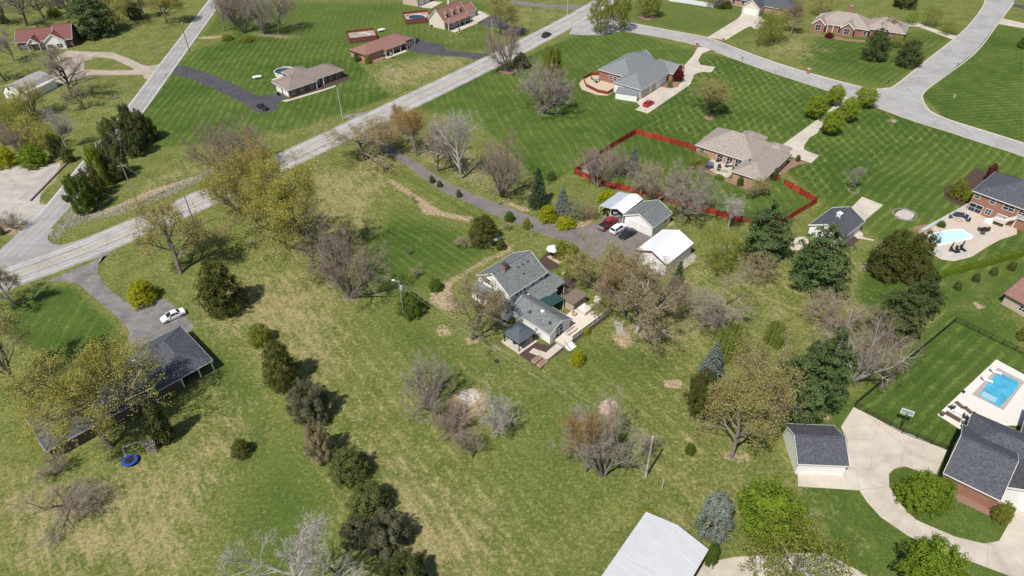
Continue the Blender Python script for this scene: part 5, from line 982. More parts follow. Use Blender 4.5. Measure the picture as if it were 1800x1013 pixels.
# --- cream cape cod with dormers at the top
H = House('cape_house', 'cream cape house with brown roof, three dormers and white chimney', (1, 1345, 168), (1, 1500, 104), 2.8)
r = H.rect((1, 1345, 168), (1, 1500, 104)); Wd = 10.5; r = (0, 14.5, 0, Wd); H.block((0, 14.5, 1.8, Wd), roof='gable', pitch=1.0, wall=M_CREAM, rm=R_RED, over=.3); B0 = H.blk; zr = H.ridgez; H.dims()
H.block((.1, 14.2, -.3, 2.4), h=2.45, roof='shed', pitch=.35, rm=R_RED, over=.2); H.posts([(x, .0) for x in (.4, 3.7, 7.1, 10.5, 13.8)], .12)
for x in (3.2, 7.2, 11.2): dormer(H, x, 2.9, 5.5, 3.9, 1.5, 1.2, .8, M_CREAM, R_RED)
b = MB(); b.box(8.8, 9.8, Wd * .62, Wd * .62 + 1, 4, zr + 1.6); H.part('chimney', b, M_CREAM); H.wins('front', [1.2, 4.4, 9, 11.5], .6, 1.1, 1.7); H.put('left', 2.2, 3.6, .9, 1.2); H.put('left', 7.2, .4, 1.0, 1.8)
H.block((14.3, 21, 2.6, 9.6), h=2.7, roof='gable', pitch=.75, wall=M_CREAM, rm=R_RED, over=.3); H.put('right', .8, 0, 4.6, 2.2, 'garage_door')
D('sidewalk', [(1, 1360, 218), (1, 1540, 148), (1, 1555, 165), (1, 1390, 230)], M_CONC, .03)
# --- tan outbuilding at the very top
H = House('garage', 'tan outbuilding with white garage doors behind the cream cape house', (734, 0), (762, -12), 3.0, 'garage')
H.block((0, 10, 0, 9), roof='gable', ridge='x', pitch=.4, wall=M_TANS, rm=R_BROWN); H.put('front', 1, 0, 3, 2.4, 'garage_door'); H.put('front', 5, 0, 3, 2.4, 'garage_door')
# --- slate roofed house with red fire ring fence
H = House('brick_house', 'slate grey hip roofed brick house with white sided garage end', (2, 905, 632), (2, 1165, 472), 3.4)
r = H.rect((2, 905, 632), (2, 1165, 472), (2, 715, 572)); r = (0, r[1], 0, min(r[3], 11.5)); H.block(r, roof='hip', ridge='x', pitch=.52, wall=M_WSIDE, rm=R_SLATE); G0 = H.blk; H.dims()
L_ = G0[1] - G0[0]; H.put('front', 1.0, 0, 5.0, 2.3, 'garage_door', fr=M_TANS); H.put('front', 7.2, 0, 2.8, 2.3, 'garage_door', fr=M_TANS); H.wins('front', [L_ * .72, L_ * .85], .5, 1.2, 1.8)
r2 = H.rect((2, 662, 432), (2, 850, 492), (2, 900, 330)); H.block((H.loc((2, 850, 492))[0] * .0 + 5.5, r[1] + 1.0, r[3] - 3.0, r[3] + 9.5), h=3.6, roof='hip', ridge='x', pitch=.56, wall=M_BRICK, rm=R_SLATE); B2 = H.blk; H.dims()
for u in (.6, 2.3, 4.0, 5.7): H.put('left', 3.4 + u, 1.2, 1.2, 1.4) if B2[3] - B2[2] > 9 else None
H.block((r[1] - 6.2, r[1] + 1.2, -1.6, 6), h=3.36, roof='gable', ridge='y', pitch=.6, wall=M_BRICK, rm=R_SLATE)
H.block((r[1] * .9, r[1] + 2.6, r[3] + 1, r[3] + 7), h=3.5, roof='gable', ridge='x', pitch=.7, wall=M_BRICK, rm=R_SLATE)
# lean-to shed on the garage end
H2 = House('shed', 'small white lean-to shed against the garage end of the slate roofed house', (2, 725, 648), (2, 880, 672), 2.1, 'shed')
l2 = H2.len; H2.block((0, l2, -.2, 3.0), roof='shed', pitch=.22, wall=M_WSIDE, rm=R_SLATE, over=.12); H2.put('right', .4, 0, .9, 1.9, 'door', pane=M_DTRIM)
bed('flower_bed', [(2, 1040, 600), (2, 1120, 540), (2, 1150, 470), (2, 1210, 450), (2, 1195, 560), (2, 1150, 612), (2, 1090, 618)], M_RMULCH, 3, .03)
# --- taupe roofed brick house inside the red fence
H = House('brick_house', 'brick house with sprawling taupe hip roofs and rear patio inside the red fence', (92, 690, 655), (92, 985, 752), 2.8)
rw = H.rect((92, 690, 655), (92, 985, 752), (92, 1445, 445)); H.block((0, rw[1], 0, rw[3]), roof='hip', ridge='y', pitch=.55, wall=M_PBRICK, rm=R_TAUPE); W0 = H.blk; H.dims()
a_ = H.loc((92, 232, 322)); b_ = H.loc((92, 465, 400)); H.block((a_[0], 3, min(a_[1], b_[1]) + 0, a_[1] + 13.5), h=2.83, roof='hip', ridge='x', pitch=.55, wall=M_PBRICK, rm=R_TAUPE); M0 = H.blk; H.dims()
H.wins('front', [1.0], .9, 1.4, 1.4, blk=M0); Lm = M0[1] - M0[0]
for f in (.38, .55, .70): H.put('front', Lm * f, .1, 1.7, 2.1, blk=M0)
y1 = M0[3]; H.block((-7, -.5, y1 - 5, y1 + 3.2), h=2.87, roof='hip', ridge='y', pitch=.62, wall=M_PBRICK, rm=R_TAUPE); H.block((1.0, rw[1] - 1.0, rw[3] - 3, rw[3] + 3.6), h=2.77, roof='hip', ridge='y', pitch=.6, wall=M_PBRICK, rm=R_TAUPE)
H.wins('right', [4, 9], .8, 1.4, 1.4, blk=W0); H.vents([(a_[0] + 4, M0[2] + 3.4, 4.2), (2.0, 6, 4.1)])
bed('patio', [(92, 410, 530), (92, 470, 470), (92, 700, 560), (92, 690, 700), (92, 640, 740), (92, 500, 690), (92, 420, 650)], M_CONC, 0, .03); bed('flower_bed', [(92, 190, 605), (92, 330, 590), (92, 430, 650), (92, 600, 730), (92, 700, 760), (92, 980, 860), (92, 1150, 770), (92, 1200, 740), (92, 1120, 810), (92, 950, 930), (92, 780, 850), (92, 620, 790), (92, 540, 735), (92, 380, 680)], M_RMULCH, 0, .018)
bed('flower_bed', [(92, 1200, 760), (92, 1400, 570), (92, 1480, 490), (92, 1680, 555), (92, 1560, 570), (92, 1420, 630), (92, 1330, 700), (92, 1230, 780)], M_RMULCH, 0, .018)
# --- gabled brick house across the road
H = House('brick_house', 'red brick house with two white trimmed front gables and a long taupe roof', (3, 310, 165), (3, 700, 222), 2.9)
L_ = H.len; yd = 12.5; H.block((.4, L_ + .5, 1.6, 1.6 + yd), roof='hip', ridge='x', pitch=.56, wall=M_BRICK, rm=R_TAUPE); M0 = H.blk; H.dims()
xg = H.loc((3, 565, 190))[0]
for xc, w_ in ((H.loc((3, 358, 165))[0] + .2, 5.0), (xg, 5.0)):
    H.block((xc - w_ / 2, xc + w_ / 2, -.5, 7), h=2.95, roof='gable', ridge='y', pitch=.85, wall=M_BRICK, rm=R_TAUPE, over=.25, ft=.32); H.put('front', w_ / 2 - 1.25, .7, 2.0, 2.2)
H.posts([(xg - 5.2, 1.75), (xg - 7.2, 1.75)], .12); H.put('front', L_ * .43, .1, 1.2, 2.3, 'door', blk=M0, pane=M_DTRIM); H.put('front', L_ * .88, .7, 1.3, 1.5, blk=M0)
H.block((L_ - 2.0, L_ + 12.5, 3.5, 15.5), h=2.87, roof='hip', ridge='x', pitch=.55, wall=M_BRICK, rm=R_TAUPE); H.wins('front', [4, 8], .8, 1.4, 1.4)
b = MB(); b.box(L_ * .52, L_ * .52 + 1.6, 10.2, 11.2, 3, 8.2); H.part('chimney', b, M_BRICK)
bed('flower_bed', [(3, 240, 242), (3, 310, 238), (3, 400, 255), (3, 470, 255), (3, 560, 275), (3, 690, 285), (3, 680, 298), (3, 560, 290), (3, 430, 268), (3, 300, 244)], M_RMULCH, 0)
# --- house with garage at the top
H = House('brick_house', 'tan brick house with front facing garage gable and dark roof beyond the white vinyl fence', (2, 1610, 45), (2, 1740, 68), 2.8)
H.block((0, H.len, 0, 9), roof='gable', ridge='y', pitch=.8, wall=M_CREAM, rm=R_DARK, over=.3); H.put('front', .9, 0, H.len - 2.4, 2.3, 'garage_door')
H.block((2, 20, 5, 16), h=2.85, roof='hip', pitch=.55, wall=M_PBRICK, rm=R_DARK); H.block((-9, 1, 8, 18), h=2.9, roof='hip', pitch=.6, wall=M_PBRICK, rm=R_DARK); H.wins('front', [1.5, 5.5], .6, 1.3, 1.7)
# --- two storey brick house with the pool
H = House('brick_house', 'two storey red brick house with charcoal hip roof above the fenced pool', (93, 605, 330), (93, 1064, 497), 5.3)
r = (0, 27, 0, 13.5); H.block(r, roof='hip', ridge='x', pitch=.50, wall=M_BRICK, rm=R_DARK, over=.45, inset=7.5); B0 = H.blk; H.dims()
H.block((6, 19, 8, 17.5), h=5.34, roof='hip', ridge='y', pitch=.6, wall=M_BRICK, rm=R_DARK, over=.45); L_ = 26
for px_, z, w_, hh in [((93, 655, 375), 3.6, 1.3, 1.2), ((93, 790, 425), 3.6, 1.3, 1.3), ((93, 935, 480), 3.4, 2.4, 1.5), ((93, 1050, 530), 3.0, 1.6, 2.0)]: H.put('front', H.loc(px_, z + hh / 2)[0] - w_ / 2 - .45, z, w_, hh, blk=B0)
H.put('front', H.loc((93, 642, 480), 1.2)[0] - 2.0, .1, 3.0, 2.2, blk=B0); H.put('front', H.loc((93, 750, 505), 1.4)[0] - .9, .7, 1.4, 1.5, blk=B0)
# --- garage with cupola
H = House('garage', 'white sided garage with charcoal roof and white cupola', (1421.4, 395.6), (1480, 421.5), 2.8, 'garage')
r = H.rect((1421.4, 395.6), (1480, 421.5), (1519, 389)); r = (0, H.len, 0, r[3]); H.block(r, roof='gable', ridge='y', pitch=.52, wall=M_WSIDE, rm=R_DARK, over=.3, ft=.3); H.dims(); zc = H.ridgez; xm = r[1] / 2; ym = r[3] * .48
b = MB(); b.box(xm - .45, xm + .45, ym - .45, ym + .45, zc - .4, zc + .75); c = H.part('cupola', b, M_TRIM); q = MB(); q.add([(xm - .6, ym - .6, zc + .75), (xm + .6, ym - .6, zc + .75), (xm + .6, ym + .6, zc + .75), (xm - .6, ym + .6, zc + .75), (xm, ym, zc + 1.25)], [(0, 1, 4), (1, 2, 4), (2, 3, 4), (3, 0, 4), (3, 2, 1, 0)]); q.build('cupola_roof', M_WROOF, c)
H.put('right', 2.6, .1, 1.0, 2.1, 'door', pane=M_TRIM); H.put('right', 5, 1, 1, 1.1); H.put('front', 2, 1.0, 1.1, 1.2); bed('flower_bed', [(13, 515, 715), (13, 540, 750), (13, 640, 670), (13, 600, 640)], M_MULCH, 0)
# --- pale metal barn at the bottom
H = House('metal_barn', 'large metal barn with plain pale grey low roof near the blue grey spruce', (1245.5, 966), (1218, 1013), 3.6, 'barn')
H.rz += 0; ri = H.loc((1136, 899.4)); Wd = abs(ri[1])
H.block((0, 26, -Wd if ri[1] < 0 else 0, 0 if ri[1] < 0 else Wd), roof='gable', ridge='x', pitch=.26, wall=sidingmat('brown_metal_wall', (.13, .10, .09), .3), rm=M_GROOF, over=.3, trim=mat('grey_gutter', (.25, .25, .26), .5)); H.dims()
# --- dark roofed house at the left with porch
H = House('ranch_house', 'dark hip roofed ranch house with open porch, partly under a huge budding tree', (95, 860, 425), (95, 1062, 315), 2.6)
c0 = H.loc((95, 848, 122)); c1 = H.loc((95, 535, 288)); H.block((c1[0] * .0 - 2.6, H.len, 0, c0[1]), roof='hip', ridge='y', pitch=.42, wall=None, rm=R_DARK, over=.4); H.dims(); B0 = H.blk
H.posts([(H.len - .4, .35), (H.len * .55, .35), (.3, .35)], .12); b = MB(); b.box(-2.2, H.len - .4, 3.4, c0[1] - .4, 0, 2.58); H.part('wall', b, M_DBRICK)
H.block((c1[0], H.len - 2.5, c0[1] - 9.0, c0[1] - .03), h=2.57, roof='hip', ridge='x', pitch=.42, wall=M_DBRICK, rm=R_DARK); B1 = H.blk; H.put('front', B1[1] - B1[0] - 8.3, 0, 1.1, 2.1, 'door', pane=M_DWOOD, blk=B1); H.put('front', B1[1] - B1[0] - 10.8, .2, 1.7, 1.9, blk=B1)
l0 = H.loc((177, 599)); l1 = H.loc((75, 700)); l2 = H.loc((168, 728)); H.block((min(l1[0], l0[0] - 16), c1[0] + 5.0, c0[1] - 13.5, c0[1] - 2.0), h=2.63, roof='hip', ridge='x', pitch=.40, wall=M_DBRICK, rm=R_DARK); H.dims()
H.vents([(-4, c0[1] - 5, 4.1), (1.0, 5.2, 3.7), (-11, c0[1] - 6, 3.9)], m=M_TRIM)
bed('terrace', [(95, 690, 500), (95, 800, 420), (95, 880, 470), (95, 860, 490), (95, 640, 600), (95, 470, 690), (95, 280, 790), (95, 230, 740), (95, 400, 660)], paving('old_concrete', (.33, .27, .22), .25, .2, 0, .8), 0, .03)
# --- white garage, lower right
H = House('garage', 'white garage with charcoal gable roof beside the concrete driveway', (1402.6, 816), (1493.4, 819.7), 2.7, 'garage')
bk = H.loc((1385, 745)); H.block((0, H.len, 0, abs(bk[1])), roof='gable', ridge='x', pitch=.5, wall=M_WSIDE, rm=R_DARK, over=.22, ft=.22); H.dims(); H.put('right', 1.2, 0, abs(bk[1]) - 3, 2.2, 'garage_door')
# --- house with brick garage wall, lower right
H = House('brick_house', 'brick house with wide charcoal roof beside the rectangular blue pool', (94, 125, 692), (94, 455, 852), 2.9)
L_ = H.len; rg = H.loc((94, 210, 502)); H.block((0, L_ + .0, 0, 12), roof='gable', ridge='x', pitch=.5, wall=M_BRICK, rm=R_DARK, over=.35, ft=.25); H.dims(); H.put('left', 1.6, 0, 3.6, 2.3, 'garage_door'); H.put('left', 6.2, 0, 3.6, 2.3, 'garage_door')
c_ = H.loc((94, 345, 367)); H.block((.6, L_ + 14, 7.4, c_[1] + .2), h=2.95, roof='hip', ridge='x', pitch=.5, wall=M_BRICK, rm=R_DARK, over=.35); H.dims()
H.block((c_[0] + 5.5, c_[0] + 16, 11, c_[1] + 7.5), h=2.92, roof='hip', ridge='y', pitch=.55, wall=M_BRICK, rm=R_DARK, over=.35); H.block((L_ - 1, L_ + 6, 2.5, 12), h=2.88, roof='gable', ridge='y', pitch=.55, wall=M_WSIDE, rm=R_DARK, over=.35, ft=.3)
bed('flower_bed', [(94, 135, 770), (94, 160, 755), (94, 395, 890), (94, 470, 830), (94, 540, 680), (94, 565, 690), (94, 490, 860), (94, 430, 960), (94, 380, 935), (94, 180, 840)], M_RMULCH, 0)
# --- maroon roofed house, top left
H = House('house', 'maroon roofed house with two white front gables behind the gravel loop', (0, 95, 312), (0, 505, 275), 3.0)
L_ = H.len; H.block((0, L_ * .70, 1.5, 12), roof='gable', ridge='x', pitch=.62, wall=M_DBRICK, rm=R_MAROON); B0 = H.blk; H.dims(); H.block((L_ * .66, L_, .2, 11.5), h=3.05, roof='gable', ridge='x', pitch=.72, wall=M_DBRICK, rm=R_MAROON)
xg = H.loc((0, 400, 270))[0]; H.block((xg - 4, xg + 3.4, -1.2, 6), h=3.08, roof='gable', ridge='y', pitch=.72, wall=M_WSIDE, rm=R_MAROON, over=.3, ft=.35); H.wins('front', [.7, 3.9], .5, 2.0, 1.6)
xp = H.loc((0, 215, 320))[0]; H.block((xp - 2.3, xp + 2.3, -1.2, 4), h=2.7, roof='gable', ridge='y', pitch=.9, wall=None, rm=R_MAROON, over=.2, ft=.3); H.posts([(xp - 2, -1), (xp + 2, -1)], .1, 2.7); b = MB(); b.add([(xp - 2.2, -.9, 2.66), (xp + 2.2, -.9, 2.66), (xp, -.9, 4.5)], [(0, 1, 2)]); H.part('gable_panel', b, M_TRIM)
H.wins('front', [L_ * .05, L_ * .5], .8, 1.4, 1.3, blk=B0)
# --- white gambrel barn, top left
H = House('gambrel_barn', 'white gambrel barn with weathered grey roof and two small windows', (0, 45, 690), (0, 200, 712), 0.0, 'barn')
Wd = H.len
def gambrel_y(H, W, Lh, h, hk, hr, wall, rm):
    k = W * .17; prof = [(0, h), (k, hk), (W / 2, hr), (W - k, hk), (W, h)]; b = MB(); b.loft([[(0, y, 0)] + [(x, y, z) for x, z in prof] + [(W, y, 0)] for y in (0, Lh)]); H.part('wall', b, wall)
    pr = [(-.25, h - .3), (k, hk + .1), (W / 2, hr + .1), (W - k, hk + .1), (W + .25, h - .3)]; q = MB(); q.loft([[(x, y, z) for x, z in pr] + [(x, y, z - .09) for x, z in pr[::-1]] for y in (-.3, Lh + .3)]); H.part('roof', q, rm); H.blk = (0, W, 0, Lh, 0, h)
gambrel_y(H, max(Wd, 7.5), 12.0, 2.6, 4.1, 4.9, sidingmat('cream_barn_wall', (.80, .78, .72), .25), mat('weathered_roof', (.30, .28, .27), .8, .2, .2, .8)); H.put('front', 2.6, 3.0, .8, 1.0, fr=M_DTRIM); H.put('front', 3.4, .9, .9, 1.1, fr=M_DTRIM)
# --- tan roofed neighbour at the right edge
H = House('house', 'red brown roofed house with tan wall beside the black fenced lawn', (1764, 516), (1822, 548), 2.6)
H.block((0, 18, 0, 11), roof='gable', ridge='x', pitch=.4, wall=M_TANS, rm=R_RED, trim=M_DTRIM); H.put('front', 3, .8, 1.4, 1.2)
# --- carport, garage, white roofed barn of the centre property
H = House('carport', 'open metal carport with white arched roof and grey lean-to', (1073, 366.6), (1096.4, 376), 2.6, 'carport')
bk = H.loc((1123, 355.5)); Lc = max(bk[1], 8.5); H.block((0, H.len, 0, Lc), roof='gable', ridge='y', pitch=.38, wall=None, rm=M_WROOF, over=.05, ft=.16); H.dims(); lx = H.loc((1052.9, 361), 2.3)[0]
q = MB(); q.loft([[(lx, y, 2.1), (-.05, y, 2.55), (-.05, y, 2.47), (lx, y, 2.02)] for y in (0.0, Lc)]); H.part('lean_to_roof', q, mat('grey_blue_metal_roof', (.38, .42, .47), .4, .5, .05, .5))
H.posts([(x, y) for x in (.1, H.len - .1) for y in (.1, Lc / 2, Lc - .1)], .06, 2.6); H.posts([(lx + .1, y) for y in (.1, Lc / 2, Lc - .1)], .06, 2.1); b = MB(); b.box(lx, H.len, Lc - .06, Lc, 0, 2.05); H.part('back_wall', b, M_METALW)
H = House('garage', 'white two car garage with grey shingle gable roof beside the parked cars', (1096.4, 378.6), (1148, 401), 2.7, 'garage')
bk = H.loc((1178, 373.3)); H.block((0, H.len, 0, bk[1]), roof='gable', ridge='y', pitch=.5, wall=M_WSIDE, rm=R_GREY, over=.25, ft=.25); H.dims(); w_ = H.blk[1] - H.blk[0]; H.put('front', .4, 0, w_ * .42, 2.25, 'garage_door'); H.put('front', w_ * .53, 0, w_ * .42, 2.25, 'garage_door'); H.put('right', 5, 1.0, 1.0, 1.1)
H = House('barn', 'pale walled barn with bright white metal gable roof and maroon rake trim', (1116, 440), (1172, 466.6), 3.1, 'barn')
bk = H.loc((1215.5, 425.7)); H.block((0, H.len, 0, bk[1]), roof='gable', ridge='y', pitch=.42, wall=M_METALW, rm=M_WROOF, over=.3, ft=.26, trim=mat('maroon_trim', (.17, .04, .045), .5)); H.dims(); H.put('front', 1.4, 0, H.len - 4, 2.6, 'garage_door', fr=M_WSIDE)
# --- shed in the fenced yard
H = House('shed', 'small white shed with grey roof inside the corner of the red fence', (12, 490, 165), (12, 560, 190), 2.2, 'shed'); H.block((0, 3.6, 0, 5), roof='gable', ridge='y', pitch=.6, wall=M_WSIDE, rm=R_TAUPE, over=.2); H.put('front', .9, 0, 1.2, 1.9, 'door', pane=M_TRIM)

# ================================================================== CENTRE HOUSE
M_WHITE2 = sidingmat('bright_white_siding', (.83, .83, .82)); M_GREENM = mat('green_metal_roof', (.022, .062, .058), .5, .4, .08, .8)
H = House('gambrel_house', 'white house with grey shingle roofs, brick chimney and one storey wing', (90, 715, 710), (90, 865, 602), 2.7); H.len = 5.75
# one storey wing, gable end with arched window towards the deck
H.block((-.35, 6.0, 0, 10.6), roof='gable', ridge='y', pitch=.55, wall=M_WHITE2, rm=R_GREY, over=.35, ft=.22); WG = H.blk
H.put('front', 1.6, .5, .95, 1.9, blk=WG); H.put('front', 2.65, .5, .95, 1.9, blk=WG)
b = MB(); nn = 12; b.add([(1.6 + WG[0], WG[2] - .03, 2.5), (3.6 + WG[0], WG[2] - .03, 2.5)] + [(2.6 + WG[0] + math.cos(math.pi * k / nn), WG[2] - .03, 2.5 + .75 * math.sin(math.pi * k / nn)) for k in range(nn + 1)], [tuple([1] + list(range(2, nn + 3)) + [0])][:1]); H.part('arched_pane', b, M_GLASS)
H.wins('left', [2.2, 6.0], 1.2, .8, .7, blk=WG)
b = MB(); b.box(2.1, 2.9, 4.2, 4.9, 3.9, 4.35); H.part('skylight', b, M_WROOF); H.vents([(1.0, 6.6, 3.75), (3.9, 2.8, 3.85), (1.3, 1.6, 3.85)])
# main block, two storeys under a steep roof, ridge along x
H.block((.6, 11.4, 11.7, 21.5), h=4.75, roof='gable', ridge='x', pitch=.62, wall=M_WHITE2, rm=R_GREY, over=.35, ft=.26); MN = H.blk; zr = H.ridgez
H.wins('front', [1.6, 2.7, 3.8, 6.2, 8.6], 3.4, .75, .95, blk=MN); H.put('left', 1.9, 4.0, 1.7, 1.5, blk=MN); H.put('left', 6.0, 3.3, .9, 1.3, blk=MN)
for (u, z) in ((1.45, 4.05), (3.65, 4.05), (5.55, 3.35), (6.95, 3.35)):
    b = MB(); y = MN[3] - u; b.box(MN[0] - .05, MN[0] + .01, y - .36, y, z, z + 1.35); H.part('shutter', b, mat('yellow_shutter', (.42, .36, .08), .6))
b = MB(); b.box(3.2, 4.0, 15.6, 16.5, 6.0, zr + 1.1); c = H.part('chimney', b, M_BRICK); b = MB(); b.box(3.12, 4.08, 15.52, 16.58, zr + 1.1, zr + 1.22); b.build('chimney_cap', M_DTRIM, c)
H.vents([(6.5, 15.2, 6.9), (7.8, 15.2, 6.9), (9.2, 15.2, 6.9), (6.6, 13.8, 6.0)])
# enclosed porch along the gable end
q = MB(); q.loft([[(.9, y, 3.5), (-1.5, y, 2.6), (-1.5, y, 2.46), (.9, y, 3.36)] for y in (10.2, 21.4)]); H.part('porch_roof', q, R_GREY); b = MB(); b.box(-1.15, .95, 10.5, 21.1, 0, 2.5); H.part('porch_wall', b, M_WHITE2)
PB = (-1.15, .95, 10.5, 21.1, 0, 2.5); H.wins('left', [1.5, 4.4, 7.3], 1.0, 1.2, 1.0, blk=PB)
# additions between wing and main block, green roofed porch
H.block((5.2, 10.6, 7.9, 11.75), h=2.75, roof='shed', pitch=.2, wall=M_WHITE2, rm=R_GREY, over=.2); q = MB(); q.loft([[(5.6, y, 3.05), (9.6, y, 2.55), (9.6, y, 2.48), (5.6, y, 2.98)] for y in (5.2, 8.3)]); H.part('awning', q, M_GREENM); H.posts([(9.4, 5.4), (9.4, 8.1)], .07, 2.68)
q = MB(); q.loft([[(x, 11.6, 3.5), (x, 8.6, 2.7), (x, 8.6, 2.58), (x, 11.6, 3.38)] for x in (10.2, 13.6)]); q.loft([[(11.3, y, 3.6), (14.2, y, 2.75), (14.2, y, 2.63), (11.3, y, 3.48)] for y in (11.6, 20.0)]); H.part('side_porch_roof', q, R_GREY); H.posts([(13.4, 8.8), (13.9, 12), (13.9, 16), (13.9, 19.8), (10.5, 8.8)], .08, 2.85)
CE = H
def C(x, y, z=0):   # centre house frame -> world
    c, n = math.cos(H.rz), math.sin(H.rz); return Vector((CE.o.x + x * c - y * n, CE.o.y + x * n + y * c, z))
CE_RZ = H.rz
bed('flower_bed', [(90, 340, 760), (90, 380, 720), (90, 520, 820), (90, 600, 770), (90, 700, 790), (90, 860, 700), (90, 1090, 560), (90, 1130, 590), (90, 860, 790), (90, 700, 900), (90, 640, 975), (90, 560, 920)], M_MULCH, 0); bed('flower_bed', [(90, 610, 175), (90, 680, 100), (90, 800, 130), (90, 830, 165), (90, 740, 230), (90, 700, 240)], M_MULCH, 0); bed('flower_bed', [(90, 715, 400), (90, 830, 270), (90, 900, 300), (90, 880, 420), (90, 800, 470), (90, 740, 500)], M_MULCH, 0, .012); bed('flower_bed', [(90, 170, 440), (90, 250, 500), (90, 420, 610), (90, 390, 640), (90, 300, 590), (90, 160, 480)], M_MULCH, 0)
tag(sheet('garden_walk', pxpoly([(90, 715, 300), (90, 985, 135), (90, 975, 155), (90, 740, 305), (90, 700, 420), (90, 690, 410)]), .016, mat('tan_pavers', (.40, .32, .24), .9, .2, .15, 2)), kind='structure'); tag(sheet('stone_patio', pxpoly([(90, 680, 135), (90, 720, 120), (90, 815, 155), (90, 780, 195)]), .030, mat('flagstone', (.42, .33, .28), .9, .2, .25, 2)), kind='structure'); tag(sheet('garden_walk', pxpoly([(90, 260, 560), (90, 420, 650), (90, 400, 665), (90, 240, 575)]), .028, MATS['tan_pavers']), kind='structure')
# deck
dk = thing('deck', 'pale wooden deck with white railing and steps at the wing end of the white house', 'deck', C(0, 0), CE_RZ)
def cl_(p, z): return CE.loc(p, z)
dz = .75; corners = [(6.2, 3.2), (6.2, .2), (1.0, -.05), (1.0, -2.4), (15.2, -2.4), (15.2, 1.2), (9.5, 3.2)]; b = MB(); b.prism(corners, dz - .12, dz); b.build('deck_floor', mat('pale_deck', (.56, .50, .43), .8, .2, .1, 3), dk)
b = MB(); b.prism([(x * 1.0 + (.1 if x < 5 else -.1), y + (.1 if y < 0 else -.1)) for x, y in corners], 0, dz - .13); b.build('skirt', M_DECK, dk)
for i in range(9):
    x = 3.4 + i * 1.45; b = MB(); b.box(x - .05, x + .05, -2.4, -2.3, dz, dz + 1.0); b.build('railing_post', M_TRIM, dk)
b = MB(); b.box(3.4, 15.1, -2.39, -2.31, dz + .95, dz + 1.02); b.build('handrail', M_TRIM, dk); b = MB(); b.box(3.4, 15.1, -2.37, -2.33, dz + .1, dz + .8); b.build('railing_panel', mat('railing_slats', (.40, .39, .38), .6), dk)
for i in range(4): b = MB(); b.box(1.2, 3.0, -2.42 - .32 * (i + 1), -2.42 - .32 * i, 0, dz - .18 * (i + 1) + .05); b.build('step', M_TRIM, dk)
b = MB(); beam(b, (3.1, -2.4, dz + .95), (3.1, -3.8, .75), .06, .08); b.build('stair_rail', M_DTRIM, dk); b = MB(); beam(b, (1.1, -2.4, dz + .95), (1.1, -3.8, .75), .06, .08); b.build('stair_rail', M_DTRIM, dk)
tag(sheet('garden_walk', [(C(x, y).x, C(x, y).y) for x, y in [(1.0, -.5), (1.0, -2.0), (-3.4, -2.2), (-4.4, 1.6), (-3.0, 1.8), (-2.2, -.7)]], .034, M_CONC), kind='structure')
def furn(name, label, cat, P, rz, parts, group=None):
    e = thing(name, label, cat, P, rz, group)
    for nm, b, m in parts: b.build(nm, m, e)
    return e
M_DFAB = mat('dark_outdoor_fabric', (.045, .05, .065), .9, .2, .2, 5); M_BLK = mat('black_metal', (.02, .02, .022), .5, .4, .2, 5); M_BFAB = mat('brown_wicker', (.12, .085, .07), .9, .2, .2, 6); M_NAVY = mat('navy_plastic', (.025, .045, .11), .6, .3, .1, 4); M_LFAB = mat('pale_cushion', (.48, .46, .43), .9, .2, .1, 4)
def bx(*a): return MB().box(*a)
# flat-roofed screen beside the deck
furn('garden_pavilion', 'low brown flat topped pavilion with tan screen walls beside the deck', 'pavilion', C(9.8, 3.4), CE_RZ, [('roof', bx(0, 4.4, -.3, 2.8, 2.0, 2.15), mat('brown_flat_roof', (.17, .13, .11), .9, .2, .15, 2)), ('wall', bx(.2, .3, -.1, 2.6, 0, 2.0), M_TANS), ('wall', bx(.3, 4.2, -.15, -.05, 0, 2.0), M_TANS), ('post', bx(4.1, 4.25, 2.5, 2.65, 0, 2.0), M_TANS)])
furn('deck_sofa', 'grey outdoor sofa on the deck below the arched window', 'sofa', C(3.6, -1.3, dz), CE_RZ, [('seat', bx(0, 2.2, 0, .8, 0, .4), M_DECK), ('backrest', bx(0, 2.2, .65, .85, .4, .8), M_DECK), ('armrest', bx(-.15, 0, 0, .85, 0, .6), M_DECK), ('armrest', bx(2.2, 2.35, 0, .85, 0, .6), M_DECK)])
furn('hot_tub', 'white covered hot tub on the deck', 'hot tub', C(10.0, .2, dz), CE_RZ, [('tub', bx(0, 2.1, 0, 2.0, 0, .85), mat('tub_shell', (.55, .53, .5), .5)), ('cover', bx(-.06, 2.16, -.06, 2.06, .85, .97), mat('tub_cover', (.62, .60, .57), .8, .3, .08, 3))])
for (x, y, a, l_) in ((9.0, 2.0, .3, 'tan cushioned armchair on the deck by the pavilion wall'), (12.8, .6, 2.2, 'tan cushioned armchair on the deck beside the hot tub')): furn('deck_armchair', l_, 'armchair', C(x, y, dz), CE_RZ + a, [('seat', bx(-.4, .4, -.4, .4, .15, .45), MATS['tan_pavers']), ('backrest', bx(-.4, .4, .3, .45, .45, .95), MATS['tan_pavers']), ('base', bx(-.38, .38, -.36, .36, 0, .15), M_BLK)], 'cushioned armchairs on the deck')
g_ = G((90, 1052, 515)); b = MB(); b.lathe([(0, -.12), (.35, -.06), (.62, .08), (.78, .24), (.75, .25), (.6, .11), (.33, -.03), (0, -.08)], n=20)
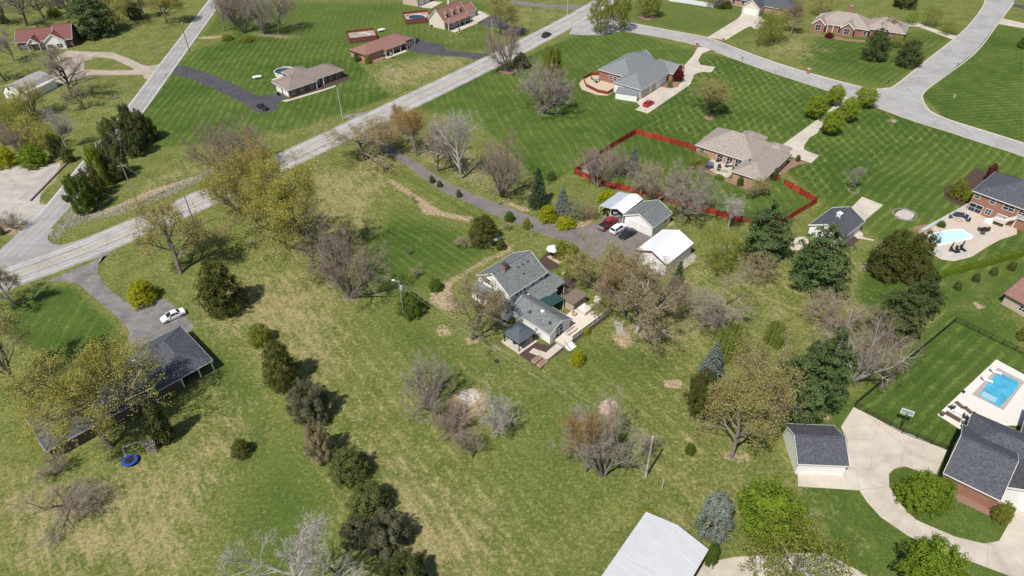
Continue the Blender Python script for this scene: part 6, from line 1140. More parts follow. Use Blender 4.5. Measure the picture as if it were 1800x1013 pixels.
sd = thing('satellite_dish', 'white satellite dish on a post behind the deck railing', 'satellite dish', (g_.x, g_.y, 0), 0, None); d_ = b.build('reflector', M_TRIM, sd); d_.location = (0, 0, 2.3); d_.rotation_euler = (R(55), 0, R(-20)); MB().cyl(0, 0, 0, 2.25, .05, 8).build('post', M_DTRIM, sd); f_ = MB(); f_.tube([(0, -.2, 2.2), (0, -.9, 2.75)], .03, 5); f_.build('feed_arm', M_DTRIM, sd)
# gazebo
g_ = C(-3.6, 5.0); gz = thing('gazebo', 'dark grey hip roofed gazebo over a dining set', 'gazebo', g_, CE_RZ)
q = MB()
for (s0, z0, s1, z1) in ((2.35, 2.45, .55, 3.35), (.75, 3.45, .05, 3.85)):
    q.add([(-s0, -s0, z0), (s0, -s0, z0), (s0, s0, z0), (-s0, s0, z0), (-s1, -s1, z1), (s1, -s1, z1), (s1, s1, z1), (-s1, s1, z1)], [(0, 1, 5, 4), (1, 2, 6, 5), (2, 3, 7, 6), (3, 0, 4, 7), (4, 5, 6, 7), (3, 2, 1, 0)])
M_GZ = mat('slate_metal_roof', (.075, .09, .11), .5, .4, .08, .6); qa = MB(); qa.v = q.v[:8]; qa.f = q.f[:6]; qa.build('roof', M_GZ, gz); qb = MB(); qb.v = q.v[8:]; qb.f = [tuple(i - 8 for i in f) for f in q.f[6:]]; qb.build('roof_vent_cap', M_GZ, gz)
for x in (-1.95, 1.95):
    for y in (-1.95, 1.95): bx(x - .08, x + .08, y - .08, y + .08, .12, 2.46).build('post', M_BLK, gz)
bx(-2.5, 2.5, -2.5, 2.5, 0, .12).build('slab', M_CONC, gz)
furn('dining_table', 'dark dining table under the gazebo', 'table', C(-3.6, 5.0, .12), CE_RZ, [('tabletop', bx(-.9, .9, -.55, .55, .70, .75), M_BLK)] + [('leg', bx(x - .04, x + .04, y - .04, y + .04, 0, .7), M_BLK) for x in (-.8, .8) for y in (-.45, .45)])
for k, (x, y, a) in enumerate(((-1.2, 0, -90), (1.2, 0, 90), (-.45, -.9, 0), (.45, -.9, 0))): furn('dining_chair', 'dark outdoor dining chair under the gazebo roof', 'chair', C(-3.6 + x, 5.0 + y, .12), CE_RZ + R(a), [('seat', bx(-.25, .25, -.25, .25, .4, .46), M_BLK), ('backrest', bx(-.25, .25, -.27, -.22, .46, .95), M_BLK)] + [('leg', bx(px_ - .025, px_ + .025, py_ - .025, py_ + .025, 0, .4), M_BLK) for px_ in (-.21, .21) for py_ in (-.21, .21)], 'dining chairs under the gazebo')
g_ = G((90, 726, 128)); um = thing('patio_umbrella', 'white octagonal patio umbrella on the small stone patio', 'umbrella', (g_.x, g_.y, .03)); MB().cyl(0, 0, 0, 2.5, .035, 8).build('pole', M_TRIM, um); q = MB(); q.lathe([(1.55, 2.0), (.8, 2.38), (0, 2.62), (0, 2.58), (.8, 2.33), (1.53, 1.94)], n=8); q.build('canopy', mat('umbrella_white', (.68, .68, .67), .8, .2, .06, 2), um); MB().cyl(0, 0, 0, .12, .3, 12).build('base', M_DTRIM, um)
furn('patio_table', 'dark round table under the white umbrella', 'table', (g_.x + .05, g_.y, .03), 0, [('tabletop', MB().cyl(0, 0, .68, .72, .6, 16), M_BLK), ('pedestal', MB().cyl(0, 0, 0, .68, .12, 8), M_BLK)])
for k, p in enumerate([(90, 608, 902), (90, 646, 932)]):
    g_ = G(p); rb = thing('raised_bed', ('wooden raised garden bed nearer the gazebo', 'wooden raised garden bed at the tip of the mulch')[k], 'planter', (g_.x, g_.y, .02), CE_RZ)
    for a in ((-1.0, 1.0, -.5, -.42), (-1.0, 1.0, .42, .5), (-1.0, -.92, -.42, .42), (.92, 1.0, -.42, .42)): bx(*a, 0, .45).build('board', MATS['tan_pavers'], rb)
    bx(-.92, .92, -.42, .42, 0, .36).build('soil', M_RMULCH, rb)
g_ = G((873, 636)); t_ = MB(); t_.lathe([(.22, 0), (.38, 0), (.42, .1), (.38, .22), (.22, .22), (.19, .11), (.22, 0)], n=18); tag(t_.build('tyre', M_BLK), 'black tyre lying on the lawn below the gazebo', 'tyre').location = (g_.x, g_.y, 0)

# ================================================================== FENCES
RF = random.Random(5); REDS = [mat('red_fence_tone_%d' % k, c, .8, .2, .3, 1.3) for k, c in enumerate([(.31, .045, .026), (.25, .036, .022), (.36, .065, .04), (.28, .05, .032)])]
def fence(name, label, P, h, style, step, cat='fence', post=.05, closed=False, skip=()):
    W = [Vector((g.x, g.y)) for g in (G(p) for p in P)]; f = thing(name, label, cat, (W[0].x, W[0].y, 0)); o = W[0]; MS = {}
    mp = {'red': mat('red_fence_boards', (.31, .045, .026), .8, .2, .38, .9), 'white': mat('white_vinyl', (.66, .67, .69), .5, .3, .04, 2), 'picket': mat('white_picket', (.70, .71, .72), .5, .3, .04, 2), 'black': M_BLK, 'low': MATS['red_stained_wood']}[style]
    for i in range(len(W) - 1):
        if i in skip: continue
        a, b2 = W[i] - o, W[i + 1] - o; L_ = (b2 - a).length; n = max(1, round(L_ / step)); u = (b2 - a) / L_; nrm = Vector((-u.y, u.x)); s = L_ / n
        for k in range(n + (1 if i == len(W) - 2 else 0)):
            c = a + u * s * k; MB().obox(c, u, post * (3.2 if style == 'red' else 2), post * (2.6 if style == 'red' else 2), 0, h + (.14 if style == 'red' else .06)).build('post', mat('dark_red_post', (.13, .02, .014), .8, .2, .2, 3) if style == 'red' else mp, f)
        for k in range(n):
            p = a + u * (s * k + post); q = a + u * (s * (k + 1) - post); m = (p + q) / 2; l = (q - p).length; bd = MB()
            if style in ('red', 'low'):
                nb = max(3, int(l / .3))
                bd.obox(m, u, .03, l, .05, h - .06)
                for j in range(nb):
                    c = p + u * l * (j + .5) / nb; bd.obox(c + nrm * .012, u, .022, l / nb - .025, .03, h - .02 + .03 * ((j * 7 + k * 3) % 3 - 1))
            elif style == 'white': bd.obox(m, u, .05, l, .04, h)
            elif style == 'picket':
                bd.obox(m, u, .05, l, .18, .30); bd.obox(m, u, .05, l, h - .24, h - .12); nb = max(3, int(l / .16))
                for j in range(nb): bd.obox(p + u * l * (j + .5) / nb, u, .055, .09, .08, h)
            elif style == 'black':
                bd.obox(m, u, .03, l, .15, .19); bd.obox(m, u, .03, l, h - .08, h - .04); bd.obox(m, u, .03, l, h - .28, h - .25); nb = max(3, int(l / .16))
                for j in range(nb): bd.obox(p + u * l * (j + .5) / nb, u, .024, .024, .05, h - .02)
            pn = bd.build('panel', REDS[RF.choice((0, 0, 1, 2, 3))] if style == 'red' else mp, f); pn['kind'] = 'stuff'
    return f
fence('plank_fence', 'long red stained plank fence round the yard of the taupe roofed house', [(1223, 268), (1208, 260), (1117, 236), (1075, 261), (1010, 306), (1075, 331), (1135.6, 344), (1241, 374), (1301, 391), (1371, 396), (1434, 358), (1377.6, 325)], 1.7, 'red', 2.5)
fence('plank_fence', 'short red plank fence stub at the side of the brick wing', [(1363, 316), (1369, 318)], 1.6, 'red', 1.5)
fence('pool_fence', 'white picket fence curving round the pool of the two storey house', [(93, 572, 472), (93, 120, 722), (93, 200, 800), (93, 330, 925), (93, 400, 938), (93, 470, 934), (93, 575, 905), (93, 760, 735)], 1.35, 'picket', 2.0)
fence('metal_fence', 'black metal fence enclosing the lawn and rectangular pool', [(1806, 628), (1678, 566), (1501.7, 714), (1585, 762), (1663, 791)], 1.3, 'black', 2.2)
fence('vinyl_fence', 'white vinyl privacy fence by the tan brick house', [(1176, 2), (1210, 7), (1253, 14), (1268, 6)], 1.8, 'white', 2.4)
fence('low_fence', 'low red fence round the gravel fire ring beside the slate roofed house', [(2, 735, 535), (2, 650, 530), (2, 560, 530), (2, 500, 560), (2, 520, 610), (2, 600, 650), (2, 672, 664), (2, 708, 640)], 1.1, 'low', 1.8)
tag(sheet('gravel_patio', pxpoly([(2, 730, 535), (2, 650, 525), (2, 560, 530), (2, 490, 560), (2, 470, 590), (2, 490, 630), (2, 600, 668), (2, 670, 672), (2, 712, 640)]), .02, mat('tan_gravel', (.46, .38, .28), .95, .1, .15, 4)), kind='structure')
def ring(name, label, c, r, n, s, m=None, seed=3, squash=1.0):
    """ring of edging stones, each a piece"""
    g = G(c); e = thing(name, label, 'stone ring', (g.x, g.y, 0)); rnd = random.Random(seed)
    for k in range(n):
        a = 6.283 * k / n; b = MB(); q = s * rnd.uniform(.8, 1.2)
        b.prism([(q * .6 * math.cos(t), q * .45 * math.sin(t)) for t in (0.3, 1.2, 2.0, 3.1, 4.2, 5.3)], 0, q * rnd.uniform(.5, .8)); o = b.build('stone', m or M_STONE, e); o.location = (r * math.cos(a), r * math.sin(a) * squash, 0); o.rotation_euler = (0, 0, a + 1.57)
    return e
ring('fire_pit', 'dark ring fire pit with chairs inside the low red fence', (2, 595, 568), 1.0, 12, .35, M_BLK)
for k, a in enumerate((20, 140, 260)):
    g_ = G((2, 595, 568)); furn('fire_pit_chair', 'black metal chair beside the dark ring fire pit', 'chair', (g_.x + 1.9 * math.cos(R(a)), g_.y + 1.9 * math.sin(R(a)), .02), R(a - 90), [('seat', bx(-.3, .3, -.3, .3, .35, .42), M_BLK), ('backrest', bx(-.3, .3, .26, .32, .42, 1.0), M_BLK)] + [('leg', bx(x - .03, x + .03, y - .03, y + .03, 0, .35), M_BLK) for x in (-.26, .26) for y in (-.26, .26)], 'chairs round the fire pit')
ring('stone_ring', 'oval rock bed with grey gravel on the mown lawn near the garage', (1590, 378), 2.6, 26, .42, None, 5, 1.0); bed('gravel_bed', [(1573, 378), (1580, 371), (1592, 369), (1604, 373), (1607, 380), (1600, 386), (1588, 387), (1577, 384)], MATS['pale_gravel'], 4)
for c, r_, l_ in [((955, 199), 1.4, 'small stone ring under the wide grey bare tree'), ((1500, 336), 1.2, 'small stone ring round the slim young tree')]: ring('stone_ring', l_, c, r_, 12, .34)
for P in [[(1236, 207), (1247, 203), (1256, 207), (1247, 212)], [(876, 126), (893, 120), (910, 124), (895, 131)], [(1562, 212), (1568, 209), (1578, 212), (1569, 216)], [(1121, 30), (1139, 25), (1152, 30), (1140, 36)], [(1660, 330), (1690, 318), (1708, 300), (1722, 296), (1735, 315), (1714, 340), (1700, 365), (1690, 362), (1665, 352)], [(1520, 460), (1560, 458), (1620, 480), (1600, 494), (1560, 482)], [(1605, 400), (1632, 395), (1618, 415), (1608, 408)]]: bed('mulch_bed', P, M_RMULCH if len(P) == 4 else M_MULCH, 4)
stones('rock_bed', [(13, 640, 875), (13, 690, 825), (13, 850, 880), (13, 960, 950), (13, 800, 910)], 260, .14, .34, M_STONE, 'rocks edging the bed under the brownish evergreens', 9)
stones('ash_pit', [(810, 690), (825, 683), (842, 690), (842, 702), (828, 712), (812, 708), (806, 698)], 320, .06, .2, mat('pale_ash', (.50, .48, .47), .95, .1, .3, 3), 'grey ash and charred scraps in the burn pit by the fruit trees', 11)
stones('rubble_pile', [(1056, 708), (1068, 701), (1083, 707), (1084, 722), (1070, 730), (1058, 724)], 420, .06, .22, mat('pink_rubble', (.42, .31, .26), .95, .1, .35, 2.5), 'pinkish brush and rubble pile on the lawn under the wires', 12, .05)
stones('leaf_litter', [(755, 735), (790, 722), (860, 720), (865, 752), (840, 775), (800, 768), (770, 750)], 900, .04, .1, mat('dead_leaves', (.36, .22, .13), .95, .1, .3, 3), 'orange dead leaves below the fruit trees', 13)
stones('wood_scraps', [(1078, 560), (1092, 568), (1098, 590), (1085, 588)], 120, .08, .3, mat('grey_scrap', (.33, .30, .28), .9, .2, .4, 2), 'pile of sticks and stones behind the deck railing', 14, .05)

# ================================================================== POLES AND WIRES
M_POLE = mat('grey_pole_wood', (.30, .27, .235), .9, .1, .2, 3); M_POLED = mat('brown_pole_wood', (.15, .115, .09), .9, .1, .2, 3); M_POLEL = mat('light_pole', (.46, .45, .43), .8, .2, .1, 3); M_CAN = mat('transformer_grey', (.42, .44, .45), .5, .4, .08, 3)
TOPS = {}
def pole(key, label, base, topy, m=M_POLE, arm=0.0, can=False, r=.15, lamp=False, az=0.0, name='utility_pole', cat='utility pole'):
    g = G(base); h = top_h(base, topy); e = thing(name, label, cat, (g.x, g.y, 0), R(az)); MB().tube([(0, 0, 0), (0, 0, h * .5), (0, 0, h)], [r, r * .85, r * .7], 8).build('pole', m, e)
    TOPS[key] = Vector((g.x, g.y, h - .25))
    if arm:
        bx(-arm / 2, arm / 2, -.06 - r, .06 - r, h - .75, h - .62).build('crossarm', m, e)
        for x in (-arm * .45, -arm * .2, arm * .45): MB().cyl(x, -r, h - .62, h - .42, .05, 6).build('insulator', M_CAN, e)
    if can: MB().cyl(.34, -.1, h - 2.3, h - 1.3, .24, 10).build('transformer', M_CAN, e)
    if lamp: b = MB(); b.tube([(0, 0, h - .6), (-.9, .2, h - .1)], .04, 5); b.build('lamp_arm', M_CAN, e); bx(-1.35, -.8, .05, .35, h - .2, h - .02).build('lamp_head', M_TRIM, e)
    return e
pole('g', 'light grey utility pole standing alone on the lower lawn', (1135, 838), 768, M_POLEL, r=.19); pole('d', 'dark utility pole beside the highway near the spreading budding tree', (345, 402), 345, M_POLED); pole('b', 'utility pole with crossarm on the stone lined bank', (243, 360), 287, M_POLE, 2.2, az=20); pole('h', 'pole with transformer and lamp on the lawn before the gambrel house', (710, 555), 493, M_POLE, can=True, lamp=True)
pole('n', 'utility pole with crossarm and transformer where the dark asphalt drive meets the side road', (334, 93), 33, M_POLED, 2.4, True, az=30); pole('m', 'utility pole with crossarm at the far end of the roadside thicket', (219, 206), 166, M_POLE, 2.6, az=30); pole('k', 'plain utility pole on the grass across the side road from the ranch drive', (279.5, 96.5), 57); pole('r1', 'slim utility pole at the highway in front of the grey ranch', (603, 213), 153, M_POLEL, r=.13); pole('r2', 'utility pole with transformer between the two ranch houses', (695, 168), 114, M_POLE, can=True); pole('r3', 'slim pale utility pole at the drive of the red roofed ranch', (866, 88), 33, M_POLEL, r=.13); pole('r4', 'slim utility pole at the upper end of the highway', (997, 27), -14, M_POLEL, r=.14)
pole('y', 'thin pale post with guy wire beside the clipped round shrub', (933.5, 420), 382, M_POLEL, r=.06); pole('w', 'short white marker post near the light grey pole', (1163, 861), 841, M_TRIM, r=.05, name='marker_post', cat='post')
M_WIRE = mat('aluminium_cable', (.42, .42, .42), .5, .4, .05, 1)
def wire(label, a, b, sag=.8, off=(0, 0, 0), r=.012):
    a = Vector(a) + Vector(off); b = Vector(b) + Vector(off); q = MB(); n = 24; q.tube([a.lerp(b, t / n) - Vector((0, 0, sag * 4 * (t / n) * (1 - t / n))) for t in range(n + 1)], r, 4); return tag(q.build('overhead_cable', M_WIRE), label, 'cable', 'overhead cables')
wire('upper overhead cable from the lamp pole to the light grey pole', TOPS['h'], TOPS['g'], 1.2, (0, 0, .1), .012); wire('lower overhead cable from the lamp pole to the light grey pole', TOPS['h'], TOPS['g'], 2.0, (0, 0, -.6), .012)
wire('overhead cable between the highway poles before the grey ranch', TOPS['r1'], TOPS['r2'], .8); wire('overhead cable along the highway past the red roofed ranch', TOPS['r2'], TOPS['r3'], 1.0); wire('overhead cable at the upper end of the highway', TOPS['r3'], TOPS['r4'], .8); wire('overhead cable along the side road by the ranch drive', TOPS['n'], TOPS['m'], 1.0); wire('overhead cable above the roadside thicket', TOPS['m'], TOPS['b'], .8); wire('overhead cable crossing the highway', TOPS['b'], TOPS['d'], .7); wire('overhead cable from the crossing pole to the lamp pole', TOPS['d'], TOPS['h'], 1.2)

# ================================================================== VEHICLES
M_TYRE = mat('tyre_rubber', (.02, .02, .02), .9, .2, .2, 8); M_RIM = mat('alloy_rim', (.38, .38, .40), .35, .5, .1, 6, metal=.7); M_CGLASS = mat('car_glass', (.015, .018, .022), .06, .7, .1, 2); M_HEAD = mat('headlight_lens', (.70, .70, .68), .15, .6, .05, 4); M_TAIL = mat('taillight_lens', (.30, .015, .012), .25, .5, .05, 4)
def paint(n, c, r=.22): return mat(n, c, r, .6, .04, 1.2)
def car(label, P, Q, col, kind='sedan', name=None, L_=None):
    """P = ground pixel below the tail, Q = below the nose"""
    a = G(P); b = G(Q); c = (a + b) / 2; rz = math.atan2(b.y - a.y, b.x - a.x); L_ = L_ or {'sedan': 4.75, 'suv': 4.7, 'pickup': 5.8, 'hatch': 4.4}[kind]
    e = thing(name or {'sedan': 'sedan', 'suv': 'suv', 'pickup': 'pickup_truck', 'hatch': 'car'}[kind], label, {'sedan': 'car', 'suv': 'suv', 'pickup': 'pickup', 'hatch': 'car'}[kind], (c.x, c.y, .012), rz); h = L_ / 2; W = .92 if kind != 'pickup' else 1.0
    if kind == 'sedan': st = [(-h, .50, .78, .80), (-h + .12, .30, .92, .94), (-h + .9, .22, .98, .98), (-.4, .2, .95, 1.0), (1.0, .2, .93, 1.0), (h - .8, .22, .84, .98), (h - .15, .26, .70, .92), (h, .42, .60, .78)]; cab = [(-h + .75, .93, .80), (-h + 1.55, 1.38, .66), (.15, 1.44, .66), (1.25, .92, .82)]
    elif kind == 'hatch': st = [(-h, .5, .82, .82), (-h + .12, .3, .95, .95), (-.4, .2, .98, 1.0), (.9, .2, .93, 1.0), (h - .7, .22, .84, .97), (h - .12, .26, .70, .9), (h, .42, .6, .76)]; cab = [(-h + .3, .95, .8), (-h + .95, 1.40, .68), (.1, 1.46, .67), (1.15, .92, .82)]
    elif kind == 'suv': st = [(-h, .5, 1.0, .84), (-h + .1, .32, 1.08, .96), (-.4, .25, 1.08, 1.0), (1.0, .25, 1.06, 1.0), (h - .7, .26, 1.0, .98), (h - .12, .3, .86, .92), (h, .45, .75, .8)]; cab = [(-h + .12, 1.06, .84), (-h + .5, 1.62, .72), (.2, 1.72, .70), (1.25, 1.05, .84)]
    else: st = [(-h, .55, 1.0, .95), (-h + .08, .4, 1.08, .99), (-.5, .34, 1.08, 1.0), (1.2, .34, 1.10, 1.0), (h - .6, .34, 1.08, .99), (h - .1, .38, .98, .95), (h, .5, .85, .86)]; cab = [(-.75, 1.06, .86), (-.55, 1.78, .76), (.75, 1.82, .75), (1.55, 1.08, .86)]
    rings = [[(x, -W * w, zb + .12), (x, -W * w * .93, zb), (x, W * w * .93, zb), (x, W * w, zb + .12), (x, W * w, (zb + zt) / 2 + .08), (x, W * w * .93, zt), (x, -W * w * .93, zt), (x, -W * w, (zb + zt) / 2 + .08)] for x, zb, zt, w in st]
    MB().loft(rings).build('body', col, e, smooth=False)
    g = MB().loft([[(x, -W * w, z - .0), (x, W * w, z - .0), (x, W * w * .99, z - .06), (x, -W * w * .99, z - .06)] for x, z, w in cab]); vs_ = []
    low = .86 if kind in ('sedan', 'hatch') else 1.0; g = MB(); n = len(cab)
    xs0, xs1 = cab[0][0], cab[-1][0]; rr = []
    for i, (x, z, w) in enumerate(cab): rr.append([(x, -W * .86 if i in (0, n - 1) else -W * w, z), (x, W * .86 if i in (0, n - 1) else W * w, z)])
    base = [(xs0, -W * .9, low), (xs0, W * .9, low), (xs1, W * .9, low), (xs1, -W * .9, low)]
    V = base + rr[1] + rr[2]; g.add([*V], [(0, 1, 5, 4), (4, 5, 7, 6), (6, 7, 2, 3), (1, 2, 7, 5), (3, 0, 4, 6)]); g.build('windows', M_CGLASS, e)
    x1, x2 = cab[1][0], cab[2][0]; z1, z2 = cab[1][1], cab[2][1]; w = W * cab[1][2]; r_ = MB(); r_.loft([[(x1 - .08, -w * .98, z1 - .03), (x1 - .08, w * .98, z1 - .03), (x1, w * .9, z1 + .05), (x1, -w * .9, z1 + .05)], [((x1 + x2) / 2, -w, max(z1, z2)), ((x1 + x2) / 2, w, max(z1, z2)), ((x1 + x2) / 2, w * .9, max(z1, z2) + .07), ((x1 + x2) / 2, -w * .9, max(z1, z2) + .07)], [(x2 + .12, -w * .98, z2 - .05), (x2 + .12, w * .98, z2 - .05), (x2, w * .9, z2 + .04), (x2, -w * .9, z2 + .04)]]); r_.build('roof', col, e)
    for s in (-1, 1):                                                    # pillars
        p = MB(); beam(p, (x2 + .05, s * w * .97, z2 - .02), (xs1 - .05, s * W * .88, low + .05), .07, .07); p.build('windscreen_pillar', col, e)
        xm = (x1 + x2) / 2 - .1; p = MB(); beam(p, (xm, s * w * 1.0, z2 - .02), (xm, s * W * .91, low + .02), .1, .04, (1, 0, 0)); p.build('door_pillar', col, e)
        p = MB(); beam(p, (x1 - .0, s * w * .97, z1 - .02), (xs0 + .1, s * W * .88, low + .05), .1, .07); p.build('rear_pillar', col, e)
        bx(h - .12, h - .02, s * W * .72 - .18, s * W * .72 + .18, st[-1][2] - .16, st[-1][2] - .02).build('headlight', M_HEAD, e); bx(-h + .0, -h + .08, s * W * .66 - .16, s * W * .66 + .16, st[0][2] - .2, st[0][2] - .03).build('taillight', M_TAIL, e)
        bx(xs1 - .5, xs1 - .3, s * W * .98 - .09, s * W * .98 + .09, low + .08, low + .22).build('mirror', col, e)
    rw = .33 if kind in ('sedan', 'hatch') else .38
    for sx in (-h + .85, h - .9):
        for s in (-1, 1):
            t = MB().tube([(sx, s * (W - .2), rw), (sx, s * (W + .02), rw)], rw, 16); wh = t.build('wheel', M_TYRE, e); MB().tube([(sx, s * (W - .05), rw), (sx, s * (W + .03), rw)], rw * .62, 12).build('rim', M_RIM, wh)
    if kind == 'pickup':
        bx(-h + .1, -.85, -W * .8, W * .8, 1.02, 1.10).build('bed_liner', M_BLK, e)
        for s in (-1, 1): bx(-h + .06, -.8, s * W * .9 - .07, s * W * .9 + .07, 1.02, 1.2).build('bed_rail', col, e)
        bx(-h + .0, -h + .1, -W * .9, W * .9, .6, 1.19).build('tailgate', mat('silver_paint', (.42, .42, .43), .3, .5, .05, 1), e); bx(-h - .14, -h, -W * .9, W * .9, .5, .68).build('bumper', M_RIM, e)
    return e
car('white sedan parked on the cracked driveway by the dark roofed ranch', (323, 551), (288, 566), paint('white_paint', (.72, .73, .75)), 'sedan')
pk = car('red pickup truck with black bed parked nearest the carport', (1056, 406), (1080, 389), paint('red_paint', (.24, .022, .025)), 'pickup')
car('white suv with dark sunroof parked between the red pickup and the dark car', (1075, 413), (1098, 399), paint('white_paint', (.72, .73, .75)), 'suv')
car('dark sedan parked nearest the shingled garage', (1114, 409), (1091, 421), paint('black_paint', (.022, .024, .028)), 'sedan')
car('red hatchback parked on the concrete drive by the white lean-to shed', (1131, 190), (1148, 180), paint('bright_red_paint', (.42, .018, .02)), 'hatch')
car('dark suv driving along the highway', (952, 69), (969, 60), paint('charcoal_paint', (.03, .03, .036)), 'suv')
car('black sedan at the end of the dark asphalt drive of the grey ranch', (453, 187), (471, 195), paint('black_paint', (.022, .024, .028)), 'sedan')
car('white car leaving the junction beyond the ornamental pears', (1046, 8), (1056, 2), paint('white_paint', (.72, .73, .75)), 'suv')
car('grey car half under the white carport', (12, 715, 512), (12, 772, 500), paint('silver_grey_paint', (.30, .31, .32)), 'hatch')
car('dark teal car at the end of the red roofed ranch drive', (1, 1108, 305), (1, 1128, 280), paint('teal_paint', (.03, .07, .09)), 'hatch')
car('blue car behind the gabled brick house', (3, 360, 95), (3, 405, 68), paint('pale_blue_paint', (.25, .36, .50)), 'hatch')
g_ = G((91, 485, 325)); furn('garden_tractor', 'bright yellow green lawn tractor under the lean-to', 'tractor', (g_.x, g_.y, 0), CE_RZ + .2, [('hood', bx(.2, 1.1, -.35, .35, .35, .95), mat('tractor_yellow', (.50, .58, .03), .4)), ('seat', bx(-.5, -.1, -.3, .3, .6, 1.0), M_BLK), ('deck', bx(-.2, .9, -.65, .65, .12, .3), MATS['tractor_yellow']), ('steering_wheel', MB().cyl(.15, 0, 1.0, 1.05, .2, 10), M_BLK)] + [('wheel', MB().tube([(x, s * .38, r_), (x, s * .6, r_)], r_, 12), M_TYRE) for x, r_ in ((-.45, .42), (.8, .28)) for s in (-1, 1)])

# ================================================================== POOLS, TANKS, YARD THINGS
def water(name, col):
    if name in MATS: return MATS[name]
    m = mat(name, col, .06, .5, .28, .55, bump=.6, bscale=3.0); return m
# rectangular blue pool
P_ = [(94, 435, 112), (94, 560, 172), (94, 552, 212), (94, 448, 318), (94, 330, 240)]
def inground(label, coping, waterP, wcol, cmat, k=0):
    Wc = pxpoly(coping); c = sum((Vector(w) for w in Wc), Vector((0, 0))) / len(Wc); e = thing('swimming_pool', label, 'pool', (c.x, c.y, 0)); Ww = [Vector(w) for w in pxpoly(waterP, k)]
    b = MB(); b.prism([(Vector(w) - c)[:] for w in Wc], .0, .06); b.build('coping', cmat, e); b = MB(); b.prism([(w - c)[:] for w in Ww], .01, .075); b.build('water', wcol, e)
    return e
D('pool_deck', [(94, 428, 40), (94, 600, 132), (94, 640, 300), (94, 600, 420), (94, 440, 420), (94, 340, 370), (94, 218, 440), (94, 90, 358)], mat('pale_concrete', (.60, .57, .53), .85, .2, .06, 1.2), .03)
inground('rectangular bright blue pool with stone coping behind the charcoal roofed house', [(94, 437, 88), (94, 592, 168), (94, 470, 332), (94, 288, 240)], [(94, 437, 112), (94, 548, 165), (94, 558, 178), (94, 548, 208), (94, 446, 316), (94, 330, 248), (94, 352, 212)], water('pool_blue', (.07, .34, .50)), mat('stone_coping', (.36, .31, .28), .9, .2, .2, 2.5))
g_ = G((94, 362, 248)); b = MB(); b.box(-1.5, 1.5, -1.0, 1.0, .0, .02); o = b.build('tanning_ledge', mat('pool_ledge', (.28, .47, .56), .2, .5, .08, 2), [x for x in COL.objects if x.name.startswith('swimming_pool')][0]); pe = o.parent; o.location = (g_.x - pe.location.x + .55, g_.y - pe.location.y - .35, .058); o.rotation_euler = (0, 0, math.atan2((G((94, 548, 165)) - G((94, 437, 112))).y, (G((94, 548, 165)) - G((94, 437, 112))).x)); o.scale = (.75, .75, 1)
# pale pool of the two storey house
D('pool_deck', [(93, 150, 712), (93, 560, 478), (93, 620, 460), (93, 760, 520), (93, 870, 560), (93, 1000, 620), (93, 1000, 720), (93, 850, 770), (93, 740, 830), (93, 600, 920), (93, 440, 960), (93, 330, 945), (93, 200, 870), (93, 210, 830), (93, 260, 830)], mat('tan_pool_deck', (.46, .395, .33), .9, .2, .1, 1.2), .02)
inground('pale blue covered pool with white coping inside the white picket fence', [(93, 205, 735), (93, 245, 710), (93, 440, 672), (93, 515, 674), (93, 612, 738), (93, 600, 762), (93, 300, 826), (93, 265, 812)], [(93, 218, 740), (93, 252, 718), (93, 440, 684), (93, 508, 684), (93, 598, 740), (93, 588, 754), (93, 302, 813), (93, 275, 800)], mat('pale_pool_cover', (.46, .66, .80), .25, .5, .05, .8), M_TRIM)
def agpool(label, c, r, h, wm, wall, deck=None, dm=None, rail=True, rz=0.0):
    g = G(c); e = thing('above_ground_pool', label, 'pool', (g.x, g.y, 0), rz)
    q = MB(); q.lathe([(r, 0), (r, h), (r + .12, h + .02), (r + .12, h + .08), (r - .12, h + .08), (r - .12, h - .25)], n=28); q.build('pool_wall', wall, e); MB().cyl(0, 0, h - .35, h - .2, r - .12, 28).build('water', wm, e)
    if deck:
        x0, x1, y0, y1 = deck; n = 40; V = [(x0, y0), (x1, y0), (x1, y1), (x0, y1)]; b = MB()
        b.box(x0, x1, y0, -r * .98, h - .18, h - .04); b.box(x0, x1, r * .98, y1, h - .18, h - .04); b.box(x0, -r * .98, -r * .98, r * .98, h - .17, h - .05); b.box(r * .98, x1, -r * .98, r * .98, h - .17, h - .05); b.build('deck_floor', dm, e)
        for (ax, ay, bx_, by_) in ((x0, y0, x1, y0), (x1, y0, x1, y1), (x1, y1, x0, y1), (x0, y1, x0, y0)):
            q = MB(); beam(q, (ax, ay, h * .5 - .1), (bx_, by_, h * .5 - .1), .06, h); q.build('skirt', M_DWOOD, e); q = MB(); beam(q, (ax, ay, h + .9), (bx_, by_, h + .9), .08, .1); q.build('handrail', M_DWOOD, e); q = MB(); beam(q, (ax, ay, h + .42), (bx_, by_, h + .42), .04, .75); q.build('railing_panel', M_WOOD, e)
    return e
agpool('round pool with dark teal water beside the grey hip roofed ranch', (1, 205, 520), 3.4, 1.2, water('teal_water', (.015, .055, .07)), M_TRIM)
agpool('empty above ground pool in a square red deck behind the red roofed ranch', (1, 748, 268), 2.9, 1.1, mat('pool_liner', (.30, .27, .22), .8, .2, .3, 1), mat('white_pool_wall', (.62, .62, .62), .5), (-5.5, 5.0, -4.5, 4.5), mat('pinkish_deck', (.36, .25, .21), .8, .2, .15, 1), rz=R(18))
agpool('round pool with dark blue cover in a wooden deck beside the cream cape house', (1, 1130, 140), 3.6, 1.2, water('dark_cover', (.012, .05, .075)), M_TRIM, (-5.2, 5.2, -5.0, 5.0), mat('pinkish_deck', (.36, .25, .21)), rz=R(15))
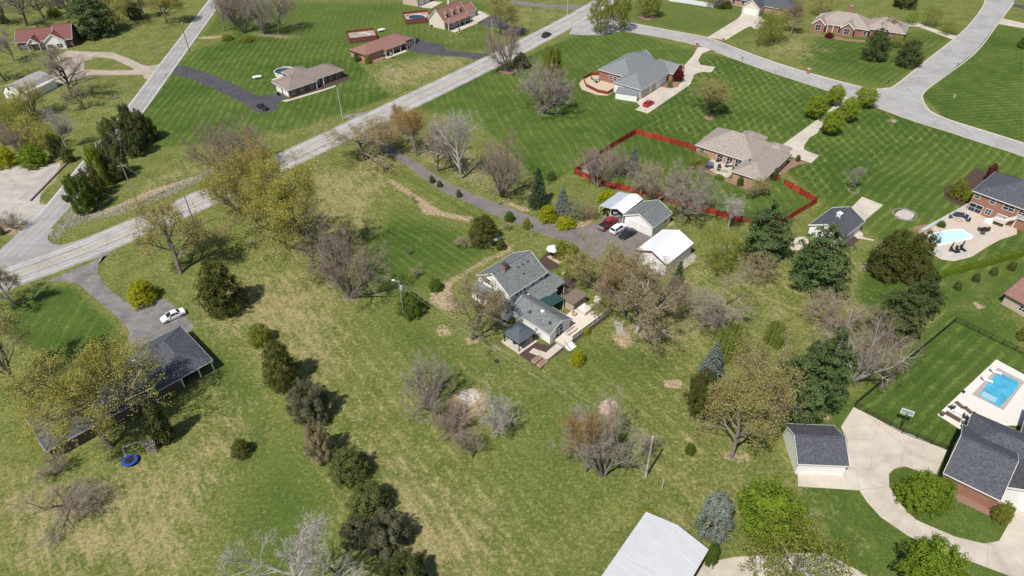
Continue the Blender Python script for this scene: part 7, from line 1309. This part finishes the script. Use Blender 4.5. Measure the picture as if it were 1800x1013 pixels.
def tank(label, c, rz, L_=3.0, r=.48, m=None):
    g = G(c); e = thing('propane_tank', label, 'tank', (g.x, g.y, 0), rz); pr = [(-L_ / 2, .02), (-L_ / 2 + .1, r * .6), (-L_ / 2 + .35, r), (L_ / 2 - .35, r), (L_ / 2 - .1, r * .6), (L_ / 2, .02)]
    MB().tube([(x, 0, r + .25) for x, _ in pr], [q for _, q in pr], 14).build('tank_shell', m or M_TRIM, e, smooth=True); MB().cyl(0, 0, 2 * r + .2, 2 * r + .42, .16, 10).build('valve_dome', M_TRIM, e)
    for x in (-L_ * .3, L_ * .3): bx(x - .08, x + .08, -r * .7, r * .7, 0, .42).build('leg', M_CAN, e)
tank('silver grey propane tank beside the big olive shrub', (870, 427), R(40), 3.4, .52, mat('silver_tank', (.46, .49, .51), .4, .5, .06, 2)); tank('white propane tank on the lawn of the grey hip roofed ranch', (453, 139), R(20), 3.2); tank('white propane tank behind the deck of the red roofed ranch', (671, 56), R(25), 3.2)
def lounger(label, c, rz, m, group, nm='sun_lounger', z=.03):
    g = G(c); return furn(nm, label, 'lounger', (g.x, g.y, z), rz, [('seat', bx(-.3, .3, -1.0, .35, .28, .36), m), ('backrest', MB().add([(-.3, .35, .3), (.3, .35, .3), (.3, .9, .8), (-.3, .9, .8), (-.3, .35, .38), (.3, .35, .38), (.3, .86, .87), (-.3, .86, .87)], [(3, 2, 1, 0), (4, 5, 6, 7), (0, 1, 5, 4), (1, 2, 6, 5), (2, 3, 7, 6), (3, 0, 4, 7)]), m)] + [('leg', bx(x - .03, x + .03, y - .03, y + .03, 0, .28), m) for x in (-.26, .26) for y in (-.9, .3)], group)
def achair(label, c, rz, m, group, z=.02):
    g = G(c); return furn('garden_chair', label, 'chair', (g.x, g.y, z), rz, [('seat', bx(-.32, .32, -.35, .3, .32, .4), m), ('backrest', bx(-.34, .34, .26, .36, .36, 1.0), m), ('armrest', bx(-.42, -.32, -.38, .34, .55, .6), m), ('armrest', bx(.32, .42, -.38, .34, .55, .6), m)] + [('leg', bx(x - .04, x + .04, y - .04, y + .04, 0, .55), m) for x in (-.36, .36) for y in (-.32, .28)], group)
lounger('brown wicker lounger by the long sofa on the pale pool deck', (94, 222, 312), R(200), M_BFAB, 'brown loungers by the blue pool'); lounger('brown wicker lounger by the fire table on the pale pool deck', (94, 270, 342), R(200), M_BFAB, 'brown loungers by the blue pool')
lounger('white lounger at the upper corner of the rectangular pool', (94, 368, 165), R(60), M_TRIM, 'white loungers at the blue pool'); lounger('white lounger beside the middle of the rectangular pool', (94, 418, 118), R(60), M_TRIM, 'white loungers at the blue pool')
g_ = G((94, 182, 370)); ar = math.atan2((G((94, 215, 385)) - G((94, 145, 345))).y, (G((94, 215, 385)) - G((94, 145, 345))).x); furn('outdoor_sofa', 'long brown sofa on the pale pool deck', 'sofa', (g_.x, g_.y, .03), ar, [('seat', bx(-1.2, 1.2, -.4, .4, 0, .42), M_LFAB), ('backrest', bx(-1.2, 1.2, -.5, -.38, 0, .8), M_BFAB)]); g_ = G((94, 206, 350)); furn('fire_table', 'white fire table in front of the long brown sofa', 'table', (g_.x, g_.y, .03), ar, [('tabletop', bx(-.6, .6, -.4, .4, .42, .5), M_TRIM), ('base', bx(-.5, .5, -.3, .3, 0, .42), M_TRIM)])
for c, l_, a in [((94, 168, 322), 'dark armchair at the lawn end of the long brown sofa', 200), ((94, 245, 378), 'dark armchair at the house end of the long brown sofa', 60)]: achair(l_, c, R(a), M_DFAB, 'dark armchairs by the blue pool', .03)
def planter(label, c, r, h, m, z=.03): g = G(c); furn('planter', label, 'planter', (g.x, g.y, z), 0, [('pot', MB().lathe([(0, 0), (r * .7, 0), (r, h), (r * .85, h), (r * .8, h - .08), (0, h - .08)], n=14), m)])
planter('dark round planter at the outer corner of the pale pool deck', (94, 114, 360), .4, .6, M_BFAB); planter('brown round planter near the house wall by the pale pool deck', (94, 240, 412), .42, .5, M_BFAB); planter('blue round planter near the house wall by the pale pool deck', (94, 237, 434), .45, .55, M_NAVY); planter('small dark planter along the deck edge', (94, 238, 232), .25, .4, M_BLK)
# two storey house pool furniture
ring('fire_pit', 'round stone fire pit ringed by navy chairs near the pool', (93, 480, 595), .75, 12, .4, mat('tan_block', (.42, .33, .27), .9), 4)
for c, a, l_ in [((93, 405, 575), 90, 'navy chair at the fence side of the stone fire pit'), ((93, 440, 555), 40, 'navy chair between sofa and fence at the stone fire pit'), ((93, 540, 580), -60, 'navy chair on the house side of the stone fire pit'), ((93, 560, 605), -100, 'navy chair nearest the house door by the stone fire pit')]: achair(l_, c, R(a), M_NAVY, 'navy chairs round the stone fire pit')
g_ = G((93, 488, 560)); furn('outdoor_sofa', 'dark outdoor sofa behind the stone fire pit', 'sofa', (g_.x, g_.y, .02), R(-15), [('seat', bx(-1.0, 1.0, -.4, .4, 0, .42), M_DFAB), ('backrest', bx(-1.0, 1.0, .34, .48, 0, .85), M_DFAB)])
for c, l_ in [((93, 405, 868), 'closed black umbrella over the round table by the pool curve'), ((93, 500, 858), 'closed black umbrella nearer the wooden steps by the pool')]:
    g_ = G(c); furn('closed_umbrella', l_, 'umbrella', (g_.x, g_.y, .02), 0, [('pole', MB().cyl(0, 0, 0, 2.6, .03, 6), M_BLK), ('canopy', MB().lathe([(0, 2.6), (.1, 2.3), (.17, 1.4), (.1, 1.1), (0, 1.1)], n=8), M_BLK), ('base', MB().cyl(0, 0, 0, .1, .3, 10), M_BLK)], 'closed umbrellas by the pool')
for c, l_, a in [((93, 430, 872), 'black lounge chair under the closed umbrella at the pool curve', 20), ((93, 468, 866), 'black lounge chair between the two closed umbrellas', -10), ((93, 515, 860), 'black lounge chair nearest the white steps', 10)]: lounger(l_, c, R(a), M_BLK, 'black lounge chairs by the pool', z=.02)
g_ = G((93, 700, 695)); furn('dining_table', 'dark patio dining table beside the white pool steps', 'table', (g_.x, g_.y, .02), .3, [('tabletop', bx(-.9, .9, -.6, .6, .7, .75), M_BLK)] + [('leg', bx(x - .04, x + .04, y - .04, y + .04, 0, .7), M_BLK) for x in (-.8, .8) for y in (-.5, .5)])
for c, a, l_ in [((93, 665, 690), 90, 'brown patio chair on the pool side of the dining table'), ((93, 690, 720), 160, 'brown patio chair at the fence side of the dining table'), ((93, 735, 690), -70, 'brown patio chair at the steps side of the dining table')]: achair(l_, c, R(a), M_BFAB, 'patio chairs at the dining table')
g_ = G((93, 690, 545)); furn('grill', 'grey gas grill against the brick wall by the pool', 'grill', (g_.x, g_.y, .02), R(-20), [('cabinet', bx(-.7, .7, -.3, .3, 0, .85), M_CAN), ('lid', bx(-.4, .4, -.28, .28, .85, 1.15), M_DFAB)]); g_ = G((93, 835, 575)); furn('grill', 'black kettle smoker against the brick wall by the stairs', 'grill', (g_.x, g_.y, .02), 0, [('kettle', MB().lathe([(0, .5), (.32, .7), (.38, .95), (.3, 1.2), (0, 1.3)], n=14), M_BLK)] + [('leg', MB().cyl(.2 * math.cos(a), .2 * math.sin(a), 0, .62, .03, 5), M_BLK) for a in (.5, 2.6, 4.7)])
# raised white deck with ramped stairs
s0 = G((93, 905, 640)); sa = math.atan2((G((93, 1064, 490), 5.3) - G((93, 605, 330), 5.3)).y, (G((93, 1064, 490), 5.3) - G((93, 605, 330), 5.3)).x); st_ = thing('deck_stairs', 'white railed deck and stairs climbing to the upper door of the brick house', 'stairs', (s0.x, s0.y, 0), sa)
bx(1.0, 9, -.2, 3.4, 2.5, 2.65).build('upper_deck', M_DECK, st_); bx(-2.6, .0, -2.2, -.2, 1.1, 1.22).build('landing', M_DECK, st_)
b = MB(); b.add([(-.4, -.9, 1.2), (1.3, -.9, 2.6), (1.3, .9, 2.6), (-.4, .9, 1.2), (-.4, -.9, 1.05), (1.3, -.9, 2.45), (1.3, .9, 2.45), (-.4, .9, 1.05)], [(0, 1, 2, 3), (7, 6, 5, 4), (0, 4, 5, 1), (1, 5, 6, 2), (2, 6, 7, 3), (3, 7, 4, 0)]); b.build('flight', M_DECK, st_)
for i in range(5): bx(-4.1 + .3 * i, -3.8 + .3 * i, -2.2, -.3, 0, .2 * (i + 1)).build('step', M_TRIM, st_)
for (x0, y0, x1, y1, z) in ((1.0, -.2, 9, -.2, 2.65), (-2.6, -2.2, 0, -2.2, 1.22), (0, -2.2, 0, -1.0, 1.22), (-2.6, -.2, -.4, -.2, 1.22)):
    q = MB(); beam(q, (x0, y0, z + .95), (x1, y1, z + .95), .1, .1); q.build('handrail', M_TRIM, st_); n = max(2, int(math.hypot(x1 - x0, y1 - y0) / .22)); q = MB()
    q2 = MB(); beam(q2, (x0, y0, z + .12), (x1, y1, z + .12), .06, .08); q2.build('bottom_rail', M_TRIM, st_)
    for k in range(n + 1): t = k / n; x = x0 + (x1 - x0) * t; y = y0 + (y1 - y0) * t; q.box(x - .04, x + .04, y - .04, y + .04, z, z + .92)
    q.build('balusters', M_TRIM, st_)['kind'] = 'stuff'
for s in (-.95, .95):
    q = MB(); beam(q, (-.5, s, 2.1), (1.2, s, 3.5), .1, .12); q.build('handrail', M_TRIM, st_); q = MB(); beam(q, (-.5, s, 1.6), (1.2, s, 3.0), .05, .5); q.build('stair_panel', M_TRIM, st_)
for x, y, z in ((1.2, 0, 2.5), (5, -.1, 2.5), (8.8, -.1, 2.5), (-2.5, -2.1, 1.1), (-.1, -2.1, 1.1), (-2.5, -.3, 1.1), (1.2, 3.2, 2.5)): bx(x - .1, x + .1, y - .1, y + .1, 0, z).build('post', M_TRIM, st_)
# basketball hoop
g_ = G((23, 925, 985)); bh = thing('basketball_hoop', 'basketball hoop with glass backboard at the edge of the concrete drive', 'basketball hoop', (g_.x, g_.y, 0), R(150)); MB().tube([(0, 0, 0), (0, 0, 2.6), (0, -.9, 3.2)], .08, 8).build('pole', M_BLK, bh)
for a in ((-.95, .95, -.98, -.92, 2.75, 2.85), (-.95, .95, -.98, -.92, 3.75, 3.85), (-.95, -.85, -.98, -.92, 2.85, 3.75), (.85, .95, -.98, -.92, 2.85, 3.75)): bx(*a).build('backboard_frame', M_TRIM, bh)
bx(-.85, .85, -.96, -.94, 2.85, 3.75).build('backboard', mat('clear_backboard', (.25, .32, .30), .1, .5, .1, 2), bh); rn = MB(); rn.tube([(.23 * math.cos(t), -1.25 + .23 * math.sin(t), 3.05) for t in np.linspace(0, 6.283, 17)], .02, 5, False); rn.build('rim', mat('orange_rim', (.45, .12, .03), .5), bh)
bx(-.3, .3, -1.0, -.985, 2.95, 3.4).build('target_square', M_DFAB, bh)
# trampoline and play frame under the huge tree
g_ = G((230, 813)); tr_ = thing('trampoline', 'small blue trampoline beside the trunk of the huge budding tree', 'trampoline', (g_.x, g_.y, 0)); q = MB(); q.lathe([(.75, .62), (1.22, .62), (1.22, .55), (.75, .55)], n=24); q.build('pad', mat('blue_pad', (.02, .06, .30), .6, .3, .1, 3), tr_); MB().cyl(0, 0, .57, .60, .74, 24).build('jumping_mat', M_BLK, tr_)
for k in range(6): a = 1.047 * k; MB().cyl(1.1 * math.cos(a), 1.1 * math.sin(a), 0, .56, .03, 6).build('leg', M_TRIM, tr_)
g_ = G((268, 788)); pf = thing('play_frame', 'weathered wooden play frame with ladder beside the dark columnar evergreen', 'playset', (g_.x, g_.y, 0), R(25)); M_GW = mat('weathered_wood', (.36, .30, .27), .9, .1, .2, 3)
for x in (-.7, .7):
    for y in (-.7, .7): bx(x - .07, x + .07, y - .07, y + .07, 0, 2.4).build('post', M_GW, pf)
for k in range(6): bx(-.8, .8, -.78 + .26 * k, -.55 + .26 * k, 1.3, 1.36).build('plank', M_GW, pf)
for k in range(5): bx(-.5, .5, -1.35 + .12 * k, -1.28 + .12 * k, .2 + .25 * k, .28 + .25 * k).build('rung', M_GW, pf)
for s in (-.52, .52): q = MB(); beam(q, (s, -1.45, 0), (s, -.75, 1.45), .08, .1); q.build('ladder_rail', M_GW, pf)
q = MB(); beam(q, (-.7, 0, 2.35), (-3.8, .0, 2.35), .12, .14); q.build('swing_beam', M_GW, pf); q = MB(); beam(q, (-3.8, -.8, 0), (-3.8, 0, 2.3), .1, .1, (1, 0, 0)); q.build('beam_leg', M_GW, pf); q = MB(); beam(q, (-3.8, .8, 0), (-3.8, 0, 2.3), .1, .1, (1, 0, 0)); q.build('beam_leg', M_GW, pf)
g_ = G((95, 212, 730)); furn('garden_trailer', 'small open trailer with white rails below the dark roofed ranch', 'trailer', (g_.x, g_.y, 0), R(35), [('bed', bx(-1.0, 1.0, -.6, .6, .4, .5), M_DWOOD), ('side_rail', bx(-1.0, 1.0, -.64, -.58, .5, .9), M_TRIM), ('side_rail', bx(-1.0, 1.0, .58, .64, .5, .9), M_TRIM), ('tongue', bx(1.0, 2.0, -.05, .05, .4, .48), M_BLK), ('wheel', MB().tube([(0, -.68, .3), (0, -.85, .3)], .3, 12), M_TYRE), ('wheel', MB().tube([(0, .68, .3), (0, .85, .3)], .3, 12), M_TYRE)])
# mailboxes, bins, signs
def mailbox(label, c, m=M_BLK): g = G(c); furn('mailbox', label, 'mailbox', (g.x, g.y, 0), R(30), [('post', bx(-.05, .05, -.05, .05, 0, 1.05), M_DTRIM), ('box', MB().loft([[(x, -.12, 1.05), (x, .12, 1.05), (x, .12, 1.22), (x, .06, 1.3), (x, -.06, 1.3), (x, -.12, 1.22)] for x in (-.28, .28)]), m)])
mailbox('black mailbox where the red roofed ranch drive meets the highway', (1, 1527, 425)); mailbox('mailbox at the dark asphalt drive on the side road', (0, 1170, 545)); mailbox('black mailbox on the subdivision road by the cross-mown lawn', (1304, 107)); mailbox('black mailbox at the corner lot by the fork', (3, 838, 590)); mailbox('mailbox across the highway from the dark suv', (2, 250, 178)); mailbox('mailbox on the wide lawn side of the fork road', (3, 1325, 470))
def pillar(label, c): g = G(c); furn('mailbox_pillar', label, 'mailbox', (g.x, g.y, 0), R(-20), [('pillar', bx(-.45, .45, -.45, .45, 0, 1.5), M_BRICK), ('cap', bx(-.52, .52, -.52, .52, 1.5, 1.62), M_CONC)])
pillar('brick mailbox pillar at the end of the curved concrete drive', (1225, 82)); pillar('brick mailbox pillar at the drive across the subdivision road', (1271, 74)); pillar('brick mailbox pillar at the kerb opposite the cross-mown lawn', (1420, 129))
g_ = G((1, 160, 672)); furn('wheeled_bin', 'black wheeled bin by the garage doors of the grey ranch', 'bin', (g_.x, g_.y, 0), 0, [('bin', MB().loft([[(-.25, -.25, 0), (.25, -.25, 0), (.25, .25, 0), (-.25, .25, 0)], [(-.33, -.33, 1.0), (.33, -.33, 1.0), (.33, .33, 1.0), (-.33, .33, 1.0)]]), M_BLK), ('lid', bx(-.36, .36, -.36, .36, 1.0, 1.08), M_BLK)])
g_ = G((1, 1232, 188)); furn('ac_unit', 'dark air conditioner beside the cream end wall', 'air conditioner', (g_.x, g_.y, 0), R(20), [('cabinet', bx(-.45, .45, -.45, .45, 0, .85), M_DTRIM), ('fan_grille', MB().cyl(0, 0, .85, .9, .35, 14), M_CAN)])
g_ = G((1, 735, 530)); furn('garden_ornament', 'dark lamp post ornament on the lawn beside the grey ranch', 'lamp post', (g_.x, g_.y, 0), 0, [('post', MB().cyl(0, 0, 0, 1.8, .06, 8), M_BLK), ('lantern', MB().lathe([(0, 1.8), (.16, 1.85), (.2, 2.15), (.1, 2.3), (0, 2.35)], n=8), M_DFAB)])
g_ = G((3, 1303, 685)); furn('utility_pedestal', 'small pale utility pedestal on the wide right lawn', 'utility box', (g_.x, g_.y, 0), 0, [('cabinet', bx(-.2, .2, -.2, .2, 0, .8), M_CAN), ('cap', bx(-.23, .23, -.23, .23, .8, .88), M_CAN)])
g_ = G((3, 878, 858)); furn('boulder', 'pale boulder in the mulch ring beside the road', 'boulder', (g_.x, g_.y, 0), 0, [('rock', MB().lathe([(.0, 0), (.7, 0), (.75, .25), (.5, .6), (.1, .75), (0, .76)], n=7), M_STONE)])
# patio set and louvred cover of the taupe roofed house
g_ = G((92, 400, 600)); furn('hot_tub', 'blue grey covered hot tub at the patio of the taupe roofed house', 'hot tub', (g_.x, g_.y, .03), R(-15), [('tub', bx(-1.1, 1.1, -1.0, 1.0, 0, .9), M_DTRIM), ('cover', bx(-1.15, 1.15, -1.05, 1.05, .9, 1.02), mat('blue_cover', (.12, .16, .22), .6, .3, .1, 3))])
g_ = G((92, 590, 665)); furn('patio_sofa', 'tan outdoor sofa on the patio of the taupe roofed house', 'sofa', (g_.x, g_.y, .03), R(-18), [('seat', bx(-1.0, 1.0, -.4, .4, 0, .42), MATS['tan_pavers']), ('backrest', bx(-1.0, 1.0, -.5, -.38, 0, .8), MATS['tan_pavers'])])
for c, a, l_ in [((92, 535, 615), 0, 'dark chair in the middle of the patio of the taupe roofed house'), ((92, 525, 650), 60, 'dark chair beside the tan sofa on the patio'), ((92, 510, 540), 180, 'dark chair near the glass doors of the taupe roofed house'), ((92, 625, 605), -40, 'dark chair by the dining set of the taupe roofed house')]: achair(l_, c, R(a), M_DFAB, 'patio chairs of the taupe roofed house', .03)
g_ = G((92, 660, 600)); furn('patio_table', 'pale patio table near the brick wing of the taupe roofed house', 'table', (g_.x, g_.y, .03), .2, [('tabletop', bx(-.8, .8, -.5, .5, .7, .76), M_CAN)] + [('leg', bx(x - .04, x + .04, y - .04, y + .04, 0, .7), M_CAN) for x in (-.7, .7) for y in (-.4, .4)])
# hedge of small shrubs along the lawn behind the pool
for k in range(24):
    t = k / 23; plant('shrub', (1636 + 168 * t, 490 - 44 * t), 490 - 44 * t - 11, 14, 'small green shrub in the long hedge row on the lawn below the pool', 'bright')['group'] = 'hedge row below the pool'
# white pipe and culvert bits
g_ = G((10, 250, 372)); cb = thing('culvert_wall', 'long dark concrete culvert edge beside the gravel lot', 'culvert', (g_.x, g_.y, 0)); a_ = G((10, 215, 400)) - g_; b_ = G((10, 480, 125)) - g_; q = MB(); beam(q, (a_.x, a_.y, .2), (b_.x, b_.y, .2), .35, .4); q.build('edge_beam', mat('old_concrete_edge', (.24, .21, .18), .9, .2, .2, 1), cb)
